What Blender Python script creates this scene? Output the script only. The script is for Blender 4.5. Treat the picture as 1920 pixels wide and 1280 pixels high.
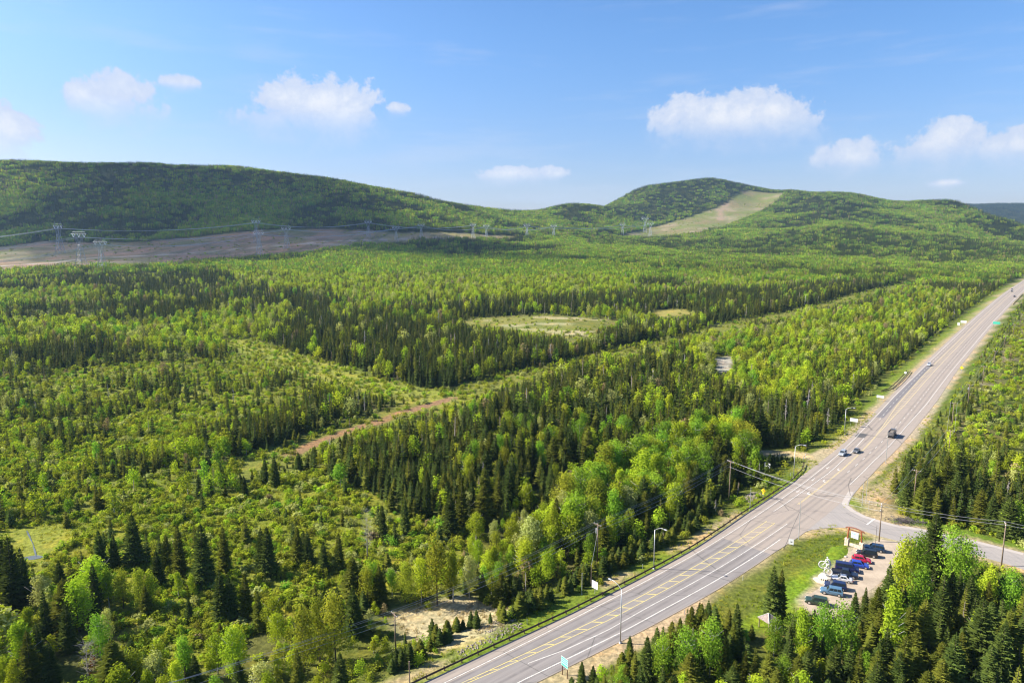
import bpy, math, random
import numpy as np
from mathutils import Vector
random.seed(7); RNG = np.random.default_rng(11)
scene = bpy.context.scene
for o in list(bpy.data.objects): bpy.data.objects.remove(o, do_unlink=True)
COL = scene.collection

# ---- camera: a drone 77 m over the road, looking slightly down ----
EYE = (0.0, 0.0, 77.0)
cam_data = bpy.data.cameras.new('camera'); cam = bpy.data.objects.new('camera', cam_data); COL.objects.link(cam)
cam.location = EYE; cam.rotation_euler = (math.radians(90-8.356), 0, 0)
cam_data.sensor_width = 36.0; cam_data.lens = 24.0; cam_data.clip_start = 1.0; cam_data.clip_end = 60000
scene.camera = cam

# ---- sun and sky ----
SUN_EL = math.radians(37); SUN_AZ = math.atan2(-1.0, 0.10)      # azimuth from +Y towards +X
sun_data = bpy.data.lights.new('sun', 'SUN'); sun = bpy.data.objects.new('sun', sun_data); COL.objects.link(sun)
sun_data.energy = 5.0; sun_data.angle = math.radians(0.55); sun_data.color = (1.0, 0.93, 0.80)
sd = Vector((math.sin(SUN_AZ)*math.cos(SUN_EL), math.cos(SUN_AZ)*math.cos(SUN_EL), math.sin(SUN_EL)))
sun.rotation_euler = (-sd).to_track_quat('-Z', 'Y').to_euler(); sun.location = (-300, 100, 900)

world = bpy.data.worlds.new('World'); scene.world = world; world.use_nodes = True
def N(nt, kind, **kw):
    n = nt.nodes.new(kind)
    for k, v in kw.items():
        if k.startswith('i_'):
            key = k[2:]; key = int(key) if key.isdigit() else key.replace('_', ' ')
            s = n.inputs[key]
            if isinstance(v, bpy.types.NodeSocket): nt.links.new(v, s)
            else: s.default_value = v
        else: setattr(n, k, v)
    return n
def M_(nt, op, a, b=None, c=None, clamp=False):
    n = nt.nodes.new('ShaderNodeMath'); n.operation = op; n.use_clamp = clamp
    for k, v in enumerate((a, b, c)):
        if v is None: continue
        if isinstance(v, bpy.types.NodeSocket): nt.links.new(v, n.inputs[k])
        else: n.inputs[k].default_value = v
    return n.outputs[0]
def mix_rgb(nt, f, a, b, blend='MIX'):
    n = nt.nodes.new('ShaderNodeMix'); n.data_type = 'RGBA'; n.blend_type = blend
    for s, v in ((n.inputs[0], f), (n.inputs[6], a), (n.inputs[7], b)):
        if isinstance(v, bpy.types.NodeSocket): nt.links.new(v, s)
        else: s.default_value = v if not isinstance(v, tuple) or len(v) == 4 else (*v, 1)
    return n.outputs[2]
def map_range(nt, v, a, b, c=0.0, d=1.0, smooth=True):
    n = nt.nodes.new('ShaderNodeMapRange'); n.interpolation_type = 'SMOOTHSTEP' if smooth else 'LINEAR'
    nt.links.new(v, n.inputs[0])
    for k, q in enumerate((a, b, c, d)): n.inputs[k+1].default_value = q
    return n.outputs[0]

def build_sky():
    nt = world.node_tree; nt.nodes.clear()
    sky = N(nt, 'ShaderNodeTexSky', sky_type='NISHITA', sun_disc=False, sun_elevation=SUN_EL, sun_rotation=SUN_AZ,
            altitude=300.0, air_density=1.0, dust_density=1.3, ozone_density=2.2)
    tc = N(nt, 'ShaderNodeTexCoord'); d = tc.outputs['Generated']
    sp = N(nt, 'ShaderNodeSeparateXYZ', i_0=d)
    az = M_(nt, 'ARCTAN2', sp.outputs[0], sp.outputs[1]); el = M_(nt, 'ARCSINE', sp.outputs[2])
    # cumulus: (azimuth, elevation of the base, half width, height) in degrees; they ring the whole horizon
    clouds = [(-37.2, 4.2, 3.8, 5.0), (-29.1, 7.8, 3.4, 3.8), (-25.0, 10.6, 1.5, 1.2), (-15.6, 7.6, 6.2, 4.6), (-9.1, 9.7, 1.3, 1.1),
              (0.7, 4.6, 4.0, 1.5), (17.5, 7.0, 6.4, 4.2), (25.8, 4.8, 2.6, 2.4), (31.3, 4.8, 3.6, 3.2), (35.5, 4.8, 3.0, 2.6), (31.9, 3.6, 1.2, 0.7)]
    rnd = random.Random(5); a = 58.0
    while a < 360-62:
        clouds.append((a, rnd.uniform(4, 10), rnd.uniform(3, 7), rnd.uniform(1.5, 4))); a += rnd.uniform(18, 30)
    nz = N(nt, 'ShaderNodeTexNoise', noise_dimensions='3D', i_Vector=d, i_Scale=20.0, i_Detail=9.0, i_Roughness=0.66, i_Distortion=0.15)
    nv = M_(nt, 'SUBTRACT', nz.outputs[0], 0.5)
    ae = N(nt, 'ShaderNodeCombineXYZ', i_0=az, i_1=el)
    best = low = None
    for (ca, ce, hw, hh) in clouds:
        ca, ce, hw, hh = [math.radians(v) for v in (ca, ce, hw, hh)]
        if ca > math.pi: ca -= 2*math.pi
        rv_ = hh*.58; cv = ce+hh*.52
        for shift in (0, 1):
            cc = cv-(rv_*.55 if shift else 0)
            q = N(nt, 'ShaderNodeVectorMath', operation='MULTIPLY_ADD', i_0=ae.outputs[0], i_1=(1/hw, 1/rv_, 0.0), i_2=(-ca/hw, -cc/rv_, 0.0))
            f = N(nt, 'ShaderNodeVectorMath', operation='DOT_PRODUCT', i_0=q.outputs[0], i_1=q.outputs[0]).outputs['Value']
            if shift: low = f if low is None else M_(nt, 'MINIMUM', low, f)
            else: best = f if best is None else M_(nt, 'MINIMUM', best, f)
    dens = M_(nt, 'ADD', M_(nt, 'MAXIMUM', M_(nt, 'SUBTRACT', 1.0, best), -1.6), M_(nt, 'MULTIPLY', nv, 4.0))
    fluffy = map_range(nt, dens, 0.0, 0.42); soft = map_range(nt, dens, -0.7, 1.4)
    # crisp, bright tops; the undersides thin away into the air
    topk = map_range(nt, M_(nt, 'SUBTRACT', low, best), -0.45, 0.5)
    mixn = N(nt, 'ShaderNodeMix', data_type='FLOAT'); nt.links.new(topk, mixn.inputs[0])
    nt.links.new(M_(nt, 'MULTIPLY', soft, 0.5), mixn.inputs[2]); nt.links.new(fluffy, mixn.inputs[3]); cover = mixn.outputs[0]
    cover = M_(nt, 'MULTIPLY', cover, 0.88)
    # faint high streaks
    mp = N(nt, 'ShaderNodeMapping', i_Vector=d, i_Scale=(2.0, 2.0, 16.0))
    st = N(nt, 'ShaderNodeTexNoise', i_Vector=mp.outputs[0], i_Scale=2.2, i_Detail=4.0, i_Roughness=0.6)
    streak = M_(nt, 'MULTIPLY', map_range(nt, st.outputs[0], 0.50, 0.75), 0.22)
    cover = M_(nt, 'MAXIMUM', cover, streak)
    cover = M_(nt, 'MULTIPLY', cover, map_range(nt, el, 0.0, 0.05))
    shade = map_range(nt, M_(nt, 'ADD', dens, M_(nt, 'MULTIPLY', nv, 1.5)), 0.2, 1.9)
    shade = M_(nt, 'MULTIPLY', shade, map_range(nt, M_(nt, 'SUBTRACT', low, best), -0.5, 0.6, 0.25, 1.0))
    tint = mix_rgb(nt, shade, (3.05, 3.35, 4.05), (4.35, 4.3, 4.35))
    skyc = N(nt, 'ShaderNodeHueSaturation', i_Hue=0.503, i_Saturation=SKY_SAT, i_Value=1.0, i_Color=sky.outputs[0])
    horizon_grade = mix_rgb(nt, map_range(nt, el, -0.02, 0.30), (.68, .585, .685), (.80, .85, .92))      # haze dimming graded into the sky colour, darker and less green towards the horizon
    graded = mix_rgb(nt, 1.0, skyc.outputs[0], horizon_grade, 'MULTIPLY')
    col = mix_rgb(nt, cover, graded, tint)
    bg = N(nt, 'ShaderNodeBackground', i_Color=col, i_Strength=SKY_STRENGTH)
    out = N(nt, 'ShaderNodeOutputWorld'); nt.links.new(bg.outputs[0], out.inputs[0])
SKY_STRENGTH = 0.088; SKY_SAT = 1.24; HAZE = 4.4e-5
build_sky()

vs = scene.view_settings; vs.view_transform = 'Standard'; vs.look = 'None'; vs.exposure = 1.35; vs.gamma = 1.0; vs.use_curve_mapping = False
cy = scene.cycles
cy.max_bounces = 4; cy.diffuse_bounces = 3; cy.glossy_bounces = 2; cy.transmission_bounces = 4; cy.transparent_max_bounces = 6; cy.volume_bounces = 0
cy.use_denoising = True; cy.filter_width = 1.15; cy.sample_clamp_indirect = 6.0; cy.caustics_reflective = False; cy.caustics_refractive = False
# ---- site survey: positions in metres, camera stands over the origin ----
GX0, GY0, GS = -3840, -480, 120
GRID = np.array([int(v) for v in (
"-3 -3 -3 -3 -3 -3 -3 -3 -3 -3 -3 -3 -3 -3 -3 -3 -3 -3 -3 -3 -3 -3 -3 -3 -3 -3 -3 -3 -3 -3 -3 -3 -3 -3 -3 -3 -3 -3 -3 -3 -3 -3 -3 -3 -3 -3 -3 -3 -3 -3 -3 -3 -3 -3 -3 -3 -3 -3 -3 -3 -3 -3 -3 -3 -3 -3 -3 "
"-3 -3 -3 -3 -3 -3 -3 -3 -3 -3 -3 -3 -3 -3 -3 -3 -3 -3 -3 -3 -3 -3 -3 -3 -3 -3 -3 -3 -3 -3 -3 -3 -3 -3 -3 -3 -3 -3 -3 -3 -3 -3 -3 -3 -3 -3 -3 -3 -3 -3 -3 -3 -3 -3 -3 -3 -3 -3 -3 -3 -3 -3 -3 -3 -3 -3 -3 "
"-3 -3 -3 -3 -3 -3 -3 -3 -3 -3 -3 -3 -3 -3 -3 -3 -3 -3 -3 -3 -3 -3 -3 -3 -3 -3 -3 -3 -3 -3 -3 -3 -3 -3 -3 -3 -3 -3 -3 -3 -3 -3 -3 -3 -3 -3 -3 -3 -3 -3 -3 -3 -3 -3 -3 -3 -3 -3 -3 -3 -3 -3 -3 -3 -3 -3 -3 "
"-3 -3 -3 -3 -3 -3 -3 -3 -3 -3 -3 -3 -3 -3 -3 -3 -3 -3 -3 -3 -3 -3 -3 -3 -3 -3 -3 -3 -3 -3 -3 -3 -3 -3 -3 -3 -3 -3 -3 -3 -3 -3 -3 -3 -3 -3 -3 -3 -3 -3 -3 -3 -3 -3 -3 -3 -3 -3 -3 -3 -3 -3 -3 -3 -3 -3 -3 "
"-3 -3 -3 -3 -3 -3 -3 -3 -3 -3 -3 -3 -3 -3 -3 -3 -3 -3 -3 -3 -3 -3 -3 -3 -3 -3 -3 -3 -3 -3 -3 -3 -3 -3 -3 -3 -3 -3 -3 -3 -3 -3 -3 -3 -3 -3 -3 -3 -3 -3 -3 -3 -3 -3 -3 -3 -3 -3 -3 -3 -3 -3 -3 -3 -3 -3 -3 "
"-3 -3 -3 -3 -3 -3 -3 -3 -3 -3 -3 -3 -3 -3 -3 -3 -3 -3 -3 -3 -3 -3 -3 -3 -3 -3 -3 -3 -3 -3 -3 -3 -3 -3 -3 -3 -3 -3 -3 -3 -3 -3 -3 -3 -3 -3 -3 -3 -3 -3 -3 -3 -3 -3 -3 -3 -3 -3 -3 -3 -3 -3 -3 -3 -3 -3 -3 "
"-3 -2 -2 -2 -2 -2 -2 -2 -2 -2 -2 -2 -2 -2 -2 -2 -2 -2 -2 -2 -2 -2 -2 -2 -2 -2 -2 -2 -2 -2 -2 -2 -2 -2 -2 -2 -2 -2 -2 -2 -2 -2 -2 -2 -2 -2 -2 -2 -2 -2 -2 -2 -2 -2 -2 -2 -2 -2 -2 -2 -2 -2 -2 -2 -2 -2 -3 "
"0 0 0 0 0 0 0 0 0 0 0 0 0 0 0 0 0 0 0 0 0 0 0 0 0 0 0 0 0 0 0 0 0 0 -1 -1 -1 -1 -1 -1 -1 -1 -1 -1 -1 -1 -1 -1 -1 -1 -1 -1 -1 -1 -1 -1 -1 -1 -1 -1 -1 -1 -1 -1 -1 -1 -1 "
"4 4 4 4 4 4 4 4 4 4 4 4 4 4 4 4 4 4 4 4 4 4 4 4 4 4 4 4 4 4 4 4 4 3 2 1 1 1 1 1 1 1 1 1 1 1 1 1 1 1 1 1 1 1 1 1 1 1 1 1 1 1 1 1 1 1 1 "
"8 8 8 8 8 8 8 8 8 8 8 8 8 8 8 8 8 8 8 8 8 8 8 8 8 8 8 8 8 8 8 8 8 6 5 4 3 3 3 3 3 3 3 3 3 3 3 3 3 3 3 3 3 3 3 3 3 3 3 3 3 3 3 3 3 3 3 "
"12 12 12 12 12 12 12 12 12 12 12 12 12 12 12 12 12 12 12 12 12 12 12 12 12 12 12 12 12 12 12 12 12 10 8 7 6 6 6 6 6 6 6 6 6 6 6 6 6 6 6 6 6 6 6 6 6 6 6 6 6 6 6 6 6 6 6 "
"17 17 17 17 17 17 17 17 17 17 17 17 17 17 17 17 17 17 17 17 17 17 17 17 17 17 17 17 17 17 17 16 16 14 12 10 9 8 8 8 8 8 8 8 8 8 8 8 8 8 8 8 8 8 8 8 8 8 8 8 8 8 8 8 8 8 8 "
"23 23 23 23 23 23 23 23 23 23 23 23 23 23 23 23 23 23 23 23 23 23 23 23 24 24 24 24 25 23 22 20 19 18 15 14 12 11 10 10 9 9 9 9 9 9 9 9 9 9 9 9 9 9 9 9 9 9 9 9 9 9 9 9 9 9 9 "
"28 28 28 28 28 28 28 28 28 28 28 28 28 28 28 28 28 28 28 28 28 28 29 30 30 30 31 32 31 30 28 25 23 22 19 18 17 15 13 12 11 11 11 11 11 11 11 11 11 11 11 11 11 11 11 11 11 11 11 11 11 11 11 11 11 11 11 "
"30 31 31 31 31 31 31 31 31 31 31 31 31 31 31 31 31 31 31 31 31 31 31 32 32 33 34 35 36 36 34 30 28 26 23 22 22 20 17 14 14 13 12 12 12 12 12 12 12 12 12 12 12 12 12 12 12 12 12 12 12 12 12 12 12 12 12 "
"34 34 34 34 34 34 34 34 34 34 34 34 34 34 34 34 34 34 34 34 34 35 35 36 36 37 39 40 42 44 40 36 34 32 29 27 26 27 23 19 16 15 14 13 13 13 13 13 13 13 13 13 13 13 13 13 13 13 13 13 13 13 13 13 13 13 13 "
"47 47 47 47 47 47 47 47 47 47 47 47 47 47 47 47 47 47 47 48 48 48 48 48 49 49 50 51 52 54 48 44 41 39 36 33 32 33 33 27 22 17 16 14 14 14 14 14 14 14 14 14 14 14 14 14 14 14 14 14 14 14 14 14 14 14 14 "
"67 67 67 67 67 67 67 67 67 67 67 67 67 67 67 67 67 67 67 67 67 66 66 66 67 68 69 71 69 65 58 53 49 47 44 41 38 39 43 37 33 26 20 18 16 16 16 16 16 16 16 16 16 16 16 16 16 16 16 16 16 16 16 16 16 16 16 "
"90 90 90 90 90 90 90 90 90 90 90 90 90 90 90 90 90 90 90 90 90 89 90 90 91 91 95 96 88 80 71 65 58 56 52 49 45 46 51 53 47 42 33 27 24 21 21 21 21 21 21 21 21 21 21 21 21 21 21 21 21 21 21 21 21 21 21 "
"124 124 124 124 124 124 124 124 124 124 124 124 124 124 124 124 125 125 126 126 127 127 127 127 127 128 128 121 110 100 91 80 69 66 62 57 55 54 58 68 63 60 53 43 37 32 28 28 28 28 28 28 28 28 28 28 28 28 28 28 28 28 28 28 28 28 28 "
"162 162 162 162 162 162 162 162 162 162 162 162 162 162 163 164 166 167 168 169 170 171 171 172 172 168 163 150 137 126 115 98 82 79 73 66 64 64 67 76 82 77 76 65 53 47 42 36 36 36 36 36 36 36 36 36 36 36 36 36 36 36 36 36 36 36 36 "
"198 198 198 198 198 198 198 198 198 198 198 198 198 200 202 204 207 209 211 213 213 214 215 216 212 205 196 183 169 153 136 117 98 93 87 76 74 74 77 84 100 94 93 90 77 64 58 51 45 45 45 45 45 45 45 45 45 45 45 45 45 45 45 45 45 45 45 "
"242 242 242 242 242 242 242 242 242 242 242 242 245 248 252 256 259 262 265 266 267 267 267 267 258 249 234 218 200 179 159 138 118 111 103 87 82 86 90 94 111 117 111 114 109 95 80 73 66 59 59 59 59 59 59 59 59 59 59 59 59 59 59 59 59 59 59 "
"281 281 281 281 281 281 281 281 281 281 281 286 291 296 301 306 309 313 315 315 315 315 315 310 302 293 274 256 234 210 187 163 139 131 123 100 89 97 104 110 121 143 132 134 139 131 110 95 87 80 74 74 74 74 74 74 74 74 74 74 74 74 74 74 74 74 74 "
"298 298 298 298 298 298 298 298 298 298 304 310 315 321 326 330 334 337 337 336 336 336 335 328 322 309 290 272 249 226 204 182 160 153 145 116 95 108 120 127 134 156 160 152 158 159 149 112 100 93 86 81 81 81 81 81 81 81 81 81 81 81 81 81 81 81 81 "
"290 290 290 290 290 290 290 290 291 296 302 307 312 318 321 325 329 329 328 328 328 327 324 318 312 294 277 258 236 214 200 190 180 177 173 140 103 119 135 144 152 168 188 174 178 190 174 143 96 89 82 75 70 70 70 70 70 70 70 70 70 70 70 70 70 70 70 "
"274 274 274 274 274 274 274 276 281 286 291 297 301 305 309 312 313 313 313 312 312 311 305 299 290 273 256 237 217 196 189 187 184 193 202 175 135 139 152 162 170 181 206 208 197 209 215 166 116 80 73 67 60 56 56 56 56 56 56 56 56 56 56 56 56 56 56 "
"256 256 256 256 256 256 259 263 268 273 278 282 285 289 292 294 293 293 293 293 292 289 284 278 266 250 235 217 198 179 176 174 172 194 216 206 178 171 175 180 188 202 224 244 226 220 221 195 138 94 72 67 61 56 52 52 52 52 52 52 52 52 52 52 52 52 52 "
"233 233 233 233 233 236 240 244 248 252 256 259 262 265 267 267 266 266 266 266 265 260 256 250 237 224 210 194 178 162 160 159 158 184 210 218 211 207 204 202 208 223 243 262 254 232 221 210 164 113 77 66 61 56 52 49 49 49 49 49 49 49 49 49 49 49 49 "
"208 208 208 208 211 214 218 221 224 228 230 233 235 237 237 237 237 237 236 236 234 230 226 219 208 197 185 171 157 146 146 145 145 169 193 215 233 245 238 232 231 241 266 274 274 241 219 205 184 135 94 64 60 57 53 49 47 47 47 47 47 47 47 47 47 47 47 "
"185 185 185 188 191 194 196 199 202 204 206 208 210 210 210 210 210 210 210 209 206 203 199 191 182 173 163 151 140 132 132 132 132 155 177 207 250 289 284 279 271 261 282 286 275 246 211 197 183 152 109 79 60 57 53 50 47 45 45 45 45 45 45 45 45 45 45 "
"169 169 171 174 176 178 181 183 185 187 188 190 191 191 191 190 190 190 190 188 186 183 179 171 163 156 146 137 127 121 121 121 120 140 161 190 251 312 323 328 329 307 302 304 277 248 214 189 174 159 124 89 68 57 54 51 48 46 44 44 44 44 44 44 44 44 44 "
"161 163 166 168 170 172 174 176 177 179 181 182 182 181 181 181 181 181 180 178 175 173 168 161 154 146 138 129 120 115 113 112 110 127 144 168 235 301 333 350 366 348 325 311 282 247 213 179 165 151 132 104 80 63 57 54 51 48 46 45 45 45 45 45 45 45 45 "
"157 159 161 163 165 167 169 170 172 173 175 175 174 174 174 174 174 174 172 170 168 166 159 152 146 139 131 123 114 110 108 105 103 117 130 145 211 276 319 339 359 358 339 312 281 243 206 176 154 143 132 114 94 77 62 60 57 55 52 49 49 49 49 49 48 48 48 "
"154 155 157 159 161 163 164 165 167 168 168 168 168 168 168 168 167 167 165 163 161 157 151 145 139 132 124 117 109 106 103 101 99 109 120 130 188 250 298 318 339 350 333 309 280 239 198 170 144 136 130 123 107 91 79 69 66 64 61 59 56 56 56 56 56 55 55 "
"150 152 154 155 157 158 159 161 162 162 162 162 162 162 162 162 162 160 158 156 154 150 144 138 133 126 119 112 105 102 100 97 95 104 113 122 168 222 272 293 314 335 322 303 271 235 196 162 143 130 128 126 120 107 95 84 78 75 73 71 69 66 66 66 66 66 65 "
"147 148 150 152 153 154 155 156 157 157 157 157 157 156 156 156 156 154 152 150 148 143 137 132 127 120 113 107 100 98 96 94 91 99 108 116 150 195 240 262 282 302 302 290 260 227 194 161 144 131 129 130 130 122 112 102 93 90 88 86 83 81 79 79 79 79 78 "
"144 145 147 148 149 150 151 152 152 152 152 152 152 151 151 151 150 148 147 145 141 136 131 127 121 115 109 103 97 95 93 90 88 96 103 110 135 171 207 230 248 266 274 266 245 215 190 168 149 138 131 134 136 137 129 121 113 106 104 102 100 98 97 95 94 94 94 "
"141 142 143 144 145 146 147 147 147 147 147 147 147 147 147 146 145 143 142 140 136 131 126 121 116 110 104 99 94 92 90 87 85 92 99 105 123 152 181 202 217 232 245 239 228 202 180 168 155 145 136 137 142 147 146 140 133 127 121 120 118 117 115 114 112 112 111 "
"138 139 140 141 142 143 143 143 143 143 143 143 143 143 143 141 140 138 137 135 130 126 121 117 112 106 101 95 91 89 87 85 82 89 95 101 114 139 163 182 194 205 216 214 208 191 172 164 158 151 144 140 148 155 162 158 153 148 143 139 138 137 135 134 133 131 131 "
"135 136 137 138 139 139 139 139 139 139 139 139 139 139 138 137 136 134 133 129 125 121 117 113 107 102 97 92 88 86 84 82 80 86 91 97 108 129 151 171 180 189 198 199 192 182 168 160 158 155 151 147 152 161 171 177 173 169 165 160 158 157 156 155 154 153 152 "
"133 133 134 135 136 136 136 136 136 135 135 135 135 135 134 133 131 130 129 125 121 117 113 108 104 99 94 89 86 84 82 80 78 83 88 93 101 121 141 160 169 177 185 191 184 176 164 153 154 155 155 154 155 166 178 190 192 189 186 183 179 178 177 176 176 175 174 "
"130 131 132 132 133 132 132 132 132 132 132 132 132 132 130 129 128 126 124 120 117 113 109 105 100 95 91 86 83 81 79 77 75 80 85 90 96 114 132 149 159 166 174 181 176 170 160 149 149 153 157 159 161 170 184 198 212 210 207 205 202 199 199 198 198 197 196 "
"128 128 129 130 129 129 129 129 129 129 129 129 129 128 127 126 124 123 120 116 113 109 106 101 97 92 88 83 81 79 77 75 73 78 82 87 91 107 124 140 150 157 164 170 169 163 156 146 141 148 154 160 166 172 188 204 220 230 228 226 224 222 220 220 220 219 219 "
"125 126 127 127 127 127 126 126 126 126 126 126 126 125 123 122 121 120 116 113 109 106 102 98 94 90 85 81 79 77 75 73 71 76 80 84 88 102 116 131 142 148 154 161 163 157 151 143 134 141 150 159 168 177 190 208 226 244 248 247 245 244 242 241 241 241 241 "
"123 124 124 124 124 124 124 124 124 124 123 123 123 121 120 119 118 116 112 109 106 103 99 95 91 87 83 79 77 75 74 72 70 74 78 82 85 97 110 123 135 141 146 152 157 152 146 139 132 133 144 155 167 179 191 210 230 250 268 267 266 264 263 262 262 262 262 "
"121 121 121 121 121 121 121 121 121 121 121 121 120 118 117 116 115 112 109 106 103 100 96 92 88 84 81 77 75 74 72 70 68 72 75 79 83 92 105 117 129 134 139 144 149 147 141 135 129 124 137 149 162 177 192 210 232 253 275 286 285 284 283 282 281 282 282 "
"119 119 119 119 119 119 119 119 119 118 118 118 117 116 115 113 112 109 106 103 100 97 93 89 86 82 78 75 74 72 70 68 66 70 73 77 80 88 100 111 122 128 132 137 142 142 137 132 126 120 128 142 157 173 191 209 231 254 277 300 303 303 302 301 300 300 300 "
"117 116 116 116 116 116 116 116 116 116 116 115 114 113 112 111 109 106 103 100 97 94 90 87 83 80 76 74 72 70 68 67 65 68 71 75 78 85 95 105 116 122 126 131 135 138 133 128 123 118 118 134 150 166 186 207 229 253 277 301 321 320 319 318 318 317 317 "
"114 114 114 114 114 114 114 114 114 114 113 112 111 110 109 108 105 103 100 97 94 91 88 84 81 78 74 72 70 69 67 65 63 67 70 73 76 81 91 100 110 117 121 125 129 133 129 125 120 115 110 125 142 159 179 202 224 249 274 300 325 335 334 334 333 333 332 "
"112 112 112 111 111 111 111 111 111 111 110 109 108 107 106 105 102 99 97 94 92 88 85 82 79 75 72 70 68 67 65 64 62 65 68 71 74 78 87 96 105 112 116 119 123 127 126 121 117 113 108 115 133 151 170 194 218 243 269 295 321 347 348 347 347 346 346 "
"109 109 109 109 109 109 109 109 109 108 107 106 105 105 104 101 99 96 94 91 89 86 83 79 76 73 70 68 67 65 64 62 60 63 66 69 71 75 83 92 100 108 111 115 118 121 123 118 114 110 106 104 123 142 161 184 210 235 262 288 315 341 359 359 358 357 357 "
"107 106 106 106 106 106 106 106 106 105 104 103 103 102 101 98 96 93 91 88 86 83 80 77 74 71 68 67 65 64 62 60 59 62 64 67 69 72 80 88 95 103 107 110 113 116 120 116 112 108 104 100 112 132 152 173 199 226 252 279 306 333 359 367 367 366 365 "
"104 104 104 104 104 104 104 103 103 102 101 100 100 99 97 95 93 90 88 86 83 80 77 74 72 69 66 65 63 62 60 59 57 60 62 65 67 70 77 84 91 98 103 106 109 112 115 113 109 105 102 98 101 122 142 162 187 214 241 267 294 321 348 373 372 371 371 "
"101 101 101 101 101 101 101 100 100 99 98 97 97 96 94 91 89 87 85 83 80 77 75 72 69 66 64 63 61 60 59 57 56 58 60 63 65 67 74 80 87 94 99 102 104 107 110 110 106 103 99 96 93 111 132 152 175 201 228 254 280 307 333 360 375 374 373 "
"98 98 98 98 98 98 98 97 96 96 95 94 94 92 90 88 86 84 82 80 77 75 72 69 67 64 62 61 59 58 57 55 54 56 58 61 63 65 71 77 83 90 95 98 100 103 106 108 104 100 97 94 91 99 120 141 162 187 213 239 264 290 316 342 367 372 372 "
"95 95 95 95 95 95 95 94 93 93 92 91 91 89 87 85 83 81 79 77 74 72 69 67 65 62 60 59 58 56 55 54 52 55 57 59 61 63 68 74 80 86 91 94 96 99 101 104 102 98 95 92 89 88 109 129 150 172 197 222 247 272 296 321 346 367 366 "
"92 92 92 92 92 92 92 91 90 90 89 88 88 86 84 82 80 78 76 74 72 69 67 65 62 60 58 57 56 55 53 52 51 53 55 57 59 61 65 71 77 82 88 91 93 95 98 100 100 96 93 90 88 85 97 117 137 157 180 204 228 252 275 299 323 347 358 "
"90 90 90 90 90 89 89 88 88 87 86 86 85 83 81 79 77 75 74 72 69 67 65 62 60 58 57 55 54 53 52 51 50 51 53 55 57 59 63 68 74 79 84 87 90 92 94 97 98 95 92 89 86 84 87 105 124 143 163 186 208 231 254 276 299 321 344 "
"87 87 87 87 87 87 86 85 85 84 84 83 82 80 78 76 75 73 71 69 67 65 63 60 58 56 55 54 53 52 50 49 48 50 52 54 55 57 60 65 71 76 81 85 87 89 91 93 95 93 90 87 85 82 80 94 112 129 147 168 189 210 231 253 274 295 316 "
"85 85 85 85 85 84 83 83 82 82 81 80 79 77 75 74 72 70 69 67 65 62 60 58 56 54 53 52 51 50 49 48 47 49 50 52 54 55 58 63 68 73 78 82 84 86 88 90 92 91 88 86 83 81 79 84 100 116 132 150 170 190 209 229 249 269 289 "
"82 82 82 82 82 81 81 80 80 79 79 77 76 74 73 71 69 68 66 64 62 60 58 56 54 53 52 51 50 49 48 47 45 47 49 50 52 54 56 61 65 70 75 79 81 83 85 87 89 89 87 84 82 79 77 76 90 104 118 133 151 170 188 206 225 243 262 "
"80 80 80 80 79 79 78 78 77 77 76 75 73 72 70 69 67 66 64 62 60 58 56 54 53 51 50 49 48 47 46 45 44 46 47 49 51 52 54 58 63 68 72 77 79 80 82 84 86 88 85 83 80 78 76 74 81 94 106 119 134 151 168 185 202 219 236 "
"78 78 78 77 77 76 76 75 75 74 73 72 70 69 68 66 65 63 61 60 58 56 54 53 51 49 48 48 47 46 45 44 43 44 46 47 49 50 52 56 61 65 69 74 76 78 80 81 83 85 84 81 79 77 75 73 74 84 95 106 117 133 148 164 180 195 211 "
"75 75 75 75 74 74 73 73 72 72 71 69 68 66 65 64 62 61 59 57 56 54 52 51 49 48 47 46 45 44 43 42 42 43 44 46 47 49 50 54 58 62 67 71 73 75 77 79 80 82 82 80 77 75 73 71 69 77 86 95 104 116 131 145 159 173 188 "
"73 73 72 72 72 71 71 70 70 69 68 67 65 64 63 61 60 59 57 55 54 52 50 49 47 46 45 44 44 43 42 41 40 42 43 44 46 47 49 52 56 60 64 68 71 73 74 76 78 79 80 78 76 74 72 70 68 70 78 86 93 101 114 127 140 153 166 "
"70 70 70 69 69 69 68 68 67 66 65 64 63 61 60 59 58 56 55 53 52 50 49 47 45 45 44 43 42 41 41 40 39 40 42 43 44 46 47 50 54 57 61 65 68 70 72 73 75 76 78 76 74 72 70 68 67 65 71 78 84 90 100 112 123 135 147 "
"68 68 67 67 66 66 66 65 65 64 62 61 60 59 58 57 55 54 52 51 50 48 47 45 44 43 42 41 41 40 39 38 38 39 40 41 43 44 45 48 51 55 59 62 66 67 69 70 72 73 75 74 72 70 68 67 65 63 66 71 76 81 87 98 109 119 130 "
).split()], float).reshape(68, 67)
ROAD = [(-70.0,60.0),(-48.35,76.03),(-24.9,93.5),(-15.77,100.59),(-10.5,105.0),(-3.31,110.98),(3.8,117.0),(10.91,123.06),(17.6,128.8),(23.16,133.58),(28.5,138.2),(34.33,143.29),(40.5,148.8),(47.01,154.76),(54.2,161.6),(62.09,169.37),(71.7,179.2),(84.68,192.84),(99.2,208.5),(114.21,225.28),(129.0,242.3),(141.06,256.64),(154.7,273.5),(174.66,298.76),(197.2,327.5),(219.37,355.84),(243.6,386.6),(269.14,418.56),(302.6,460.0),(349.84,518.34),(412.4,595.0),(499.88,701.12),(594.0,815.0),(677.91,916.44),(757.0,1012.0),(826.19,1095.69),(900.0,1185.0),(1008.94,1316.81),(1100.0,1427.0)]
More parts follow.
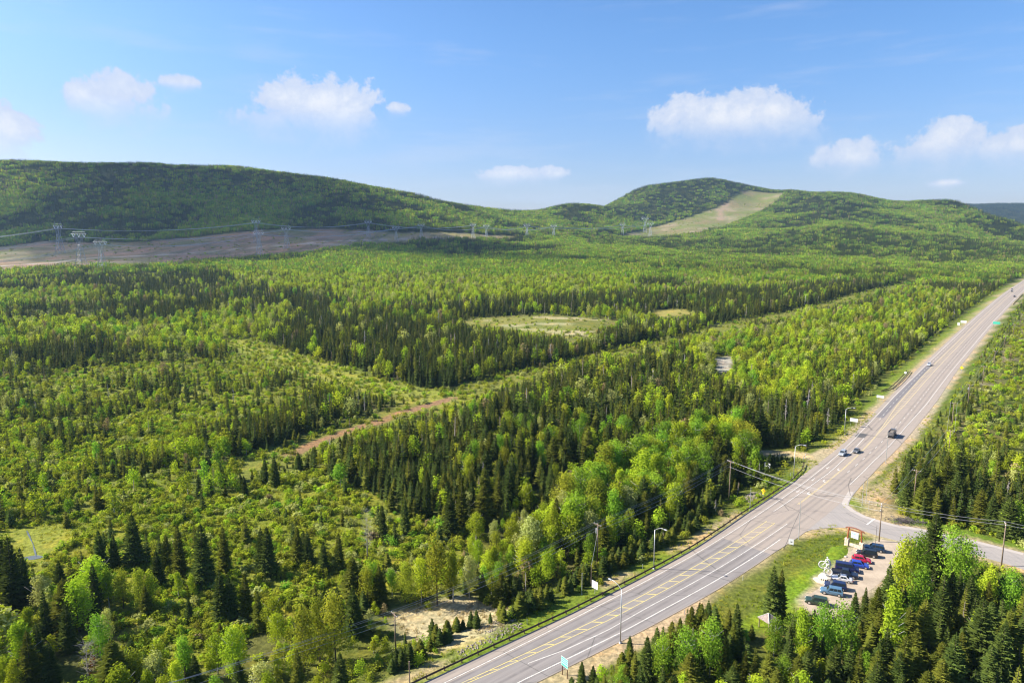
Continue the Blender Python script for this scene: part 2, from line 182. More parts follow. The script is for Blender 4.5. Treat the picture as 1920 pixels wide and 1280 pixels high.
SIDE_ROAD = [(95.79,182.32),(99.81,175.84),(104.05,173.1),(111.18,168.49),(116.74,165.95),(121.52,160.51),(124.73,156.78),(163.87,111.3),(268.24,-9.97)]
SIDE_NORTH = [(99.25,192.51),(99.25,188.07),(100.34,184.2),(102.68,181.21),(105.53,178.31),(110.81,175.84),(118.14,170.43),(124.03,165.02),(127.93,161.1)]
SIDE_SOUTH = [(75.98,172.09),(80.56,174.8),(84.85,176.01),(88.57,176.54),(91.8,176.01),(94.6,174.12),(96.86,171.09),(100.54,167.85),(108.47,164.1),(114.28,160.8),(118.81,155.94),(121.48,152.41)]
LOT = [(96.52,169.13),(86.47,163.49),(80.03,156.22),(76.06,152.14),(73.1,149.53),(70.18,148.26),(69.8,146.01),(70.7,145.04),(65.15,140.56),(62.86,137.63),(62.26,134.61),(66.71,132.53),(73.68,137.63),(83.91,146.01),(92.93,155.67),(100.93,166.58)]
AREA = {
 'row_left': [(-1353.6,1443.0),(-1160.1,1561.6),(-1114.9,1639.1),(-932.6,1587.0),(-799.9,1643.4),(-635.3,1716.1),(-546.5,1772.5),(-444.2,1800.2),(-283.1,1834.8),(-120.6,1953.8),(39.2,2030.8),(0.0,1964.2),(-154.5,1818.0),(-241.2,1733.2),(-330.1,1580.3),(-379.6,1441.5),(-421.4,1358.7),(-541.1,1291.0),(-577.1,1125.2),(-706.2,1121.4),(-811.7,1086.8),(-935.7,992.6)],
 'row_right': [(326.3,2223.7),(514.3,2616.5),(714.1,2772.2),(893.9,2987.6),(1050.9,3209.7),(1109.9,3283.8),(1260.4,3192.5),(1156.5,3006.7),(995.1,2785.3),(771.5,2471.9),(606.2,2243.9),(469.3,2292.5)],
 'meadow': [(-50.9,588.8),(-14.7,624.6),(19.9,632.9),(58.8,624.0),(91.8,614.6),(94.6,595.6),(71.2,564.8),(56.5,511.0),(44.9,494.1),(24.2,512.3),(0.0,544.7),(-26.4,558.3)],
 'meadow_east': [(141.1,686.5),(179.5,704.6),(175.7,658.2),(139.2,632.8)],
 'spruce_stand': [(-209.8,555.2),(-187.7,596.9),(-122.5,599.6),(-72.5,575.9),(-24.6,519.0),(15.0,474.8),(43.2,455.1),(38.5,411.1),(9.2,387.6),(-17.0,355.1),(-35.3,340.2),(-63.4,361.4),(-99.7,391.8),(-136.7,430.9),(-172.7,475.0)],
 'spruce_spur': [(45.2,476.9),(93.1,563.0),(182.8,628.6),(173.9,584.6),(92.5,487.6),(44.0,426.7)],
 'spruce_band': [(-168.5,595.3),(-33.3,708.2),(182.2,803.5),(304.2,884.9),(670.6,1132.7),(577.8,1000.8),(215.0,621.7),(164.2,633.2),(143.9,679.2),(-29.0,615.4)],
 'spruce_mid': [(-19.6,305.4),(35.7,373.7),(116.6,460.4),(105.3,351.9),(86.5,282.9),(28.6,235.3),(8.1,196.8),(-9.0,183.4),(-22.4,211.0),(-21.9,272.1)],
 'spruce_low': [(-59.1,235.2),(-18.5,288.4),(-9.3,188.9),(-19.2,178.9),(-40.8,191.5),(-70.8,217.5)],
 'spruce_left': [(-134.9,311.6),(-108.8,340.5),(-79.4,309.4),(-80.4,248.5),(-104.0,242.3),(-133.5,262.5)],
 'aspen_clump': [(1.9,156.3),(13.1,187.3),(35.3,222.4),(81.0,271.7),(101.0,260.7),(86.1,230.4),(60.2,210.8),(39.3,183.7),(18.2,156.2),(6.2,149.2)],
 'aspen_road': [(114.3,423.9),(181.8,478.7),(334.3,625.4),(494.9,751.9),(460.8,667.3),(240.4,402.6),(156.3,299.7),(124.3,292.0),(106.1,340.6)],
 'aspen_far': [(-439.8,1046.8),(-359.2,1362.6),(45.4,1464.3),(267.0,1183.0),(120.6,811.8),(-34.3,731.1),(-183.4,732.1),(-380.7,921.2)],
 'willow_left': [(-325.6,368.0),(-244.5,405.0),(-173.4,456.6),(-98.9,365.1),(-102.3,319.5),(-123.6,242.2),(-97.6,206.1),(-132.7,188.0),(-163.1,178.4)],
 'marsh': [(-163.1,183.7),(-132.7,188.0),(-93.2,203.7),(-75.8,233.6),(-47.5,207.7),(-19.7,184.1),(-10.1,175.1),(-15.0,150.0),(-39.3,147.1),(-53.7,130.0),(-60.1,111.7),(-70.7,111.9),(-93.4,145.1),(-119.0,152.1),(-137.7,153.3)],
 'dry_field': [(-25.2,137.8),(-12.1,144.8),(0.0,139.2),(3.5,139.9),(-1.1,129.8),(-7.7,121.3),(-14.2,120.2),(-22.3,129.2)],
 'bright_grass': [(-141.4,178.8),(-140.8,184.1),(-127.4,184.4),(-120.0,175.4),(-117.5,163.0),(-124.7,159.9)],
 'verge_island': [(37.9,133.1),(51.3,146.6),(66.0,161.2),(76.8,172.6),(87.2,176.7),(97.4,171.2),(101.0,166.7),(73.7,137.8),(66.8,132.6),(59.1,130.3),(54.7,127.4),(46.8,126.1),(42.0,127.8)],
 'lawn': [(45.2,127.7),(55.2,137.6),(65.3,148.0),(75.6,157.2),(82.2,161.5),(85.6,163.0),(80.1,156.4),(73.2,149.7),(70.0,147.9),(62.9,137.8),(57.0,130.5),(49.3,127.2)],
 'east_clear': [(103.2,197.3),(116.9,211.2),(138.0,229.9),(125.9,211.7),(113.0,195.9),(110.4,181.7),(102.3,183.2)],
 'power_strip': [(171.5,266.0),(221.0,329.2),(280.7,401.6),(361.4,497.5),(488.1,647.6),(503.7,654.6),(388.8,507.6),(300.6,407.1),(242.8,337.7),(198.0,279.7),(171.6,256.2)],
 'sand_pit': [(132.6,440.3),(148.2,450.8),(130.6,398.9),(118.5,390.0)],
}
TRACK = {
 'cutline': [(-91.0,233.6),(-84.4,248.3),(-76.8,264.4),(-69.3,277.4),(-56.6,293.4),(-40.3,314.5),(-29.1,331.3),(-15.6,355.0),(9.2,386.3),(39.1,411.0),(62.9,441.2),(94.5,478.3),(135.6,520.8),(169.1,565.1),(210.5,608.3),(293.6,693.1),(416.3,831.8),(646.5,1091.7)],
 'dirt_track': [(-83.0,247.2),(-76.4,263.0),(-70.0,276.0),(-60.3,288.5),(-49.2,307.1),(-40.9,319.4),(-29.3,333.4)],
 'second_cut': [(-199.2,489.7),(-154.3,442.7),(-114.9,401.7),(-81.6,365.9),(-54.5,341.4),(-32.9,329.4)],
 'row_track': [(-918.4,1114.2),(-892.4,1196.3),(-844.1,1343.1),(-773.3,1404.6),(-682.9,1444.7),(-593.5,1503.1),(-484.2,1565.1),(-428.9,1632.1),(-343.6,1710.1),(-220.8,1786.7),(-88.4,1908.2)],
 'row_track_lower': [(-484.2,1565.1),(-387.6,1565.8),(-313.1,1687.1)],
 'slope_track': [(800.1,2665.9),(864.5,2871.4),(934.6,3032.0)],
 'stream': [(-135.4,180.8),(-127.7,172.2),(-121.4,164.4)],
 'drive_left': [(118.6,244.4),(109.4,236.9),(105.9,242.3),(102.1,247.4),(96.5,248.4)],
}
HERO_TREES = [('spruce',-101.4,158.6,10.3),('spruce',-98.0,158.8,9.0),('spruce',-93.6,159.8,14.1),('spruce',-90.9,139.1,11.4),('spruce',-82.7,149.6,9.4),('spruce',-85.2,159.1,9.1),('spruce',-80.6,155.9,13.0),('spruce',-72.6,151.0,15.4),('spruce',-70.6,158.0,11.5),('spruce',-79.3,138.0,6.9),('spruce',-68.9,135.6,5.4),('spruce',-61.6,134.7,12.2),('spruce',-60.1,154.9,12.1),('spruce',-112.9,142.4,15.1),('spruce',-109.3,140.0,16.8),('spruce',-110.5,144.7,12.1),('spruce',-56.7,135.8,10.8),('spruce',-56.4,111.6,7.6),('spruce',-48.0,110.1,7.7),('spruce',-58.4,154.0,12.8),('spruce',-53.2,160.2,9.9),('spruce',-50.5,159.4,9.1),('spruce',-45.7,156.3,8.1),('spruce',-42.0,156.5,10.1),('spruce',-52.5,131.5,9.1),('spruce',-32.4,130.0,10.6),('spruce',-36.1,132.0,9.7),('spruce',-59.9,135.3,10.2),('spruce',-83.7,204.5,7.3),('spruce',-81.7,217.2,9.2),('spruce',-77.5,214.3,10.7),('spruce',-74.1,228.1,7.3),('spruce',-62.7,246.7,7.6),('spruce',-24.9,190.6,11.6),('spruce',-16.8,177.4,12.2),('spruce',-14.0,181.2,15.2),('spruce',-37.6,110.1,8.9),('spruce',-29.1,106.4,8.7),('spruce',53.8,131.7,11.7),('spruce',55.7,132.3,10.6),('spruce',37.0,125.5,7.0),('spruce',38.5,124.7,8.0),('spruce',34.7,122.8,7.8),('spruce',44.0,124.2,7.9),('spruce',21.7,116.3,5.5),('spruce',12.1,108.7,5.4),('spruce',14.0,108.2,5.0),('spruce',-35.0,175.2,9.8),('spruce',-29.5,179.0,10.8),('spruce',-83.2,113.3,9.4),('spruce',-89.7,119.4,9.3),('spruce',-87.5,124.6,10.2),('spruce',-86.9,113.2,11.4),('spruce',77.4,131.5,12.8),('spruce',72.9,127.1,10.5),('spruce',86.6,128.3,14.4),('spruce',77.7,119.6,14.1),('spruce',87.3,118.0,15.2),('spruce',95.2,122.2,8.3),('spruce',87.0,111.9,13.9),('spruce',49.6,113.0,9.3),('spruce',56.9,110.9,9.7),('spruce',60.6,109.8,9.7),('spruce',68.8,110.3,12.2),('spruce',76.5,108.9,13.6),('spruce',97.8,149.7,16.3),('spruce',72.8,131.4,7.1),('spruce',69.8,129.7,7.0),('spruce',135.9,190.5,13.8),('spruce',138.8,203.5,17.2),('spruce',130.2,196.4,15.8),('spruce',123.7,199.2,12.7),('spruce',127.7,211.9,10.7),('birch',-37.0,121.2,13.2),('birch',-33.4,119.3,14.9),('birch',-39.0,117.6,13.1),('birch',-50.1,113.0,11.9),('birch',-87.7,110.3,7.7),('birch',-90.6,111.7,7.2),('birch',-80.9,126.8,8.0),('birch',-79.4,121.5,10.0),('birch',-75.8,145.1,6.2),('birch',-73.3,146.3,5.2),('birch',-88.9,140.6,8.8),('birch',-85.7,140.6,9.0),('birch',-81.6,139.5,9.8),('birch',-79.5,140.5,8.8),('birch',-16.6,141.7,15.4),('birch',-13.2,143.4,12.4),('birch',-20.2,142.3,11.0),('birch',-23.9,142.7,9.5),('birch',-27.3,145.5,6.8),('birch',-9.7,144.8,10.5),('birch',49.3,118.6,9.2),('birch',53.9,117.6,11.8),('birch',58.8,119.5,11.9),('birch',61.4,117.6,13.4),('birch',26.2,109.6,10.1),('birch',30.5,109.9,11.6),('birch',35.6,113.0,11.4),('birch',84.6,138.5,15.3),('birch',89.0,141.1,14.9),('birch',99.9,146.0,16.0),('birch',101.9,144.4,14.0),('birch',103.1,138.1,11.1),('birch',107.0,137.0,11.0),('birch',83.9,131.2,14.1),('birch',71.4,119.2,16.2),('snag',-78.0,115.3,8.3),('snag',-36.8,164.0,13.9)]
PLACES = {'lamp': [(21.0,122.5,12.1),(33.7,152.8,10.8),(92.6,215.7,11.8),(133.5,266.0,11.6)],'post': [(75.0,169.3,10.5),(131.2,230.9,11.2),(103.3,192.3,6.9),(105.5,194.4,7.3),(68.9,188.6,6.8),(15.4,140.9,5.0),(17.9,144.9,5.1)],'upole': [(20.9,157.8,10.7),(66.0,198.5,12.6),(-23.0,124.7,7.6),(-18.0,110.1,4.3),(95.2,167.7,10.1),(117.6,154.5,10.8),(181.2,273.2,11.7),(212.7,310.9,10.9),(253.8,361.1,9.9),(290.3,404.8,10.4),(343.2,470.2,10.1),(390.1,526.5,9.4),(438.1,584.3,10.2),(90.7,161.2,7.2),(120.7,195.9,10.5),(157.5,237.8,10.5)],'pylon': [(-950.7,1448.6,57.6),(-734.4,1171.0,55.7),(-640.6,1072.7,43.7),(-584.6,1581.8,50.6),(-515.4,1405.5,46.3),(-488.4,1495.0,45.7),(-359.1,1728.4,48.6),(-284.6,1696.0,46.5),(-232.8,1772.4,40.5),(-106.4,1887.2,43.1),(-70.9,1910.7,42.2),(43.1,1990.5,39.4),(120.0,1990.7,39.4),(368.4,2305.0,43.8),(477.3,2484.3,60.4),(473.2,2365.9,52.2)]}
SPOT = {'green_sign': (9.4,112.2,-0.1),'white_sign': (18.3,141.4,-0.1),'yellow_sign': (76.1,197.8,-0.1),'blue_sign': (87.5,225.4,-1.4),'board_a': (143.0,277.7,0.1),'board_b': (177.8,322.2,0.5),'board_c': (381.1,572.4,5.7),'board_d': (377.3,572.7,5.6),'small_sign': (71.5,165.5,-0.1),'stop_sign': (103.2,188.3,-0.1),'yellow_far': (258.6,386.2,1.7),'green_far': (407.5,570.2,5.9),'timber_l': (86.2,165.2,-0.1),'timber_r': (87.8,163.3,-0.1),'bike': (72.1,147.6,-0.1),'gazebo': (51.9,128.6,-0.7),'pond': (-122.2,164.4,-2.9),'lean_sign': (104.1,235.4,-0.4),'tree_drive': (105.2,172.6,-0.1),'mound': (83.6,163.0,-0.1),'thinpost': (86.6,159.5,-0.1),'thinpost2': (61.2,137.3,-0.1),'post_far': (220.4,375.8,1.3)}
PARKED = [(91.27,162.59),(87.87,159.63),(84.96,156.5),(83.06,153.75),(79.21,151.88),(77.45,149.27),(75.62,147.0),(72.56,143.59),(70.58,141.13),(65.45,136.98)]
# ---- terrain: heights surveyed on a regular grid, smoothly interpolated ----
def _cubic(p0, p1, p2, p3, t):
    return p1 + 0.5*t*(p2-p0 + t*(2*p0-5*p1+4*p2-p3 + t*(3*(p1-p2)+p3-p0)))
def grid_height(x, y):
    gx = np.clip((x-GX0)/GS, 1.001, GRID.shape[1]-2.002); gy = np.clip((y-GY0)/GS, 1.001, GRID.shape[0]-2.002)
    i = np.floor(gx).astype(int); j = np.floor(gy).astype(int); fx = gx-i; fy = gy-j
    r = [_cubic(GRID[j+k, i-1], GRID[j+k, i], GRID[j+k, i+1], GRID[j+k, i+2], fx) for k in (-1, 0, 1, 2)]
    return _cubic(r[0], r[1], r[2], r[3], fy)
def _hash(i, j, s):
    n = (i*374761393 + j*668265263 + s*1442695041) & 0x7fffffff
    n = ((n ^ (n >> 13))*1274126177) & 0x7fffffff
    return ((n ^ (n >> 16)) & 0xffff)/65535.0
def vnoise(x, y, scale, seed=0):
    """smooth value noise 0..1"""
    x = np.asarray(x, float)/scale+1000; y = np.asarray(y, float)/scale+1000
    i = np.floor(x).astype(np.int64); j = np.floor(y).astype(np.int64); fx = x-i; fy = y-j
    fx = fx*fx*(3-2*fx); fy = fy*fy*(3-2*fy)
    a = _hash(i, j, seed); b = _hash(i+1, j, seed); c = _hash(i, j+1, seed); d = _hash(i+1, j+1, seed)
    return a+(b-a)*fx+(c-a)*fy+(a-b-c+d)*fx*fy
def fnoise(x, y, scale, seed=0, octaves=3):
    s = 0; w = 1; t = 0
    for k in range(octaves):
        s = s+w*vnoise(x, y, scale/2**k, seed+17*k); t += w; w *= .5
    return s/t
def smooth(a, b, v):
    t = np.clip((v-a)/(b-a), 0, 1); return t*t*(3-2*t)
def poly_dist(x, y, line):
    """distance to a polyline, which side (+1 = to the right of travel) and the height along it (if it has one)"""
    x = np.asarray(x, float); y = np.asarray(y, float)
    best = np.full(x.shape, 1e9); side = np.ones(x.shape); zz = np.zeros(x.shape)
    for a, b in zip(line[:-1], line[1:]):
        dx, dy = b[0]-a[0], b[1]-a[1]; L2 = dx*dx+dy*dy
        t = np.clip(((x-a[0])*dx+(y-a[1])*dy)/L2, 0, 1)
        d = np.hypot(x-a[0]-t*dx, y-a[1]-t*dy); m = d < best
        best = np.where(m, d, best)
        side = np.where(m, np.sign((x-a[0])*dy-(y-a[1])*dx), side)
        if len(a) > 2: zz = np.where(m, a[2]+t*(b[2]-a[2]), zz)
    return best, side, zz
def in_poly(x, y, poly):
    x = np.asarray(x, float); y = np.asarray(y, float); ins = np.zeros(x.shape, bool)
    n = len(poly)
    for k in range(n):
        x0, y0 = poly[k][:2]; x1, y1 = poly[(k+1) % n][:2]
        if y0 == y1: continue
        c = ((y0 > y) != (y1 > y)) & (x < (x1-x0)*(y-y0)/(y1-y0)+x0)
        ins ^= c
    return ins
def road_z(x, y):
    d = np.hypot(x, y); return 12.0*smooth(250, 1150, d)
def natural_height(x, y):
    """the land before the road was graded into it"""
    r = np.hypot(x, y)
    h = grid_height(x, y)
    far = smooth(900, 2200, r)
    h = h+far*38*(fnoise(x, y, 420, 3)-.5)+smooth(150, 600, r)*(1-far)*5*(fnoise(x, y, 160, 5)-.5)
    return h+1.0*(fnoise(x, y, 26, 9, 2)-.5)
def height(x, y):
    x = np.asarray(x, float); y = np.asarray(y, float)
    h = natural_height(x, y)
    d, side, _ = poly_dist(x, y, ROAD); rz = road_z(x, y)
    left = side < 0
    w = 4.5*smooth(230, 420, np.hypot(x, y))
    bank = np.where(left, smooth(10+w, 28+w, d), smooth(10+w, 50+w, d))
    g = rz-.07+(h-rz)*bank
    d2, _, _ = poly_dist(x, y, SIDE_ROAD)
    g = np.where((d2 < 60), rz-.07+(g-rz+.07)*smooth(6, 26, d2), g)
    ins = in_poly(x, y, LOT); d3, _, _ = poly_dist(x, y, LOT+LOT[:1])
    k = np.where(ins, 0, smooth(2, 14, d3))
    return rz-.07+(g-rz+.07)*k
# ---- helpers ----
def link(o): COL.objects.link(o); return o
def tag(o, label=None, cat=None, group=None, kind=None):
    if label: o['label'] = label
    if cat: o['category'] = cat
    if group: o['group'] = group
    if kind: o['kind'] = kind
    return o
def empty(name, loc, rz=0.0):
    o = bpy.data.objects.new(name, None); o.empty_display_size = .2; link(o)
    o.location = loc; o.rotation_euler = (0, 0, rz); return o
class MB:
    """collects vertices and faces of one mesh"""
    def __init__(s): s.v = []; s.f = []; s.mi = []
    def add(s, vs, fs, mi=0):
        n = len(s.v); s.v.extend(vs); s.f.extend([tuple(i+n for i in f) for f in fs]); s.mi.extend([mi]*len(fs)); return s
    def box(s, c, d, rz=0.0, mi=0, top=None):
        """centre, full size; top = (sx, sy) scale of the upper face"""
        hx, hy, hz = d[0]/2, d[1]/2, d[2]/2; tx, ty = top or (1, 1); cs, sn = math.cos(rz), math.sin(rz); vs = []
        for z, ax, ay in ((-hz, 1, 1), (hz, tx, ty)):
            for x, y in ((-hx*ax, -hy*ay), (hx*ax, -hy*ay), (hx*ax, hy*ay), (-hx*ax, hy*ay)):
                vs.append((c[0]+x*cs-y*sn, c[1]+x*sn+y*cs, c[2]+z))
        return s.add(vs, [(3, 2, 1, 0), (4, 5, 6, 7), (0, 1, 5, 4), (1, 2, 6, 5), (2, 3, 7, 6), (3, 0, 4, 7)], mi)
    def tube(s, pts, r, n=6, mi=0, caps=True):
        pts = [Vector(p) for p in pts]; rs = r if isinstance(r, (list, tuple)) else [r]*len(pts); vs = []; fs = []
        up0 = None
        for k, p in enumerate(pts):
            d = (pts[min(k+1, len(pts)-1)]-pts[max(k-1, 0)])
            d = d.normalized() if d.length > 1e-9 else Vector((0, 0, 1))
            if up0 is None: up0 = Vector((0, 0, 1)) if abs(d.z) < .9 else Vector((1, 0, 0))
            a = d.cross(up0)
            a = a.normalized() if a.length > 1e-6 else Vector((1, 0, 0))
            b = d.cross(a).normalized(); up0 = -b if False else up0
            for q in range(n):
                t = 2*math.pi*q/n; w = p+a*(rs[k]*math.cos(t))+b*(rs[k]*math.sin(t)); vs.append(tuple(w))
        for k in range(len(pts)-1):
            for q in range(n):
                i = k*n+q; j = k*n+(q+1) % n; fs.append((i, i+n, j+n, j))
        if caps: fs.append(tuple(range(n))); fs.append(tuple(reversed(range((len(pts)-1)*n, len(pts)*n))))
        return s.add(vs, fs, mi)
    def mesh(s, name, mats, smooth=False):
        me = bpy.data.meshes.new(name); me.from_pydata(s.v, [], s.f)
        for m in (mats if isinstance(mats, (list, tuple)) else [mats]): me.materials.append(m)
        if len(me.materials) > 1: me.polygons.foreach_set('material_index', s.mi)
        if smooth: me.polygons.foreach_set('use_smooth', [True]*len(me.polygons))
        me.update(); return me
    def build(s, name, mats, parent=None, loc=None, smooth=False):
        o = link(bpy.data.objects.new(name, s.mesh(name, mats, smooth)))
        if parent is not None: o.parent = parent
        if loc is not None: o.location = loc
        return o
def copy_tree(o, parent=None):
    c = o.copy(); link(c); c.parent = parent
    for ch in o.children: copy_tree(ch, c)
    return c
def H1(x, y): return float(height(np.array([x]), np.array([y]))[0])

# ---- materials ----
MATS = {}
def mat(name, col, rough=.8, metal=0.0, var=0.0, vscale=1.0, bump=0.0, bscale=30.0, spec=0.3, col2=None, coat=0.0):
    if name in MATS: return MATS[name]
    m = bpy.data.materials.new(name); m.use_nodes = True; nt = m.node_tree; b = nt.nodes['Principled BSDF']; MATS[name] = m
    b.inputs['Base Color'].default_value = (*col, 1); b.inputs['Roughness'].default_value = rough; b.inputs['Metallic'].default_value = metal
    b.inputs['Specular IOR Level'].default_value = spec; b.inputs['Coat Weight'].default_value = coat
    if var or col2:
        tc = N(nt, 'ShaderNodeTexCoord'); nz = N(nt, 'ShaderNodeTexNoise', i_Vector=tc.outputs['Object'], i_Scale=vscale, i_Detail=5.0, i_Roughness=.65)
        c2 = col2 or tuple(c*(1-var) for c in col); c1 = col if col2 else tuple(min(1, c*(1+var)) for c in col)
        nt.links.new(mix_rgb(nt, map_range(nt, nz.outputs[0], .3, .7), c2, c1), b.inputs['Base Color'])
    if bump:
        tc = N(nt, 'ShaderNodeTexCoord'); nz = N(nt, 'ShaderNodeTexNoise', i_Vector=tc.outputs['Object'], i_Scale=bscale, i_Detail=4.0)
        bp = N(nt, 'ShaderNodeBump', i_Strength=bump, i_Distance=.05, i_Height=nz.outputs[0]); nt.links.new(bp.outputs[0], b.inputs['Normal'])
    return m
galv = mat('galvanised_steel', (.42, .43, .44), .45, .5, .15, 3.0)
wood_pole = mat('weathered_pole_wood', (.20, .15, .11), .9, 0, .3, 4.0)
rust_steel = mat('weathering_steel', (.085, .055, .045), .8, .2, .35, 2.0)
white_paint = mat('white_sign_paint', (.55, .56, .56), .55, 0, .12, 1.5)
sign_back = mat('aluminium_sign_back', (.55, .56, .57), .45, .3, .1, 2.0)
green_sign_m = mat('green_sign_sheeting', (.05, .42, .30), .45)
yellow_m = mat('yellow_sign_sheeting', (.80, .52, .02), .5)
red_m = mat('red_sign_sheeting', (.55, .03, .03), .5)
dark_m = mat('black_print', (.03, .03, .035), .6)
timber_m = mat('stained_timber', (.28, .085, .035), .6, 0, .3, 3.0)
stone_m = mat('pale_rough_stone', (.52, .43, .33), .9, 0, .35, 2.0, .6, 6.0)
wire_m = mat('overhead_wire', (.36, .36, .37), .5, .3)
conductor_m = mat('line_conductor', (.55, .57, .6), .45, .4)
insul_m = mat('glass_insulator', (.85, .88, .9), .3)
lattice_m = mat('lattice_steel', (.38, .41, .45), .5, .3)
rock_m = mat('grey_rock', (.42, .37, .33), .95, 0, .4, 1.5, .8, 4.0)

def ground_material():
    m = bpy.data.materials.new('land_cover'); m.use_nodes = True; nt = m.node_tree; b = nt.nodes['Principled BSDF']
    geo = N(nt, 'ShaderNodeNewGeometry'); P = geo.outputs['Position']
    at = N(nt, 'ShaderNodeAttribute', attribute_name='cover')
    n1 = N(nt, 'ShaderNodeTexNoise', i_Vector=P, i_Scale=.9, i_Detail=6.0, i_Roughness=.7)
    n2 = N(nt, 'ShaderNodeTexNoise', i_Vector=P, i_Scale=.11, i_Detail=5.0, i_Roughness=.65)
    n3 = N(nt, 'ShaderNodeTexNoise', i_Vector=P, i_Scale=.014, i_Detail=6.0, i_Roughness=.6)
    c = at.outputs['Color']
    c = mix_rgb(nt, map_range(nt, n1.outputs[0], .38, .66), mix_rgb(nt, 1.0, c, (.52, .55, .55), 'MULTIPLY'), c)
    dry = mix_rgb(nt, 1.0, c, (1.55, 1.22, .95), 'MULTIPLY')
    c = mix_rgb(nt, M_(nt, 'MULTIPLY', map_range(nt, n2.outputs[0], .48, .68), .7), c, dry)
    c = mix_rgb(nt, M_(nt, 'MULTIPLY', map_range(nt, n3.outputs[0], .42, .62), .45), c, mix_rgb(nt, 1.0, c, (.72, .92, .7), 'MULTIPLY'))
    nt.links.new(c, b.inputs['Base Color']); b.inputs['Roughness'].default_value = .95; b.inputs['Specular IOR Level'].default_value = .1
    bp = N(nt, 'ShaderNodeBump', i_Strength=.9, i_Distance=.35, i_Height=n1.outputs[0]); nt.links.new(bp.outputs[0], b.inputs['Normal'])
    return m

def axis(lo, hi, a, b, fine, grow):
    """coordinates: fine between a and b, cells growing away from there"""
    c = list(np.arange(a, b, fine)); st = fine; v = c[-1]
    while v < hi: st = min(st*grow, 90); v += st; c.append(v)
    st = fine; v = c[0]
    while v > lo: st = min(st*grow, 90); v -= st; c.insert(0, v)
    return np.array(c)

def road_pos(x, y):
    """distance right of the highway's centre line (negative = left)"""
    d, side, _ = poly_dist(x, y, ROAD); return d*side
def near_area(x, y, key, soft):
    """1 inside an area, fading to 0 over `soft` metres beyond its edge (edge made ragged)"""
    poly = AREA[key]; xs = [p[0] for p in poly]; ys = [p[1] for p in poly]; out = np.zeros(np.shape(x))
    m = (x > min(xs)-soft) & (x < max(xs)+soft) & (y > min(ys)-soft) & (y < max(ys)+soft)
    if m.any():
        xx, yy = x[m], y[m]; wob = soft*1.2*(fnoise(xx, yy, soft*2.5, 31)-.5)
        d, _, _ = poly_dist(xx, yy, poly+poly[:1]); d = np.where(in_poly(xx, yy, poly), -d, d)
        out[m] = 1-smooth(-soft*.5, soft*.5, d+wob)
    return out
def near_track(x, y, key, w):
    line = TRACK[key]; xs = [p[0] for p in line]; ys = [p[1] for p in line]; out = np.zeros(np.shape(x)); q = w*2
    m = (x > min(xs)-q) & (x < max(xs)+q) & (y > min(ys)-q) & (y < max(ys)+q)
    if m.any():
        d, _, _ = poly_dist(x[m], y[m], line); wob = w*.35*(fnoise(x[m], y[m], w*1.5, 37)-.5)
        out[m] = 1-smooth(w*.38, w*.62, d+wob)
    return out

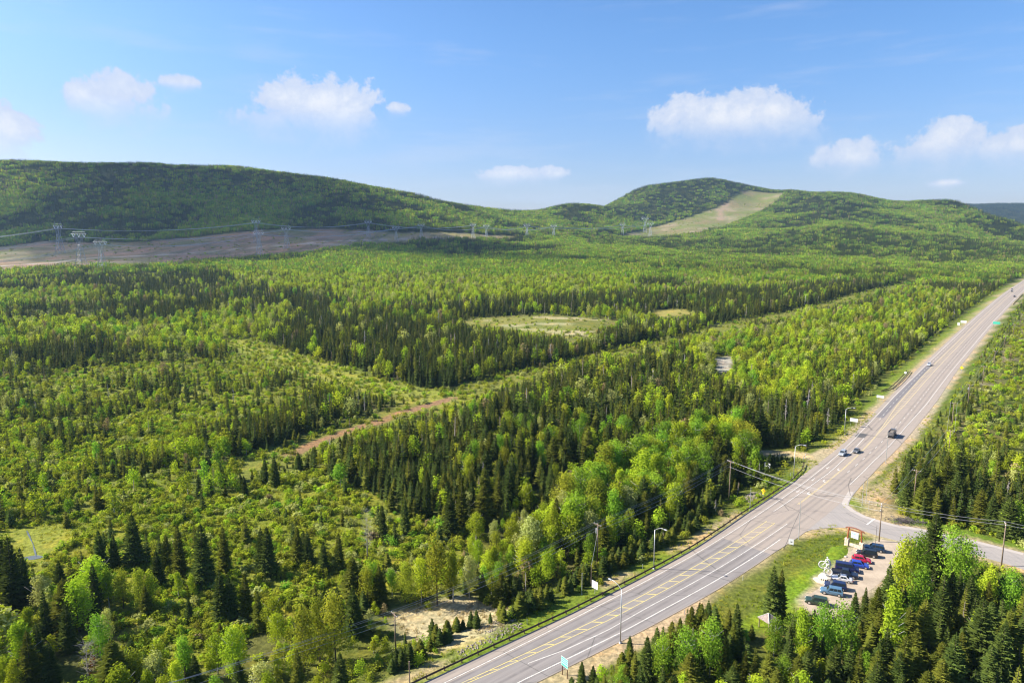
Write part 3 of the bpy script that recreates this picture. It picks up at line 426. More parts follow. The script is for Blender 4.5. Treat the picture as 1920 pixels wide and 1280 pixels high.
def cover_colour(x, y, r):
    """what grows or lies on the ground, as a base colour"""
    c = np.empty(x.shape+(3,)); c[...] = (.085, .105, .020)
    def lay(k, col): c[...] = c*(1-k[..., None])+np.array(col)*k[..., None]
    lay(.7*fnoise(x, y, 35, 41), (.165, .175, .026)); lay(.5*smooth(.5, .75, fnoise(x, y, 18, 43)), (.16, .125, .055))
    lay(.85*near_area(x, y, 'willow_left', 14), (.190, .205, .026)); lay(.9*near_area(x, y, 'marsh', 10), (.215, .225, .024))
    lay(near_area(x, y, 'bright_grass', 6), (.24, .255, .035))
    lay(near_area(x, y, 'meadow', 22)*(.55+.45*smooth(.35, .6, fnoise(x, y, 20, 46))), (.23, .225, .055)); lay(near_area(x, y, 'meadow_east', 8), (.32, .28, .075))
    k = near_area(x, y, 'meadow', 5)*smooth(.52, .66, fnoise(x*.35, y, 14, 47)); lay(k, (.42, .36, .20))
    lay(.9*near_track(x, y, 'cutline', 26), (.20, .205, .038)); lay(.9*near_track(x, y, 'second_cut', 26), (.27, .275, .045))
    lay(near_track(x, y, 'dirt_track', 6), (.30, .175, .095))
    rw = near_area(x, y, 'row_left', 14); lay(rw, (.33, .205, .135)); nn = fnoise(x, y*1.5, 90, 51)
    lay(rw*.8*smooth(.5, .68, nn), (.15, .175, .06)); lay(rw*.7*smooth(.55, .7, fnoise(x, y, 50, 53)), (.17, .115, .095))
    lay(rw*smooth(-420, -300, x), (.34, .27, .12)); lay(rw*smooth(-420, -300, x)*.6*smooth(.5, .65, fnoise(x, y, 60, 57)), (.22, .21, .06))
    lay((rw+0)*.6*smooth(.5, .62, fnoise(x, y*2.2, 26, 55, 2)), (.30, .235, .19)); lay(rw*.6*smooth(.56, .66, fnoise(x, y*2.2, 19, 56, 2)), (.10, .11, .045))
    lay(near_track(x, y, 'row_track', 13), (.40, .34, .29)); lay(.8*near_track(x, y, 'row_track_lower', 9), (.36, .31, .28))
    rr = near_area(x, y, 'row_right', 14); lay(rr, (.215, .175, .085)); lay(rr*smooth(.42, .6, fnoise(x, y, 90, 59)), (.165, .185, .045))
    lay(rr*.7*smooth(.55, .7, fnoise(x, y, 60, 61)), (.33, .26, .18)); lay(rr*.6*smooth(.5, .62, fnoise(x, y, 34, 62, 2)), (.16, .17, .05)); lay(near_track(x, y, 'slope_track', 30), (.31, .225, .155))
    lay(near_area(x, y, 'dry_field', 5), (.50, .39, .24)); lay(near_area(x, y, 'sand_pit', 5), (.45, .40, .34))
    lay(near_area(x, y, 'power_strip', 12)*.8, (.19, .17, .06)); lay(near_area(x, y, 'power_strip', 8)*smooth(.6, .7, fnoise(x, y, 12, 63)), (.34, .27, .17))
    # the road's verges: mown grass, then a band of sandy gravel beside the asphalt
    near = r < 1700
    off = np.full(x.shape, 999.); off[near] = road_pos(x[near], y[near])
    rag = 3.2*(fnoise(x, y, 9, 67)-.5)
    far = 6*smooth(220, 420, r)
    lay(((off < -6) & (off > -60))*(1-smooth(8+far, 15+far, -off+rag))*.95, (.17, .23, .022))
    lay(((off > 6) & (off < 60))*(1-smooth(11+far, 19+far, off+rag))*.85, (.13, .165, .025))
    lay(((off < -6) & (off > -60))*.8*smooth(7.5, 9.5, -off+rag)*(1-smooth(10.5, 13, -off+rag))*smooth(.48, .58, fnoise(x, y, 16, 71)), (.45, .33, .20))
    lay(((off > 0) & (off < 40))*(1-smooth(9.8, 11.2, off+rag*.6))*(1-smooth(250, 600, r)), (.47, .34, .205))
    lay(((off < 0) & (off > -40))*(1-smooth(10.2, 14.5, -off+rag))*smooth(232, 262, r)*(1-.3*smooth(300, 900, r)), (.46, .35, .23))
    lay(((off > 0) & (off < 40))*(1-smooth(10.8, 13.2, off+rag*.6))*smooth(262, 330, r), (.45, .36, .25))
    # parking corner
    lay(.9*near_area(x, y, 'verge_island', 5), (.135, .155, .025)); lay(near_area(x, y, 'lawn', 4), (.175, .265, .018))
    k = near_area(x, y, 'lawn', 3)*smooth(.5, .6, fnoise(x, y, 7, 73)); lay(.7*k, (.27, .29, .03))
    d, _, _ = poly_dist(x, y, SIDE_SOUTH); lay((d < 30)*(1-smooth(1.6, 4.2, d+rag*.8)), (.47, .34, .20))
    d, _, _ = poly_dist(x, y, SIDE_NORTH); lay((d < 40)*.9*(1-smooth(5, 12, d+rag)), (.15, .23, .02)); lay((d < 30)*(1-smooth(.9, 2.4, d+rag*.5)), (.42, .31, .19))
    lay(near_area(x, y, 'east_clear', 6)*smooth(.38, .52, fnoise(x, y, 9, 77)), (.45, .33, .19))
    d, _, _ = poly_dist(x, y, LOT+LOT[:1]); ins = in_poly(x, y, LOT); lay(np.where(ins, 1, 1-smooth(.3, 2.0, d+rag*.4)), (.47, .37, .27))
    lay(near_track(x, y, 'drive_left', 7), (.46, .35, .23))
    return c

def build_ground():
    xs = axis(-3700, 4100, -150, 190, 1.9, 1.022); ys = axis(20, 7450, 80, 300, 1.9, 1.018)
    X, Y = np.meshgrid(xs, ys); x = X.ravel(); y = Y.ravel(); z = height(x, y); nx, ny = len(xs), len(ys)
    me = bpy.data.meshes.new('ground'); i = np.arange(nx*ny).reshape(ny, nx)
    quads = np.stack([i[:-1, :-1], i[:-1, 1:], i[1:, 1:], i[1:, :-1]], -1).reshape(-1, 4)
    me.vertices.add(nx*ny); me.vertices.foreach_set('co', np.stack([x, y, z], -1).ravel())
    me.loops.add(quads.size); me.loops.foreach_set('vertex_index', quads.ravel())
    me.polygons.add(len(quads)); me.polygons.foreach_set('loop_start', np.arange(0, quads.size, 4)); me.polygons.foreach_set('use_smooth', np.ones(len(quads), bool))
    me.update(calc_edges=True)
    col = cover_colour(x, y, np.hypot(x, y)); a = me.color_attributes.new('cover', 'FLOAT_COLOR', 'POINT')
    a.data.foreach_set('color', np.concatenate([col, np.ones((len(x), 1))], 1).ravel())
    me.materials.append(ground_material())
    o = link(bpy.data.objects.new('ground', me)); tag(o, kind='structure')
build_ground()

# ---- the highway ----
RL = np.array(ROAD); RS = np.concatenate([[0], np.cumsum(np.hypot(*np.diff(RL, axis=0).T))]); ROAD_LEN = RS[-1]
def on_road(s, off):
    """world x, y of a point s metres along the road and off metres right of its centre line"""
    s = min(max(s, 0), ROAD_LEN-.01); x = np.interp(s, RS, RL[:, 0]); y = np.interp(s, RS, RL[:, 1]); e = 4.0
    tx = np.interp(s+e, RS, RL[:, 0])-np.interp(s-e, RS, RL[:, 0]); ty = np.interp(s+e, RS, RL[:, 1])-np.interp(s-e, RS, RL[:, 1]); L = math.hypot(tx, ty)
    return float(x+off*ty/L), float(y-off*tx/L)
def road_heading(s):
    a = on_road(s-3, 0); b = on_road(s+3, 0); return math.atan2(b[1]-a[1], b[0]-a[0])
def table(*pts):
    xs = [p[0] for p in pts]; vs_ = [p[1] for p in pts]; return lambda s: float(np.interp(s, xs, vs_))
ASPH_L = table((0, -8.3), (90, -7.3), (110, -6.7), (156, -7.0), (186, -8.2), (223, -8.4), (285, -8.8), (318, -9.7), (380, -10.0), (600, -9.6), (1400, -9.6))
ASPH_R = table((0, 4.8), (89, 5.3), (117, 7.2), (140, 8.0), (169, 8.2), (182, 8.9), (236, 8.8), (261, 8.3), (320, 8.9), (380, 9.8), (500, 9.2), (1400, 9.2))
EDGE_L = table((0, -5.6), (100, -4.9), (166, -5.2), (227, -5.5), (256, -6.2), (305, -7.6), (378, -8.3), (445, -7.8), (1400, -7.6))
EDGE_R = table((0, 2.6), (87, 3.2), (100, 4.0), (114, 4.8), (126, 5.0), (145, 5.5), (168, 5.9), (176, 6.0), (226, 6.1), (263, 5.4), (322, 5.5), (370, 6.6), (460, 6.8), (600, 7.2), (1400, 7.2))
YEL_L = table((70, -3.4), (79, -3.1), (87, -2.7), (103, -2.0), (115, -1.55), (150, -1.6), (186, -1.6), (205, -.15), (250, -.5), (300, -1.7), (336, -3.1), (360, -4.1), (440, -4.5), (600, -3.4), (1400, -3.2))
YEL_R = table((70, -3.1), (79, -2.55), (87, -1.8), (103, -.6), (115, .2), (150, .4), (186, .6), (205, .15), (250, -.2), (300, -1.4), (336, -1.6), (360, -1.2), (440, -1.1), (600, -.7), (1400, -.6))
def ribbon(s0, s1, fl, fr, dz, step=4.0, cols=2):
    n = max(2, int((s1-s0)/step)+1); m = MB(); uv = []
    for k in range(n):
        s = s0+(s1-s0)*k/(n-1); a, b = fl(s), fr(s)
        for q in range(cols):
            o = a+(b-a)*q/(cols-1); x, y = on_road(s, o); m.v.append((x, y, float(road_z(x, y))+dz)); uv.append((o, s))
    for k in range(n-1):
        for q in range(cols-1):
            i = k*cols+q; m.f.append((i, i+1, i+1+cols, i+cols)); m.mi.append(0)
    m.uv = uv; return m
def with_uv(o, uv):
    l = o.data.uv_layers.new(name='lane'); idx = np.empty(len(o.data.loops), int); o.data.loops.foreach_get('vertex_index', idx)
    l.data.foreach_set('uv', np.array(uv)[idx].ravel()); return o
def asphalt(name, base, dark, tracks, wear=.5):
    m = bpy.data.materials.new(name); m.use_nodes = True; nt = m.node_tree; b = nt.nodes['Principled BSDF']
    geo = N(nt, 'ShaderNodeNewGeometry'); P = geo.outputs['Position']; uv = N(nt, 'ShaderNodeUVMap', uv_map='lane'); sp = N(nt, 'ShaderNodeSeparateXYZ', i_0=uv.outputs[0])
    mp = N(nt, 'ShaderNodeMapping', i_Vector=uv.outputs[0], i_Scale=(1.3, .035, 1.0)); lng = N(nt, 'ShaderNodeTexNoise', i_Vector=mp.outputs[0], i_Scale=1.0, i_Detail=5.0, i_Roughness=.7)
    n2 = N(nt, 'ShaderNodeTexNoise', i_Vector=P, i_Scale=.22, i_Detail=6.0, i_Roughness=.7); n3 = N(nt, 'ShaderNodeTexNoise', i_Vector=P, i_Scale=9.0, i_Detail=3.0)
    k = None
    for o, w in tracks:      # strips polished dark by wheels
        d = M_(nt, 'ABSOLUTE', M_(nt, 'SUBTRACT', sp.outputs[0], o)); f = map_range(nt, d, w, w*.25); k = f if k is None else M_(nt, 'MAXIMUM', k, f)
    kk = M_(nt, 'MULTIPLY', map_range(nt, lng.outputs[0], .32, .62), wear)
    if k is not None: kk = M_(nt, 'MULTIPLY', M_(nt, 'MAXIMUM', M_(nt, 'MULTIPLY', k, .72), M_(nt, 'MULTIPLY', kk, .6)), map_range(nt, n2.outputs[0], .3, .62, .35, 1.0))
    c = mix_rgb(nt, kk, base, dark)
    c = mix_rgb(nt, M_(nt, 'MULTIPLY', map_range(nt, n2.outputs[0], .35, .7), .35), c, mix_rgb(nt, 1.0, c, (1.22, 1.18, 1.12), 'MULTIPLY'))
    c = mix_rgb(nt, M_(nt, 'MULTIPLY', map_range(nt, n3.outputs[0], .4, .7), .22), c, mix_rgb(nt, 1.0, c, (.7, .7, .72), 'MULTIPLY'))
    # tar-sealed cracks across the lanes
    mc = N(nt, 'ShaderNodeMapping', i_Vector=P, i_Scale=(.045, .085, 1.0), i_Rotation=(0, 0, .6)); vo = N(nt, 'ShaderNodeTexVoronoi', feature='DISTANCE_TO_EDGE', i_Vector=mc.outputs[0], i_Scale=1.0, i_Randomness=.9)
    crack = map_range(nt, vo.outputs[0], .007, .002); c = mix_rgb(nt, M_(nt, 'MULTIPLY', crack, .55), c, (.06, .058, .055))
    nt.links.new(c, b.inputs['Base Color']); b.inputs['Roughness'].default_value = .9; b.inputs['Specular IOR Level'].default_value = .2
    bp = N(nt, 'ShaderNodeBump', i_Strength=.3, i_Distance=.02, i_Height=n3.outputs[0]); nt.links.new(bp.outputs[0], b.inputs['Normal'])
    return m
TRK = [(-5.0, .75), (-6.6, .6), (-2.9, .6), (2.0, .7), (3.7, .7), (5.6, .6)]
asph_main = asphalt('worn_beige_asphalt', (0.288, 0.245, 0.211), (0.172, 0.153, 0.142), TRK, .5)
asph_new = asphalt('newer_grey_asphalt', (0.225, 0.206, 0.198), (0.116, 0.107, 0.107), [(-4.3, .6), (-2.6, .7), (1.2, .5), (3.6, .7), (5.3, .5)], .8)
asph_side = asphalt('side_road_asphalt', (0.284, 0.258, 0.241), (0.215, 0.202, 0.194), [], .5)
shoulder_m = asphalt('gravelly_shoulder', (.345, .30, .27), (.27, .235, .21), [], .6)
patch_m = asphalt('dark_repair_patch', (.105, .10, .10), (.08, .08, .08), [], .5)
r = ribbon(0, ROAD_LEN, ASPH_L, ASPH_R, 0.0, 4.0, 5)
def skirt(m, loop, drop=.16, out=.10):
    """the pavement's sloping edge down into the ground"""
    n = len(m.v)
    for i in loop: x, y, z = m.v[i]; m.v.append((x, y, z-drop)); (m.uv.append(m.uv[i]) if hasattr(m, 'uv') else None)
    for k in range(len(loop)-1): m.f.append((loop[k], n+k, n+k+1, loop[k+1])); m.mi.append(0)
nr = len(r.v)//5; skirt(r, [5*k for k in range(nr)]); skirt(r, [5*k+4 for k in range(nr)])
highway = with_uv(r.build('highway', asph_main), r.uv); tag(highway, kind='structure')
def skewed(f, k): return f
def lane_patch(name, s0, s1, fl, fr, dz, m, parent=highway, skew=0.0, label=None):
    rb = ribbon(s0, s1, fl, fr, dz, 4.0, 3)
    o = with_uv(rb.build(name, m, parent), rb.uv)
    if label: o['label'] = label
    return o
def K(v): return lambda s: v
new_end = 167.0
lane_patch('newer_asphalt', 0, new_end, lambda s: EDGE_L(s)+.5, lambda s: ASPH_R(s)-.25, .006, asph_new, label='smoother grey asphalt of the nearer road section')
lane_patch('repair_patch', 291.5, 298.5, K(-7.9), K(-4.4), .006, patch_m, label='dark square asphalt repair in the outer lane')
for s0, w in ((313, 1.1), (317.2, 1.0), (321.5, .9)):
    lane_patch('repair_patch', s0, s0+w, K(-9.6), K(-7.7), .006, patch_m)
dark_lane = asphalt('resurfaced_lane', (0.185, 0.172, 0.176), (0.103, 0.099, 0.103), [(-6.6, .5), (-5.3, .5)], .8)
lane_patch('resurfaced_lane', 330, 478, lambda s: EDGE_L(s)+.35, lambda s: EDGE_L(s)+3.3, .006, dark_lane, label='greyer resurfaced outer lane further up the road')

def paint_material(name, col, wear):
    m = bpy.data.materials.new(name); m.use_nodes = True; nt = m.node_tree; b = nt.nodes['Principled BSDF']; geo = N(nt, 'ShaderNodeNewGeometry')
    n1 = N(nt, 'ShaderNodeTexNoise', i_Vector=geo.outputs['Position'], i_Scale=1.6, i_Detail=6.0, i_Roughness=.8)
    nt.links.new(mix_rgb(nt, M_(nt, 'MULTIPLY', map_range(nt, n1.outputs[0], .42, .62), wear), col, (.30, .27, .24)), b.inputs['Base Color']); b.inputs['Roughness'].default_value = .7; return m
white_line = paint_material('worn_white_road_paint', (.62, .60, .56), .8); yellow_line = paint_material('worn_yellow_road_paint', (.60, .48, .10), .8)
yellow_faded = paint_material('faded_yellow_road_paint', (.50, .39, .17), .9)
def line(name, s0, s1, f, w, m, dz=.010, step=4.0): return ribbon(s0, s1, lambda s: f(s)-w/2, lambda s: f(s)+w/2, dz, step).build(name, m, highway)
line('edge_line', 0, 166, EDGE_L, .16, white_line); line('edge_line', 166, ROAD_LEN, EDGE_L, .17, white_line)
line('edge_line', 20, 177, EDGE_R, .20, white_line); line('edge_line', 232, ROAD_LEN, EDGE_R, .18, white_line)
line('lane_line', 92, 188, table((92, .2), (100, 1.6), (111, 2.5), (124, 2.3), (150, 2.75), (168, 2.95), (188, 3.25)), .16, white_line)
line('turn_lane_line', 194, 292, table((194, -3.1), (230, -2.85), (237, -2.6), (266, -3.4), (292, -4.5)), .18, white_line)
line('centre_line', 20, 186, YEL_L, .16, yellow_line); line('centre_line', 70, 186, YEL_R, .15, yellow_line)
line('centre_line', 204, 300, YEL_L, .20, yellow_faded); line('centre_line', 204, 300, YEL_R, .20, yellow_faded)
line('centre_line', 300, ROAD_LEN, YEL_L, .26, yellow_faded); line('centre_line', 300, ROAD_LEN, YEL_R, .26, yellow_faded)
def slanted(s, a, b, ds, w, m, name):
    x0, y0 = on_road(s, a); x1, y1 = on_road(s+ds, b); dx, dy = x1-x0, y1-y0; L = math.hypot(dx, dy); hd = road_heading(s); px, py = math.cos(hd)*w/2, math.sin(hd)*w/2
    z = float(road_z(x0, y0))+.012
    return MB().add([(x0-px, y0-py, z), (x1-px, y1-py, z), (x1+px, y1+py, z), (x0+px, y0+py, z)], [(0, 1, 2, 3)]).build(name, m, highway)
for s in np.arange(81, 186, 4.32): slanted(s, YEL_L(s)+.1, YEL_R(s)-.08, 1.5, .34, yellow_line if s < 166 else yellow_faded, 'median_bar')
for k, s in enumerate(np.arange(306, 640, 4.3)): slanted(s, YEL_L(s)+.12, YEL_R(s)-.1, 1.6, .7, yellow_faded, 'median_bar')
def dashes(s0, s1, f, on, gap, w, m=white_line):
    s = s0
    while s < s1: line('lane_dash', s, s+on, f, w, m, .012, on); s += on+gap
dashes(244, 900, table((244, 1.9), (300, 2.1), (360, 2.9), (1400, 3.2)), 3.0, 6.0, .16)
dashes(326, 900, table((326, -5.4), (360, -6.2), (1400, -5.6)), 3.0, 6.0, .16)
dashes(64, 86, table((64, .0), (86, .35)), 3.0, 9.0, .15)
def arrow(s, off, turn):
    """painted lane arrow pointing back down the road"""
    m = MB(); z = .013; hd = road_heading(s)+math.pi; x, y = on_road(s, off); c, n_ = math.cos(hd), math.sin(hd)
    pts = [(-1.6, -.09), (.5, -.09), (.5, -.32), (1.5, 0), (.5, .32), (.5, .09), (-1.6, .09)] if not turn else \
          [(-1.6, -.10), (.3, -.10), (.7, .35), (.7, .10), (1.15, .75), (.35, 1.05), (.42, .72), (.1, .12), (-1.6, .12)]
    m.add([(x+c*a-n_*b, y+n_*a+c*b, float(road_z(x, y))+z) for a, b in pts], [tuple(range(len(pts)))]); return m.build('lane_arrow', white_line, highway)
for s, o_, t in ((215.5, -1.3, True), (230.2, -1.5, True), (245.2, -1.55, True), (215.3, -4.1, False), (229.4, -4.4, False), (244.8, -4.6, False)): arrow(s, o_, t)

def sheet(name, pts, dz, m, parent=None):
    mb = MB(); mb.add([(x, y, float(road_z(x, y))+dz) for x, y in pts], [tuple(range(len(pts)))])
    n = len(pts); mb.add([(x, y, z-.16) for x, y, z in mb.v], []); mb.f += [(k, n+k, n+(k+1) % n, (k+1) % n) for k in range(n)]; mb.mi += [0]*n
    o = mb.build(name, m, parent); bm_tri(o); with_uv(o, [(p[0], p[1]) for p in mb.v]); return o
import bmesh
def bm_tri(o):
    bm = bmesh.new(); bm.from_mesh(o.data); bmesh.ops.triangulate(bm, faces=bm.faces, ngon_method='EAR_CLIP'); bm.normal_update()
    if bm.faces and sum(f.normal.z*f.calc_area() for f in bm.faces) < 0: bmesh.ops.reverse_faces(bm, faces=bm.faces)
    bm.to_mesh(o.data); bm.free()
# mouth of the side road and the side road itself, running under the highway's edge
e1 = (SIDE_NORTH[-1][0]+420*(SIDE_NORTH[-1][0]-SIDE_NORTH[-2][0])/20, SIDE_NORTH[-1][1]+420*(SIDE_NORTH[-1][1]-SIDE_NORTH[-2][1])/20)
e2 = (SIDE_SOUTH[-1][0]+420*(SIDE_NORTH[-1][0]-SIDE_NORTH[-2][0])/20, SIDE_SOUTH[-1][1]+420*(SIDE_NORTH[-1][1]-SIDE_NORTH[-2][1])/20)
mouth = [on_road(184, 5), on_road(200, 4), on_road(220, 4), on_road(236, 6), on_road(236, 8.8), on_road(226, 9.3), on_road(220, 9.9), on_road(214, 11.0)]
side = sheet('side_road', list(reversed(SIDE_SOUTH))+mouth+SIDE_NORTH+[e1, e2], -.006, asph_side); tag(side, kind='structure')
lot_m = mat('packed_gravel', (.345, .28, .215), .95, 0, .16, .35, .5, 8.0)
lot = sheet('parking_lot', LOT, -.05, lot_m); tag(lot, kind='structure')
# worn tar seals and the stop line at the side road's mouth
def strip(pts, w, name, m, parent, dz):
    mb = MB(); P = [Vector((*p, 0)) for p in pts]; vs = []
    for k, p in enumerate(P):
        d = (P[min(k+1, len(P)-1)]-P[max(k-1, 0)]).normalized(); n = Vector((-d.y, d.x, 0))*w/2
        vs += [(p.x+n.x, p.y+n.y, float(road_z(p.x, p.y))+dz), (p.x-n.x, p.y-n.y, float(road_z(p.x, p.y))+dz)]
    mb.add(vs, [(2*k+1, 2*k+3, 2*k+2, 2*k) for k in range(len(P)-1)]); return mb.build(name, m, parent)
sl = [(101.9, 182.5), (97.5, 178.3)]
strip(sl, .4, 'stop_line', white_line, side, .004)
def inset(line_, d): 
    out = []
    for k, p in enumerate(line_):
        a = line_[max(k-1, 0)]; b = line_[min(k+1, len(line_)-1)]; L = math.hypot(b[0]-a[0], b[1]-a[1]); out.append((p[0]+(b[1]-a[1])/L*d, p[1]-(b[0]-a[0])/L*d))
    return out
pale_edge = asphalt('pale_dusty_shoulder', (0.370, 0.331, 0.301), (0.310, 0.284, 0.258), [], .4)
strip(inset([on_road(226, 9.0)]+[on_road(216, 10.4)]+SIDE_NORTH, .9), 1.5, 'dusty_shoulder', pale_edge, side, .003)
tar = mat('crack_sealant', (.05, .048, .046), .7)
for a, b in (((172, 9.0), (199, 2.5)), ((196, 8.0), (203, -5.5)), ((222, 8.5), (207, -5.0)), ((186, 4), (190, 12))):
    p, q = on_road(*a), on_road(*b); n = 6
    strip([(p[0]+(q[0]-p[0])*k/n+random.uniform(-.12, .12), p[1]+(q[1]-p[1])*k/n+random.uniform(-.12, .12)) for k in range(n+1)], .09, 'crack_seal', tar, highway, .011)
line('crack_seal', 296.8, 297.05, K(0), 14, tar, .011, .2)
# ---- guardrails ----
rail_mesh_cache = {}
def guardrail(label, s0, s1, f, flip=1):
    """W-beam rail on posts along the road; f gives its offset"""
    x0, y0 = on_road(s0, f(s0)); root = empty('guardrail', (x0, y0, float(road_z(x0, y0)))); tag(root, label, 'guardrail')
    n = int((s1-s0)/1.9); prof = [(0, .44), (.06, .52), (0, .63), (.06, .74), (0, .84)]; mb = MB(); back = MB()
    for k in range(n+1):
        s = s0+(s1-s0)*k/n; x, y = on_road(s, f(s)); z = float(road_z(x, y)); h = road_heading(s); nx, ny = math.sin(h)*flip, -math.cos(h)*flip
        for o_, dz in prof: mb.v.append((x+nx*o_-x0, y+ny*o_-y0, z+dz-root.location.z))
        for o_, dz in ((-.04, .84), (-.04, .44)): mb.v.append((x+nx*o_-x0, y+ny*o_-y0, z+dz-root.location.z))
    m = len(prof)+2
    for k in range(n):
        for q in range(m): a = k*m+q; b = k*m+(q+1) % m; mb.f.append((a, b, b+m, a+m)); mb.mi.append(0)
    mb.build('rail', rust_steel, root)
    if 'post' not in rail_mesh_cache: rail_mesh_cache['post'] = MB().box((0, 0, .26), (.17, .20, 1.04)).box((0, -.14, .63), (.13, .12, .30)).mesh('post', rust_steel)
    s = s0+.4
    while s < s1:
        x, y = on_road(s, f(s)-.22*flip); p = link(bpy.data.objects.new('post', rail_mesh_cache['post'])); p.parent = root; p.location = (x-x0, y-y0, float(road_z(x, y))-root.location.z); p.rotation_euler = (0, 0, road_heading(s)+(0 if flip < 0 else math.pi)); s += 3.8
RAIL_END = table((0, 0), (222, 0), (236, -1.2), (244, -3.2))
guardrail('long dark guardrail following the near road below the woods', 52, 243, lambda s: ASPH_L(s)-.35+RAIL_END(s))
guardrail('short curved guardrail further up beside the left shoulder', 384, 452, lambda s: -11.6+.9*math.sin((s-384)/68*math.pi)-(3.0*(1-smooth(384, 396, s))))
guardrail('second parallel guardrail behind the short curved one', 386, 452, lambda s: -13.6+.9*math.sin((s-384)/68*math.pi)-(2.0*(1-smooth(384, 396, s))))
guardrail('distant guardrail on the right shoulder near the road end', 900, 1060, lambda s: 10.6, -1)

# ---- street lamps and plain posts ----
def street_lamp(x, y, h, ang, label):
    root = empty('street_lamp', (x, y, H1(x, y)), ang); tag(root, label, 'street lamp', 'highway lamps')
    b = MB(); b.tube([(0, 0, -.4), (0, 0, .25)], .26, 8); b.tube([(0, 0, .25), (0, 0, h-1.0)], [.13, .085], 8); b.build('pole', galv, root, smooth=True)
    a = MB(); pts = [(2.6*(t**1.25), 0, h-1.15+1.15*math.sin(t*math.pi/2)) for t in [k/9 for k in range(10)]]; a.tube(pts, [.065-.02*k/9 for k in range(10)], 6); a.build('arm', galv, root, smooth=True)
    hd = MB(); hd.box((2.95, 0, h-.02), (.85, .34, .16), top=(.8, .7)); hh = hd.build('lamp_head', galv, root); g = MB(); g.box((3.0, 0, h-.125), (.5, .26, .05)); g.build('lens', mat('lamp_lens', (.6, .6, .55), .2), hh)
LL = PLACES['lamp']
def toward_road(x, y): 
    k = min(range(len(RL)), key=lambda q: (RL[q][0]-x)**2+(RL[q][1]-y)**2); s = RS[k]; off = float(road_pos(np.array([x]), np.array([y]))[0]); h = road_heading(s); return h-math.pi/2 if off < 0 else h+math.pi/2
for (x, y, h), lab in zip(LL, ('nearest street lamp, on the right shoulder, arm over the road', 'street lamp behind the long guardrail near the white sign', 'street lamp on the grass by the gravel track entrance', 'farthest street lamp, before the dark forest edge')):
    street_lamp(x, y, h, toward_road(x, y), lab)
def steel_post(x, y, h, label, r=.085, name='metal_post', m=None):
    mb = MB(); mb.tube([(0, 0, -.4), (0, 0, .12)], r*1.7, 8); mb.tube([(0, 0, .12), (0, 0, h)], [r, r*.75], 8); mb.tube([(0, 0, h), (0, 0, h+.06)], r*1.1, 8)
    o = mb.build(name, m or galv, loc=(x, y, H1(x, y)), smooth=False); tag(o, label, 'post', 'bare steel posts'); return o
for (x, y, h), lab in zip(PLACES['post'], ('tall bare steel post at the junction beside the small white sign', 'tall bare steel post on the gravel shoulder before the truck', 'left one of two steel posts at the junction corner', 'right one of two steel posts at the junction corner', 'slim steel post behind the guardrail near the yellow sign', 'short grey pipe post on the grass bank', 'wooden stub post behind the white roadside sign')):
    steel_post(x, y, h, lab, .09 if h > 8 else .075, m=wood_pole if 'wooden' in lab else None)
# delineator stakes along the guardrail
for k, (s, o_) in enumerate(((100.5, -9.6), (121, -9.4), (137.5, -9.3), (204, -10.6), (228, -11.2), (150, 9.6), (128, 9.0))):
    x, y = on_road(s, o_); mb = MB(); mb.box((0, 0, .55), (.10, .05, 1.3)); mb.box((0, 0, .95), (.104, .054, .18), mi=1)
    tag(mb.build('marker_stake', [white_paint, mat('stake_reflector', (.7, .66, .5), .4)], loc=(x, y, H1(x, y))), ('white marker stake at the riprap by the guardrail', 'white marker stake on the bank left of the near lamp', 'white marker stake beside the lamp behind the guardrail', 'white marker stake near the yellow sign', 'white marker stake near the guardrail end', 'white marker stake on the sandy right shoulder', 'white marker stake above the right shoulder spruces')[k], 'marker', 'roadside marker stakes')

# ---- wooden power poles and their wires ----
UP = PLACES['upole']
arm_xf = {}
def utility_pole(i, ang, label, transformer=False, arms=1, h=None):
    x, y, hh = UP[i]; h = h or hh; z = H1(x, y); root = empty('utility_pole', (x, y, z), ang); tag(root, label, 'utility pole', 'wooden power poles')
    MB().tube([(0, 0, -.8), (0, 0, h*.5), (0, 0, h)], [.17, .14, .11], 8).build('pole', wood_pole, root, smooth=True); tips = []
    for a in range(arms):
        za = h-.35-1.0*a; am = MB(); am.box((0, .12, za), (2.5, .11, .13)); am.tube([(-.75, .12, za), (0, .05, za-.7)], .025, 4); am.tube([(.75, .12, za), (0, .05, za-.7)], .025, 4); ao = am.build('crossarm', wood_pole, root)
        for q in (-1.12, .45, 1.12):
            MB().tube([(q, .12, za+.06), (q, .12, za+.16), (q, .12, za+.26)], [.05, .075, .04], 6).build('insulator', insul_m, ao)
            c, s_ = math.cos(ang), math.sin(ang); tips.append((x+q*c-.12*s_, y+q*s_+.12*c, z+za+.27))
    if transformer:
        t = MB(); t.tube([(.38, 0, h-2.6), (.38, 0, h-1.5)], .27, 10); t.tube([(.38, 0, h-1.5), (.38, 0, h-1.42)], [.27, .1], 10); t.build('transformer', galv, root, smooth=False)
    arm_xf[i] = tips; return root
def along(i, j): a, b = UP[i], UP[j]; return math.atan2(b[1]-a[1], b[0]-a[0])+math.pi/2
utility_pole(0, along(2, 1), 'wooden pole with transformer at the wood edge behind guardrail', True)
utility_pole(1, along(0, 4)+.35, 'tall wooden pole whose wires swing across the highway')
utility_pole(2, along(2, 0), 'wooden pole rising from the brush beside the tan field')
utility_pole(4, along(4, 5), 'wooden pole with streetlight arm at the parking lot entrance', arms=2)
utility_pole(5, along(4, 5), 'wooden pole beside the side road at the right')
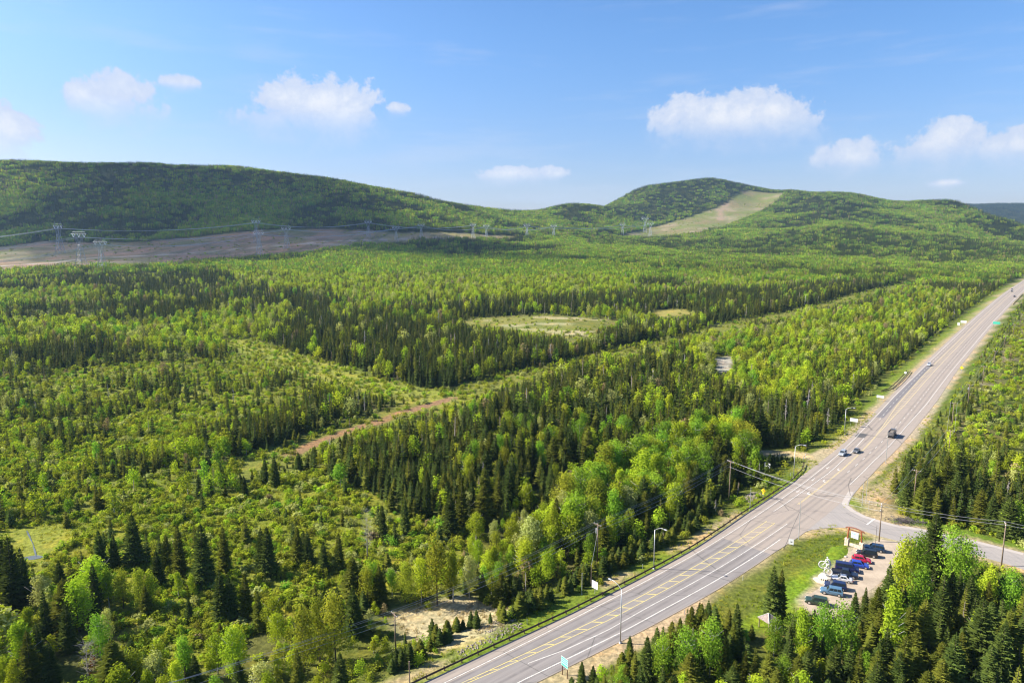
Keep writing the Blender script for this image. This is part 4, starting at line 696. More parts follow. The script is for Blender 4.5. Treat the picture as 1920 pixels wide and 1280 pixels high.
labs = {6: 'wooden pole above the spruces right of the truck', 7: 'wooden pole by the sandy bare patch', 8: 'wooden pole in the brown brush strip', 9: 'wooden pole below the gravel driveway', 10: 'wooden pole above the gravel driveway', 11: 'second last pole of the far line', 12: 'last visible pole of the far line', 14: 'wooden pole half hidden in spruces beyond the junction', 15: 'wooden pole topping the dark spruces near the truck'}
chain = [4, 14, 15, 6, 7, 8, 9, 10, 11, 12]
for q, i in enumerate(chain):
    if i != 4: utility_pole(i, along(chain[max(q-1, 0)], chain[min(q+1, len(chain)-1)]), labs[i], i == 7)
x, y, h = UP[3]; steel_post(x, y, h, 'short wooden stub pole at the bottom edge of the brush', .12, 'wooden_post', wood_pole)
x, y, h = UP[13]; steel_post(x, y, h, 'thin dark flagless pole beside the timber entrance sign', .05, 'metal_post', mat('dark_metal', (.09, .075, .07), .5, .5))
def catenary(a, b, sag, n=14):
    a, b = Vector(a), Vector(b); return [tuple(a+(b-a)*(k/n)-Vector((0, 0, 4*sag*(k/n)*(1-k/n)))) for k in range(n+1)]
def wire(pts, label, r=.03, m=wire_m, group='power wires'):
    o = MB().tube(pts, r, 4).build('overhead_wire', m); tag(o, label, 'wire', group)
off_a = [(-95+q*.6, 78-q*.9, 8.8) for q in (-1.1, .45, 1.1)]
for q, wd in ((0, 'first'), (1, 'middle'), (2, 'last')):
    pts = catenary(off_a[q], arm_xf[2][q], 1.6)+catenary(arm_xf[2][q], arm_xf[0][q], 1.0)[1:]+catenary(arm_xf[0][q], arm_xf[1][q], 1.0)[1:]+catenary(arm_xf[1][q], arm_xf[4][q], 1.2)[1:]
    wire(pts, '%s overhead wire of the line crossing highway from the lower left' % wd, .024)
lowp = [tuple(Vector(p)-Vector((0, 0, 1.9))) for p in (off_a[1], arm_xf[2][1], arm_xf[0][1], arm_xf[1][1], arm_xf[4][1])]
wire(sum([catenary(lowp[k], lowp[k+1], 1.3)[(1 if k else 0):] for k in range(4)], []), 'thicker low cable under the crossing power wires', .032)
for q, wd in ((0, 'near'), (2, 'far')):
    e = Vector(arm_xf[5][q])+(Vector(arm_xf[5][q])-Vector(arm_xf[4][q]))*2.0
    wire(catenary(arm_xf[4][q], arm_xf[5][q], .5)+catenary(arm_xf[5][q], e, 1.2)[1:], '%s power wire running beside the side road' % wd, .03)
    pts = []
    for a, b in zip(chain[:-1], chain[1:]): pts += catenary(arm_xf[a][q], arm_xf[b][q], .5, 6)[(1 if pts else 0):]
    wire(pts, '%s wire of the line along the right of the highway' % ('outer' if q else 'inner'), .03)
a0 = Vector((UP[0][0]-.1, UP[0][1]-.1, H1(*UP[0][:2])+UP[0][2]-2.2)); b0 = PLACES['post'][6]
wire(catenary(a0, (b0[0], b0[1], H1(*b0[:2])+b0[2]), .4), 'slack service cable from transformer pole down to the stub post', .03)

# ---- road signs ----
def board(name, key, w, h, z0, ang, face, back, label, posts=1, post_m=galv, frame=None, decor=None, pr=.05):
    x, y, _ = SPOT[key]; root = empty(name, (x, y, H1(x, y)), ang); tag(root, label, 'sign')
    for q in ([0] if posts == 1 else [-w*.36, w*.36]): MB().tube([(q, .06, -.5), (q, .06, z0+h*.9)], pr, 6).build('post', post_m, root)
    p = MB(); p.box((0, 0, z0+h/2), (w, .05, h)); pn = p.build('panel', back, root)
    f = MB(); f.box((0, -.030, z0+h/2), (w-.03, .006, h-.03)); fo = f.build('face', face, root)
    if frame:
        e = MB(); t = .055
        for cx, cz, dx, dz in ((0, z0+t, w-.05, t), (0, z0+h-t, w-.05, t), (-w/2+t, z0+h/2, t, h-2.9*t), (w/2-t, z0+h/2, t, h-2.9*t)): e.box((cx, -.036, cz), (dx, .006, dz))
        e.build('border', frame, fo)
    if decor: decor(fo, w, h, z0)
    return root
def H_road(s): return road_heading(s)
brown_post = mat('brown_sign_post', (.12, .06, .03), .8, 0, .2, 4)
pale_print = mat('pale_sign_print', (.62, .82, .76), .5)
def green_rows(fo, w, h, z0):
    rnd = random.Random(4)
    for row, zz in enumerate((.76, .56, .33)):
        x = -w*.40; e = MB()
        while x < w*.34: l = rnd.uniform(.10, .22); e.box((x+l/2, -.037, z0+h*zz), (l, .006, .13 if row < 2 else .17)); x += l+.06
        e.build('print_row', pale_print, fo)
def rot_to(x, y, tx, ty): return math.atan2(ty-y, tx-x)+math.pi/2        # the board's -Y side looks at the target
s0 = 92; board('road_sign', 'green_sign', 1.9, 1.75, 1.9, road_heading(96)-math.pi/2-.1, green_sign_m, sign_back, 'teal green destination sign on two brown posts by the shoulder', 2, brown_post, white_paint, green_rows, .09)
def dots(fo, w, h, z0):
    for q in (-.36, .36): MB().box((w*q, -.036, z0+h*.62), (.10, .006, .14)).build('bolt_mark', dark_m, fo)
board('road_sign', 'white_sign', 1.75, 1.75, 1.15, road_heading(120)-math.pi/2, white_paint, sign_back, 'square white sign on one post behind the guardrail', 1, galv, None, dots, .07)
def fig(fo, w, h, z0): MB().box((-.08, -.036, z0+h*.42), (.5, .006, .34)).build('print', mat('slate_print', (.25, .29, .36), .6), fo)
board('road_sign', 'blue_sign', 2.3, 1.7, 1.6, road_heading(215)-math.pi/2-.2, white_paint, sign_back, 'white panel sign with dark print before the forest', 2, galv, None, fig)
x, y, _ = SPOT['yellow_sign']; root = empty('road_sign', (x, y, H1(x, y)), road_heading(190)-math.pi/2); tag(root, 'yellow diamond warning sign behind the guardrail', 'sign')
MB().tube([(0, .05, -.4), (0, .05, 3.1)], .05, 6).build('post', galv, root)
def diamond(c, z, r, y0, m, nm, par): MB().add([(c, y0, z-r), (c+r, y0, z), (c, y0, z+r), (c-r, y0, z), (c, y0+.02, z-r), (c+r, y0+.02, z), (c, y0+.02, z+r), (c-r, y0+.02, z)], [(0, 1, 2, 3), (7, 6, 5, 4), (0, 4, 5, 1), (1, 5, 6, 2), (2, 6, 7, 3), (3, 7, 4, 0)]).build(nm, m, par); return par
diamond(0, 2.45, .75, -.02, yellow_m, 'panel', root); MB().box((0, -.03, 2.45), (.12, .01, .6)).build('print', dark_m, root)
MB().box((0, -.01, 1.5), (.55, .02, .45)).build('plate', yellow_m, root)
board('road_sign', 'board_a', 3.0, 1.5, 2.2, road_heading(318)-math.pi/2, white_paint, sign_back, 'wide white panel sign by the far street lamp', 2)
board('road_sign', 'board_b', 3.2, 1.2, 1.7, road_heading(370)-math.pi/2, white_paint, sign_back, 'low white panel sign on the bank before the curved guardrail', 2)
board('road_sign', 'board_c', 4.2, 2.0, 3.0, road_heading(690)-math.pi/2, white_paint, sign_back, 'white panel sign far up the left shoulder', 2)
board('road_sign', 'board_d', 1.8, 2.4, 1.0, road_heading(680)-math.pi/2, white_paint, sign_back, 'small pale panel just left of the far white sign', 1)
board('road_sign', 'green_far', 5.0, 2.0, 2.0, road_heading(690)-math.pi/2, green_sign_m, sign_back, 'distant green sign on the right shoulder', 2, brown_post)
board('road_sign', 'small_sign', 1.25, 1.45, .25, road_heading(185)-math.pi/2+.25, white_paint, sign_back, 'small white board low on the grass at the junction', 2, galv, None, lambda fo, w, h, z0: MB().box((.05, -.036, z0+h*.5), (.45, .006, .22)).build('print', dark_m, fo))
board('road_sign', 'post_far', 1.2, 1.1, 2.3, road_heading(440)-math.pi/2, white_paint, sign_back, 'small pale sign on a post beside the curved guardrails', 1)
x, y, _ = SPOT['stop_sign']; root = empty('stop_sign', (x, y, H1(x, y)), 1.0); tag(root, 'red octagonal stop sign at the mouth of the side road', 'sign')
MB().tube([(0, .05, -.4), (0, .05, 3.0)], .045, 6).build('post', galv, root)
def octagon(r, y0, t): 
    v = [(r*math.sin(math.pi/8+k*math.pi/4), y0+d, 2.6+r*math.cos(math.pi/8+k*math.pi/4)) for d in (0, t) for k in range(8)]; return MB().add(v, [tuple(range(7, -1, -1)), tuple(range(8, 16))]+[(k, (k+1) % 8, (k+1) % 8+8, k+8) for k in range(8)])
octagon(.50, -.02, .03).build('panel', white_paint, root); octagon(.45, -.026, .004).build('face', red_m, root)
x, y, _ = SPOT['yellow_far']; root = empty('road_sign', (x, y, H1(x, y)), road_heading(470)-math.pi/2); tag(root, 'yellow diamond sign on the right shoulder up the road', 'sign'); MB().tube([(0, .05, -.4), (0, .05, 4.2)], .07, 6).build('post', galv, root); diamond(0, 3.4, 1.0, -.02, yellow_m, 'panel', root)
x, y, _ = SPOT['lean_sign']; root = empty('barrier', (x, y, H1(x, y)), road_heading(245)); tag(root, 'striped barrier posts beside the gravel track entrance', 'barrier')
for q in range(4): MB().tube([(q*1.0, .2*(q % 2), -.3), (q*1.0, .2*(q % 2), 1.5)], .06, 6).build('post', white_paint, root)
MB().box((1.5, -.08, 1.2), (3.6, .04, .18)).build('rail', mat('orange_board', (.6, .25, .08), .6), root)

# ---- timber entrance sign on stone piers ----
x0, y0, _ = SPOT['timber_l']; x1, y1, _ = SPOT['timber_r']; ang = math.atan2(y1-y0, x1-x0); L = max(3.6, math.hypot(x1-x0, y1-y0)); cx, cy = (x0+x1)/2, (y0+y1)/2
root = empty('entrance_sign', (cx, cy, H1(cx, cy)), ang); tag(root, 'timber gateway sign hung between posts on two pale stone piers', 'sign'); rs = random.Random(8)
for q in (-1, 1):
    pier = MB().box((q*L/2, 0, .75), (1.0, .9, 2.1), top=(.82, .82)).build('pier', stone_m, root)
    for r_ in range(5):
        for k in range(2):
            for side in (-1, 1): MB().box((q*L/2+(k-.5)*.46, side*.44*(1-.035*r_), .02+.38*r_), (.43, .10, .33), rs.uniform(-.05, .05)).build('stone', stone_m, pier)
    MB().box((q*L/2, 0, 1.87), (1.0, .9, .14)).build('cap', stone_m, pier)
    MB().tube([(q*(L/2-.05), 0, 1.9), (q*(L/2-.28), 0, 4.9)], .20, 8).build('timber_post', timber_m, root)
arch = [(-L/2-.55, 0, 4.62)]+[(L*(-.5+k/8)*1.1, 0, 4.85+.28*math.sin(k/8*math.pi)) for k in range(9)]+[(L/2+.55, 0, 4.62)]
MB().tube(arch, .17, 8).build('top_beam', mat('dark_stained_beam', (.16, .06, .035), .6, 0, .2, 3), root)
MB().box((0, 0, 4.42), (L-.7, .16, .22)).build('cross_beam', mat('dark_stained_beam', (.16, .06, .035)), root)
hung = MB().box((0, 0, 3.3), (L*.52, .12, 1.75)).build('hanging_panel', mat('panel_rim', (.30, .33, .34), .6), root)
MB().box((0, -.068, 3.3), (L*.48, .012, 1.6)).build('panel_face', white_paint, hung)
MB().add([(-.75, -.078, 3.45), (.78, -.078, 3.5), (.72, -.078, 3.75), (.3, -.078, 3.62), (.0, -.078, 3.95), (-.35, -.078, 3.65), (-.7, -.078, 3.85)], [tuple(range(7))]).build('emblem', mat('teal_emblem', (.22, .46, .44), .5), hung)
MB().box((0, -.078, 2.78), (.9, .006, .2)).build('print_row', mat('slate_print', (.25, .29, .36)), hung)
MB().box((0, 0, .55), (L-1.0, .35, .75)).build('low_wall', stone_m, root)
# boulders by the sign and along the lot
def boulder(x, y, r, label, m=rock_m, seed=0, flat=.65):
    bm = bmesh.new(); bmesh.ops.create_icosphere(bm, subdivisions=2, radius=r); rnd = random.Random(seed)
    for v in bm.verts: n = v.co.normalized(); v.co *= 1+.22*math.sin(n.x*3.1+seed)*math.cos(n.y*4.3+seed*2)+rnd.uniform(-.08, .08); v.co.z *= flat
    me = bpy.data.meshes.new('boulder'); bm.to_mesh(me); bm.free(); me.materials.append(m); o = link(bpy.data.objects.new('boulder', me)); o.location = (x, y, H1(x, y)+r*.25); tag(o, label, 'boulder', 'boulders of the parking corner'); return o
for k, (dx, dy, r) in enumerate(((3.4, -2.4, .55), (-4.6, -5.2, .35), (-6.0, -7.2, .3), (-7.2, -8.8, .32))): boulder(cx+dx, cy+dy, r, ('dark boulder right of the timber sign', 'boulder on the lawn edge nearest the timber sign', 'middle boulder edging the lawn by the cars', 'boulder on the lawn edge nearest the bicycle statue')[k], rock_m, k)

# ---- bicycle sculpture on a pale boulder ----
x, y, _ = SPOT['bike']; root = empty('bicycle_sculpture', (x, y, H1(x, y)), -.45); tag(root, 'white rearing bicycle sculpture with rider on a pale boulder', 'sculpture')
rim_w = mat('white_statue_paint', (.60, .59, .56), .5, 0, .08, 2)
def wheel_ring(c, R, nm):
    mb = MB(); pts = [(c[0]+R*math.cos(t), c[1], c[2]+R*math.sin(t)) for t in [6.283*k/24 for k in range(25)]]; mb.tube(pts, .13, 6, caps=False); w = mb.build(nm, rim_w, root, smooth=True)
    sp = MB()
    for k in range(10): t = 6.283*k/10; sp.tube([c, (c[0]+R*math.cos(t), c[1], c[2]+R*math.sin(t))], .022, 4)
    sp.build('spokes', mat('grey_spokes', (.45, .45, .45), .5), w); tm = MB(); tm.tube([(c[0]+(R+.13)*math.cos(t), c[1], c[2]+(R+.13)*math.sin(t)) for t in [6.283*k/24 for k in range(25)]], .05, 5, caps=False); tm.build('tyre', dark_m, w)
rw, fw = (.55, 0, 2.05), (-.65, 0, 3.55); wheel_ring(rw, .85, 'rear_wheel'); wheel_ring(fw, .85, 'front_wheel')
fr = MB(); bb = (.35, 0, 2.85); seat = (.95, 0, 3.75); head = (-.15, 0, 4.25)
for a, b in ((rw, bb), (bb, seat), (seat, rw), (bb, head), (seat, head), (head, fw)): fr.tube([a, b], .085, 6)
fr.tube([(-.25, -.5, 4.55), (-.1, 0, 4.45), (-.25, .5, 4.55)], .06, 6); fr.box((1.02, 0, 3.86), (.5, .22, .1)); fr.build('frame', rim_w, root)
rd = MB(); rd.tube([(.9, 0, 4.0), (.6, 0, 4.65), (.3, 0, 5.1)], [.22, .26, .24], 8); rd.tube([(.3, 0, 5.1), (.22, 0, 5.25), (.16, 0, 5.5), (.12, 0, 5.62)], [.1, .17, .17, .06], 8)
for sd in (-1, 1): rd.tube([(.32, sd*.2, 5.05), (.05, sd*.55, 4.75), (-.22, sd*.46, 4.6)], [.10, .085, .07], 6); rd.tube([(.88, sd*.14, 4.02), (.2, sd*.24, 3.75), (.38, sd*.2, 2.9)], [.16, .12, .08], 6)
rd.build('rider', rim_w, root, smooth=True)
pb = boulder(x, y, 1.5, 'x', mat('pale_plinth_rock', (.48, .42, .35), .9, 0, .18, 1.5, .5, 3), 3, .7); pb.name = 'plinth'; pb.parent = root; pb.location = (0, 0, .35)
for p in ('label', 'category', 'group'): del pb[p]
pv = MB(); pts = [(1.9*math.cos(t)*(1+.12*math.sin(3*t)), 1.5*math.sin(t), .06) for t in [6.283*k/16 for k in range(16)]]; pv.add([(a-.6, b-.9, c-.25) for a, b, c in pts]+[(a-.6, b-.9, .08) for a, b, c in pts], [tuple(range(16, 32))]+[(k, (k+1) % 16, (k+1) % 16+16, k+16) for k in range(16)]); pv.build('paving', mat('pale_plinth_rock', (.6, .5, .4)), root)
for k in range(4): MB().box((-.75+.42*k, -1.62+.06*k, .62), (.26, .05, .3)).build('carved_mark', dark_m, root)

# ---- pavilion roof among the trees ----
x, y, _ = SPOT['gazebo']; root = empty('pavilion', (x, y, H1(x, y)), .5); tag(root, 'small hip-roofed pavilion half hidden by trees below the lawn', 'shelter'); shg = mat('pinkish_grey_shingles', (.23, .185, .165), .85, 0, .3, 3.0)
W = 1.45
for k in range(4):
    a = k*math.pi/2; c, s_ = math.cos(a), math.sin(a); R_ = lambda p: (p[0]*c-p[1]*s_, p[0]*s_+p[1]*c, p[2])
    MB().add([R_(p) for p in ((-W, -W, 2.2), (W, -W, 2.2), (0, 0, 3.35), (-W, -W, 2.1), (W, -W, 2.1), (0, 0, 3.22))], [(0, 1, 2), (5, 4, 3), (0, 3, 4, 1)]).build('roof_panel', shg, root)
    MB().tube([R_((-W, -W, 2.24)), R_((0, 0, 3.42))], 0.035, 6).build('ridge', white_paint, root); MB().box(R_((-W+.25, -W+.25, 1.0)), (.14, .14, 2.4)).build('post', wood_pole, root)
# ---- grassy mound by the timber sign ----
bm = bmesh.new(); mx, my = 81.5, 161.5; grass_m = bpy.data.materials['land_cover']
n = 24; vs = [[bm.verts.new((r_*4.6*math.cos(t)*(1.35 if True else 1), r_*2.6*math.sin(t), 0.5*(1-r_*r_)**1.3-.12)) for t in [6.283*k/n for k in range(n)]] for r_ in (1.0, .85, .65, .42, .2)]
top = bm.verts.new((0, 0, .38))
for a, b in zip(vs[:-1], vs[1:]):
    for k in range(n): bm.faces.new((a[k], a[(k+1) % n], b[(k+1) % n], b[k]))
for k in range(n): bm.faces.new((vs[-1][k], vs[-1][(k+1) % n], top))
me = bpy.data.meshes.new('mound'); bm.to_mesh(me); bm.free(); me.materials.append(grass_m); a = me.color_attributes.new('cover', 'FLOAT_COLOR', 'POINT'); a.data.foreach_set('color', np.tile([.165, .235, .02, 1], len(me.vertices)).astype(np.float32))
for p in me.polygons: p.use_smooth = True
o = link(bpy.data.objects.new('grass_mound', me)); o.location = (mx, my, H1(mx, my)); o.rotation_euler = (0, 0, .85); tag(o, kind='structure')
# ---- pond and stream at the far left, riprap by the guardrail ----
water = mat('bright_still_water', (.10, .12, .13), .05, 0, spec=.6)
px_, py_, _ = SPOT['pond']; pts = [(px_+2.0*math.cos(t)*(1+.25*math.sin(2*t+1)), py_+1.3*math.sin(t)) for t in [6.283*k/20 for k in range(20)]]
zz = max(H1(a, b) for a, b in pts)+.03; o = MB().add([(a, b, zz) for a, b in pts]+[(a, b, zz-1.2) for a, b in pts], [tuple(range(20))]+[(k, (k+1) % 20, (k+1) % 20+20, k+20) for k in range(20)]).build('pond', water); tag(o, kind='structure')
st = TRACK['stream']; st2 = [(st[0][0]+(st[1][0]-st[0][0])*t, st[0][1]+(st[1][1]-st[0][1])*t) for t in (0, .33, .66)]+[(st[1][0]+(st[2][0]-st[1][0])*t, st[1][1]+(st[2][1]-st[1][1])*t) for t in (0, .33, .66, .95)]
mb = MB()
for k, p in enumerate(st2): w_ = .2+.1*math.sin(k*1.7); mb.v += [(p[0]-w_, p[1], H1(*p)+.10), (p[0]+w_, p[1], H1(*p)+.10)]
mb.f = [(2*k, 2*k+1, 2*k+3, 2*k+2) for k in range(len(st2)-1)]; mb.mi = [0]*len(mb.f); tag(mb.build('stream', water), kind='structure')
rk = MB(); rr = random.Random(12)
def stone_blob(mb, x, y, z, r):
    v = [(x+dx*r*rr.uniform(.6, 1.1), y+dy*r*rr.uniform(.6, 1.1), z+dz*r*rr.uniform(.5, .9)) for dx, dy, dz in ((1, 0, 0), (0, 1, 0), (-1, 0, 0), (0, -1, 0), (0, 0, 1), (0, 0, -1))]
    mb.add(v, [(0, 1, 4), (1, 2, 4), (2, 3, 4), (3, 0, 4), (1, 0, 5), (2, 1, 5), (3, 2, 5), (0, 3, 5)])
for s_a, s_b, oa, ob, cnt in ((92, 108, -16, -12.5, 150), (84, 100, -11.5, -9.2, 150), (196, 206, -15, -11, 200)):
    for _ in range(cnt): s_ = rr.uniform(s_a, s_b); q = rr.uniform(oa, ob); x, y = on_road(s_, q); stone_blob(rk, x, y, H1(x, y)+.05, rr.uniform(.12, .34))
o = rk.build('riprap', mat('pale_riprap', (.25, .21, .175), .95, 0, .3, 1.0)); tag(o, 'pale broken riprap stones on the bank behind guardrail', 'rubble', kind='stuff')
# brush pile by the junction
bp = MB()
for _ in range(220):
    x = 109+rr.gauss(0, 2.2); y = 180+rr.gauss(0, 1.2); a = rr.uniform(0, 6.28); l = rr.uniform(.6, 1.8); z = H1(x, y)+rr.uniform(.1, .9); bp.tube([(x, y, z), (x+l*math.cos(a), y+l*math.sin(a), z+rr.uniform(-.3, .4))], rr.uniform(.03, .07), 4, caps=False)
tag(bp.build('brush_pile', mat('dark_brushwood', (.10, .085, .085), .9, 0, .4, 2)), 'dark tangled brushwood pile beside the side road', 'brush pile')

# ---- vehicles ----
glass_m = mat('tinted_car_glass', (.02, .028, .035), .08, 0, spec=.7); tyre_m = mat('tyre_rubber', (.02, .02, .02), .8); rim_m = mat('alloy_rim', (.55, .55, .56), .35, .7); head_m = mat('headlight_glass', (.75, .77, .78), .15); tail_m = mat('tail_lens', (.35, .015, .015), .25); trim_m = mat('black_trim', (.02, .02, .022), .6)
def paint(name, col): return mat(name, col, .28, .15, .06, 1.0, coat=.6)
TYPES = {   # length, width, stations (x/L, top), cabin belt x0 x1, roof x0 x1, belt z, roof z
 'sedan': (4.6, 1.8, ((-.5, .78), (-.44, .95), (-.30, .98), (.12, .96), (.36, .86), (.46, .74), (.5, .55)), (-.36, .20), (-.20, .06), .95, 1.43),
 'hatch': (4.25, 1.78, ((-.5, .80), (-.46, .98), (-.30, 1.0), (.16, .98), (.38, .88), (.46, .76), (.5, .55)), (-.48, .24), (-.38, .08), .98, 1.50),
 'suv': (4.7, 1.88, ((-.5, .90), (-.47, 1.08), (-.30, 1.10), (.18, 1.08), (.40, 1.0), (.47, .88), (.5, .6)), (-.485, .24), (-.42, .10), 1.08, 1.72),
 'van': (5.2, 1.98, ((-.5, 1.0), (-.48, 1.15), (-.3, 1.16), (.26, 1.12), (.42, 1.0), (.48, .85), (.5, .6)), (-.49, .34), (-.47, .20), 1.14, 1.95),
 'pickup': (5.6, 1.95, ((-.5, .95), (-.49, 1.05), (-.13, 1.05), (.20, 1.06), (.42, 1.0), (.48, .9), (.5, .65)), (-.13, .24), (-.10, .12), 1.05, 1.78)}
def vehicle(kind, x, y, z, ang, col, label, group, name='car', cat='car', scale=1.0):
    L, W, st, belt, roof, zb, zr = TYPES[kind]; pm = paint('car_paint_%02x%02x%02x' % tuple(int(c*255) for c in col), col); w = W/2
    root = empty(name, (x, y, z), ang); tag(root, label, cat, group); root.scale = (scale,)*3
    b = MB(); ring = []
    for k, (sx, zt) in enumerate(st):
        wk = w*(.86 if k in (0, len(st)-1) else .97 if k in (1, len(st)-2) else 1.0); X = sx*L; zlow = .34 if k in (0, len(st)-1) else .24
        ring.append([(X, -wk*.9, zlow), (X, -wk, .48), (X, -wk, zt-.16), (X, -wk*.88, zt), (X, wk*.88, zt), (X, wk, zt-.16), (X, wk, .48), (X, wk*.9, zlow)])
    for rg in ring: b.v += rg
    n = 8
    for k in range(len(ring)-1):
        for q in range(n): a, c = k*n+q, k*n+(q+1) % n; b.f.append((a, a+n, c+n, c)); b.mi.append(0)
    b.f += [tuple(range(n)), tuple(reversed(range((len(ring)-1)*n, len(ring)*n)))]; b.mi += [0, 0]
    wb, wr = w*.93, w*.74; bx0, bx1, rx0, rx1 = belt[0]*L, belt[1]*L, roof[0]*L, roof[1]*L
    P8 = [(bx0, -wb, zb-.08), (bx1, -wb, zb-.08), (bx1, wb, zb-.08), (bx0, wb, zb-.08), (rx0, -wr, zr), (rx1, -wr, zr), (rx1, wr, zr), (rx0, wr, zr)]
    mz = (rx0+rx1)/2; b.add(P8[:4]+P8[4:]+[(rx0+.15, -wr*.8, zr+.05), (rx1-.2, -wr*.8, zr+.05), (rx1-.2, wr*.8, zr+.05), (rx0+.15, wr*.8, zr+.05)], [(0, 1, 5, 4), (1, 2, 6, 5), (2, 3, 7, 6), (3, 0, 4, 7), (4, 5, 9, 8), (5, 6, 10, 9), (6, 7, 11, 10), (7, 4, 8, 11), (8, 9, 10, 11)])
    body = b.build('body', pm, root)
    def pane(nm, i, j, k, l, u0, u1, v0, v1):
        A, B, C, D = [Vector(P8[q]) for q in (i, j, k, l)]; f = lambda u, v: (A*(1-u)+B*u)*(1-v)+(D*(1-u)+C*u)*v; p = [f(u0, v0), f(u1, v0), f(u1, v1), f(u0, v1)]; nn = (p[1]-p[0]).cross(p[3]-p[0]).normalized()*.014
        MB().add([tuple(q+nn) for q in p]+[tuple(q-nn*.5) for q in p], [(0, 1, 2, 3), (0, 4, 5, 1), (1, 5, 6, 2), (2, 6, 7, 3), (3, 7, 4, 0)]).build(nm, glass_m, root)
    pane('windscreen', 1, 2, 6, 5, .05, .95, .16, .94); pane('rear_window', 3, 0, 4, 7, .08, .92, .25, .92)
    cuts = {'sedan': (.16, .52, .86), 'hatch': (.14, .52, .88), 'suv': (.08, .36, .62, .90), 'van': (.05, .40, .66, .92), 'pickup': (.06, .48, .90)}[kind]
    for q in range(len(cuts)-1):
        pane('side_window', 0, 1, 5, 4, cuts[q]+.015, cuts[q+1]-.015, .22, .90); pane('side_window', 2, 3, 7, 6, 1-cuts[q+1]+.015, 1-cuts[q]-.015, .22, .90)
    R_ = .33 if kind in ('sedan', 'hatch') else .38
    for sx in (-.31, .31):
        for sd in (-1, 1):
            t = MB(); t.tube([(sx*L, sd*(w-.20), R_), (sx*L, sd*(w+.015), R_)], R_, 14); wo = t.build('wheel', tyre_m, root); MB().tube([(sx*L, sd*(w+.0), R_), (sx*L, sd*(w+.022), R_)], R_*.64, 12).build('rim', rim_m, wo)
    zf = st[-2][1]-.16; zt = st[0][1]-.05
    for sd in (-1, 1):
        MB().box((L*.478, sd*w*.70, zf), (.16, .36, .15), sd*-.25).build('headlight', head_m, root); MB().box((-L*.492, sd*w*.76, zt-.06), (.10, .20, .30)).build('tail_light', tail_m, root); MB().box((bx1-.25, sd*(w+.07), zb+.06), (.12, .18, .14)).build('mirror', pm, root)
    MB().box((L*.492, 0, .50), (.06, w*1.1, .22)).build('grille', trim_m, root); MB().box((-L*.497, 0, .45), (.06, w*1.6, .2)).build('bumper', trim_m, root)
    if kind == 'pickup':
        MB().box((-L*.31, 0, 1.06), (L*.34, W*.80, .04)).build('bed_floor', trim_m, root)
        for sd in (-1, 1): MB().box((-L*.31, sd*w*.90, 1.10), (L*.36, .10, .10)).build('bed_rail', pm, root)
        MB().box((-L*.488, 0, 1.02), (.06, W*.84, .22)).build('tailgate', pm, root)
    return root
BACK = math.radians(-24.2); FRONT = BACK+math.pi
parked = [('suv', (.018, .045, .10), FRONT, 'dark blue wagon parked nearest the side road', 'car'), ('suv', (.012, .016, .022), FRONT, 'black car parked beside the dark blue wagon', 'car'),
          ('hatch', (.42, .018, .05), BACK, 'red hatchback parked in the gravel lot', 'car'), ('hatch', (.025, .06, .36), BACK, 'bright blue hatchback parked next to the red one', 'car'),
          ('van', (.018, .024, .085), BACK, 'long navy van parked next to the bright blue hatchback', 'van'), ('pickup', (.016, .022, .04), BACK, 'black pickup truck parked between navy van and silver sedan', 'pickup'),
          ('sedan', (.52, .52, .53), FRONT, 'silver sedan parked by the bicycle statue', 'car'), ('suv', (.016, .026, .075), FRONT, 'dark navy wagon parked below the silver sedan', 'car'),
          ('suv', (.085, .17, .26), FRONT, 'pale blue crossover parked next to the dark navy wagon', 'car'), ('suv', (.03, .055, .035), FRONT, 'dark green car parked alone at the lower end of the lot', 'car')]
for (kd, col, an, lab, cat), (x, y) in zip(parked, PARKED): vehicle(kd, x, y, float(road_z(x, y))-.05, an+random.uniform(-.03, .03), col, lab, 'vehicles parked in the gravel lot', {'van': 'van', 'pickup': 'pickup_truck'}.get(cat, 'car'), cat)
for s_, o_, kd, col, dr, lab in ((263.3, -5.0, 'suv', (.30, .32, .35), 1, 'grey car in the outer lane coming down the highway'), (270.1, -2.1, 'sedan', (.12, .12, .125), 1, 'charcoal car in the inner lane coming down the highway'),
                                 (480, -6.1, 'suv', (.40, .42, .46), 1, 'silver car passing the short curved guardrail'), (1100, -3.2, 'suv', (.03, .03, .035), 1, 'dark car at the far end of the highway'), (1150, -6.2, 'sedan', (.05, .05, .05), 1, 'farthest tiny dark car on the highway'), (1010, 5.2, 'suv', (.025, .025, .03), 0, 'dark car driving away near the far guardrail')):
    x, y = on_road(s_, o_); vehicle(kd, x, y, float(road_z(x, y)), road_heading(s_)+(math.pi if dr else 0), col, lab, 'vehicles on the highway')
x, y = on_road(301, 3.7); root = empty('truck', (x, y, float(road_z(x, y))), road_heading(301)); root.scale = (.88,)*3; tag(root, 'dark dump truck driving away up the highway', 'truck', 'vehicles on the highway'); tp = paint('truck_paint', (.10, .10, .11)); dmp = mat('dump_body_steel', (.13, .125, .125), .6, .3, .25, 1.5)
MB().box((0, 0, .85), (7.4, .9, .3)).build('chassis', trim_m, root); cab = MB().box((2.5, 0, 1.75), (1.7, 2.3, 1.7)).box((2.4, 0, 2.85), (1.4, 2.2, .55), top=(.8, .9)).build('cab', tp, root); MB().box((3.75, 0, 1.5), (1.1, 1.7, 1.0), top=(.9, .85)).build('hood', tp, root)
MB().box((3.37, 0, 2.35), (.04, 1.9, .7)).build('windscreen', glass_m, cab)
for sd in (-1, 1): MB().box((2.5, sd*1.16, 2.25), (1.0, .03, .6)).build('side_window', glass_m, cab); MB().tube([(1.5, sd*.9, 1.2), (1.5, sd*.9, 3.7)], .07, 6).build('exhaust_stack', rim_m, root)
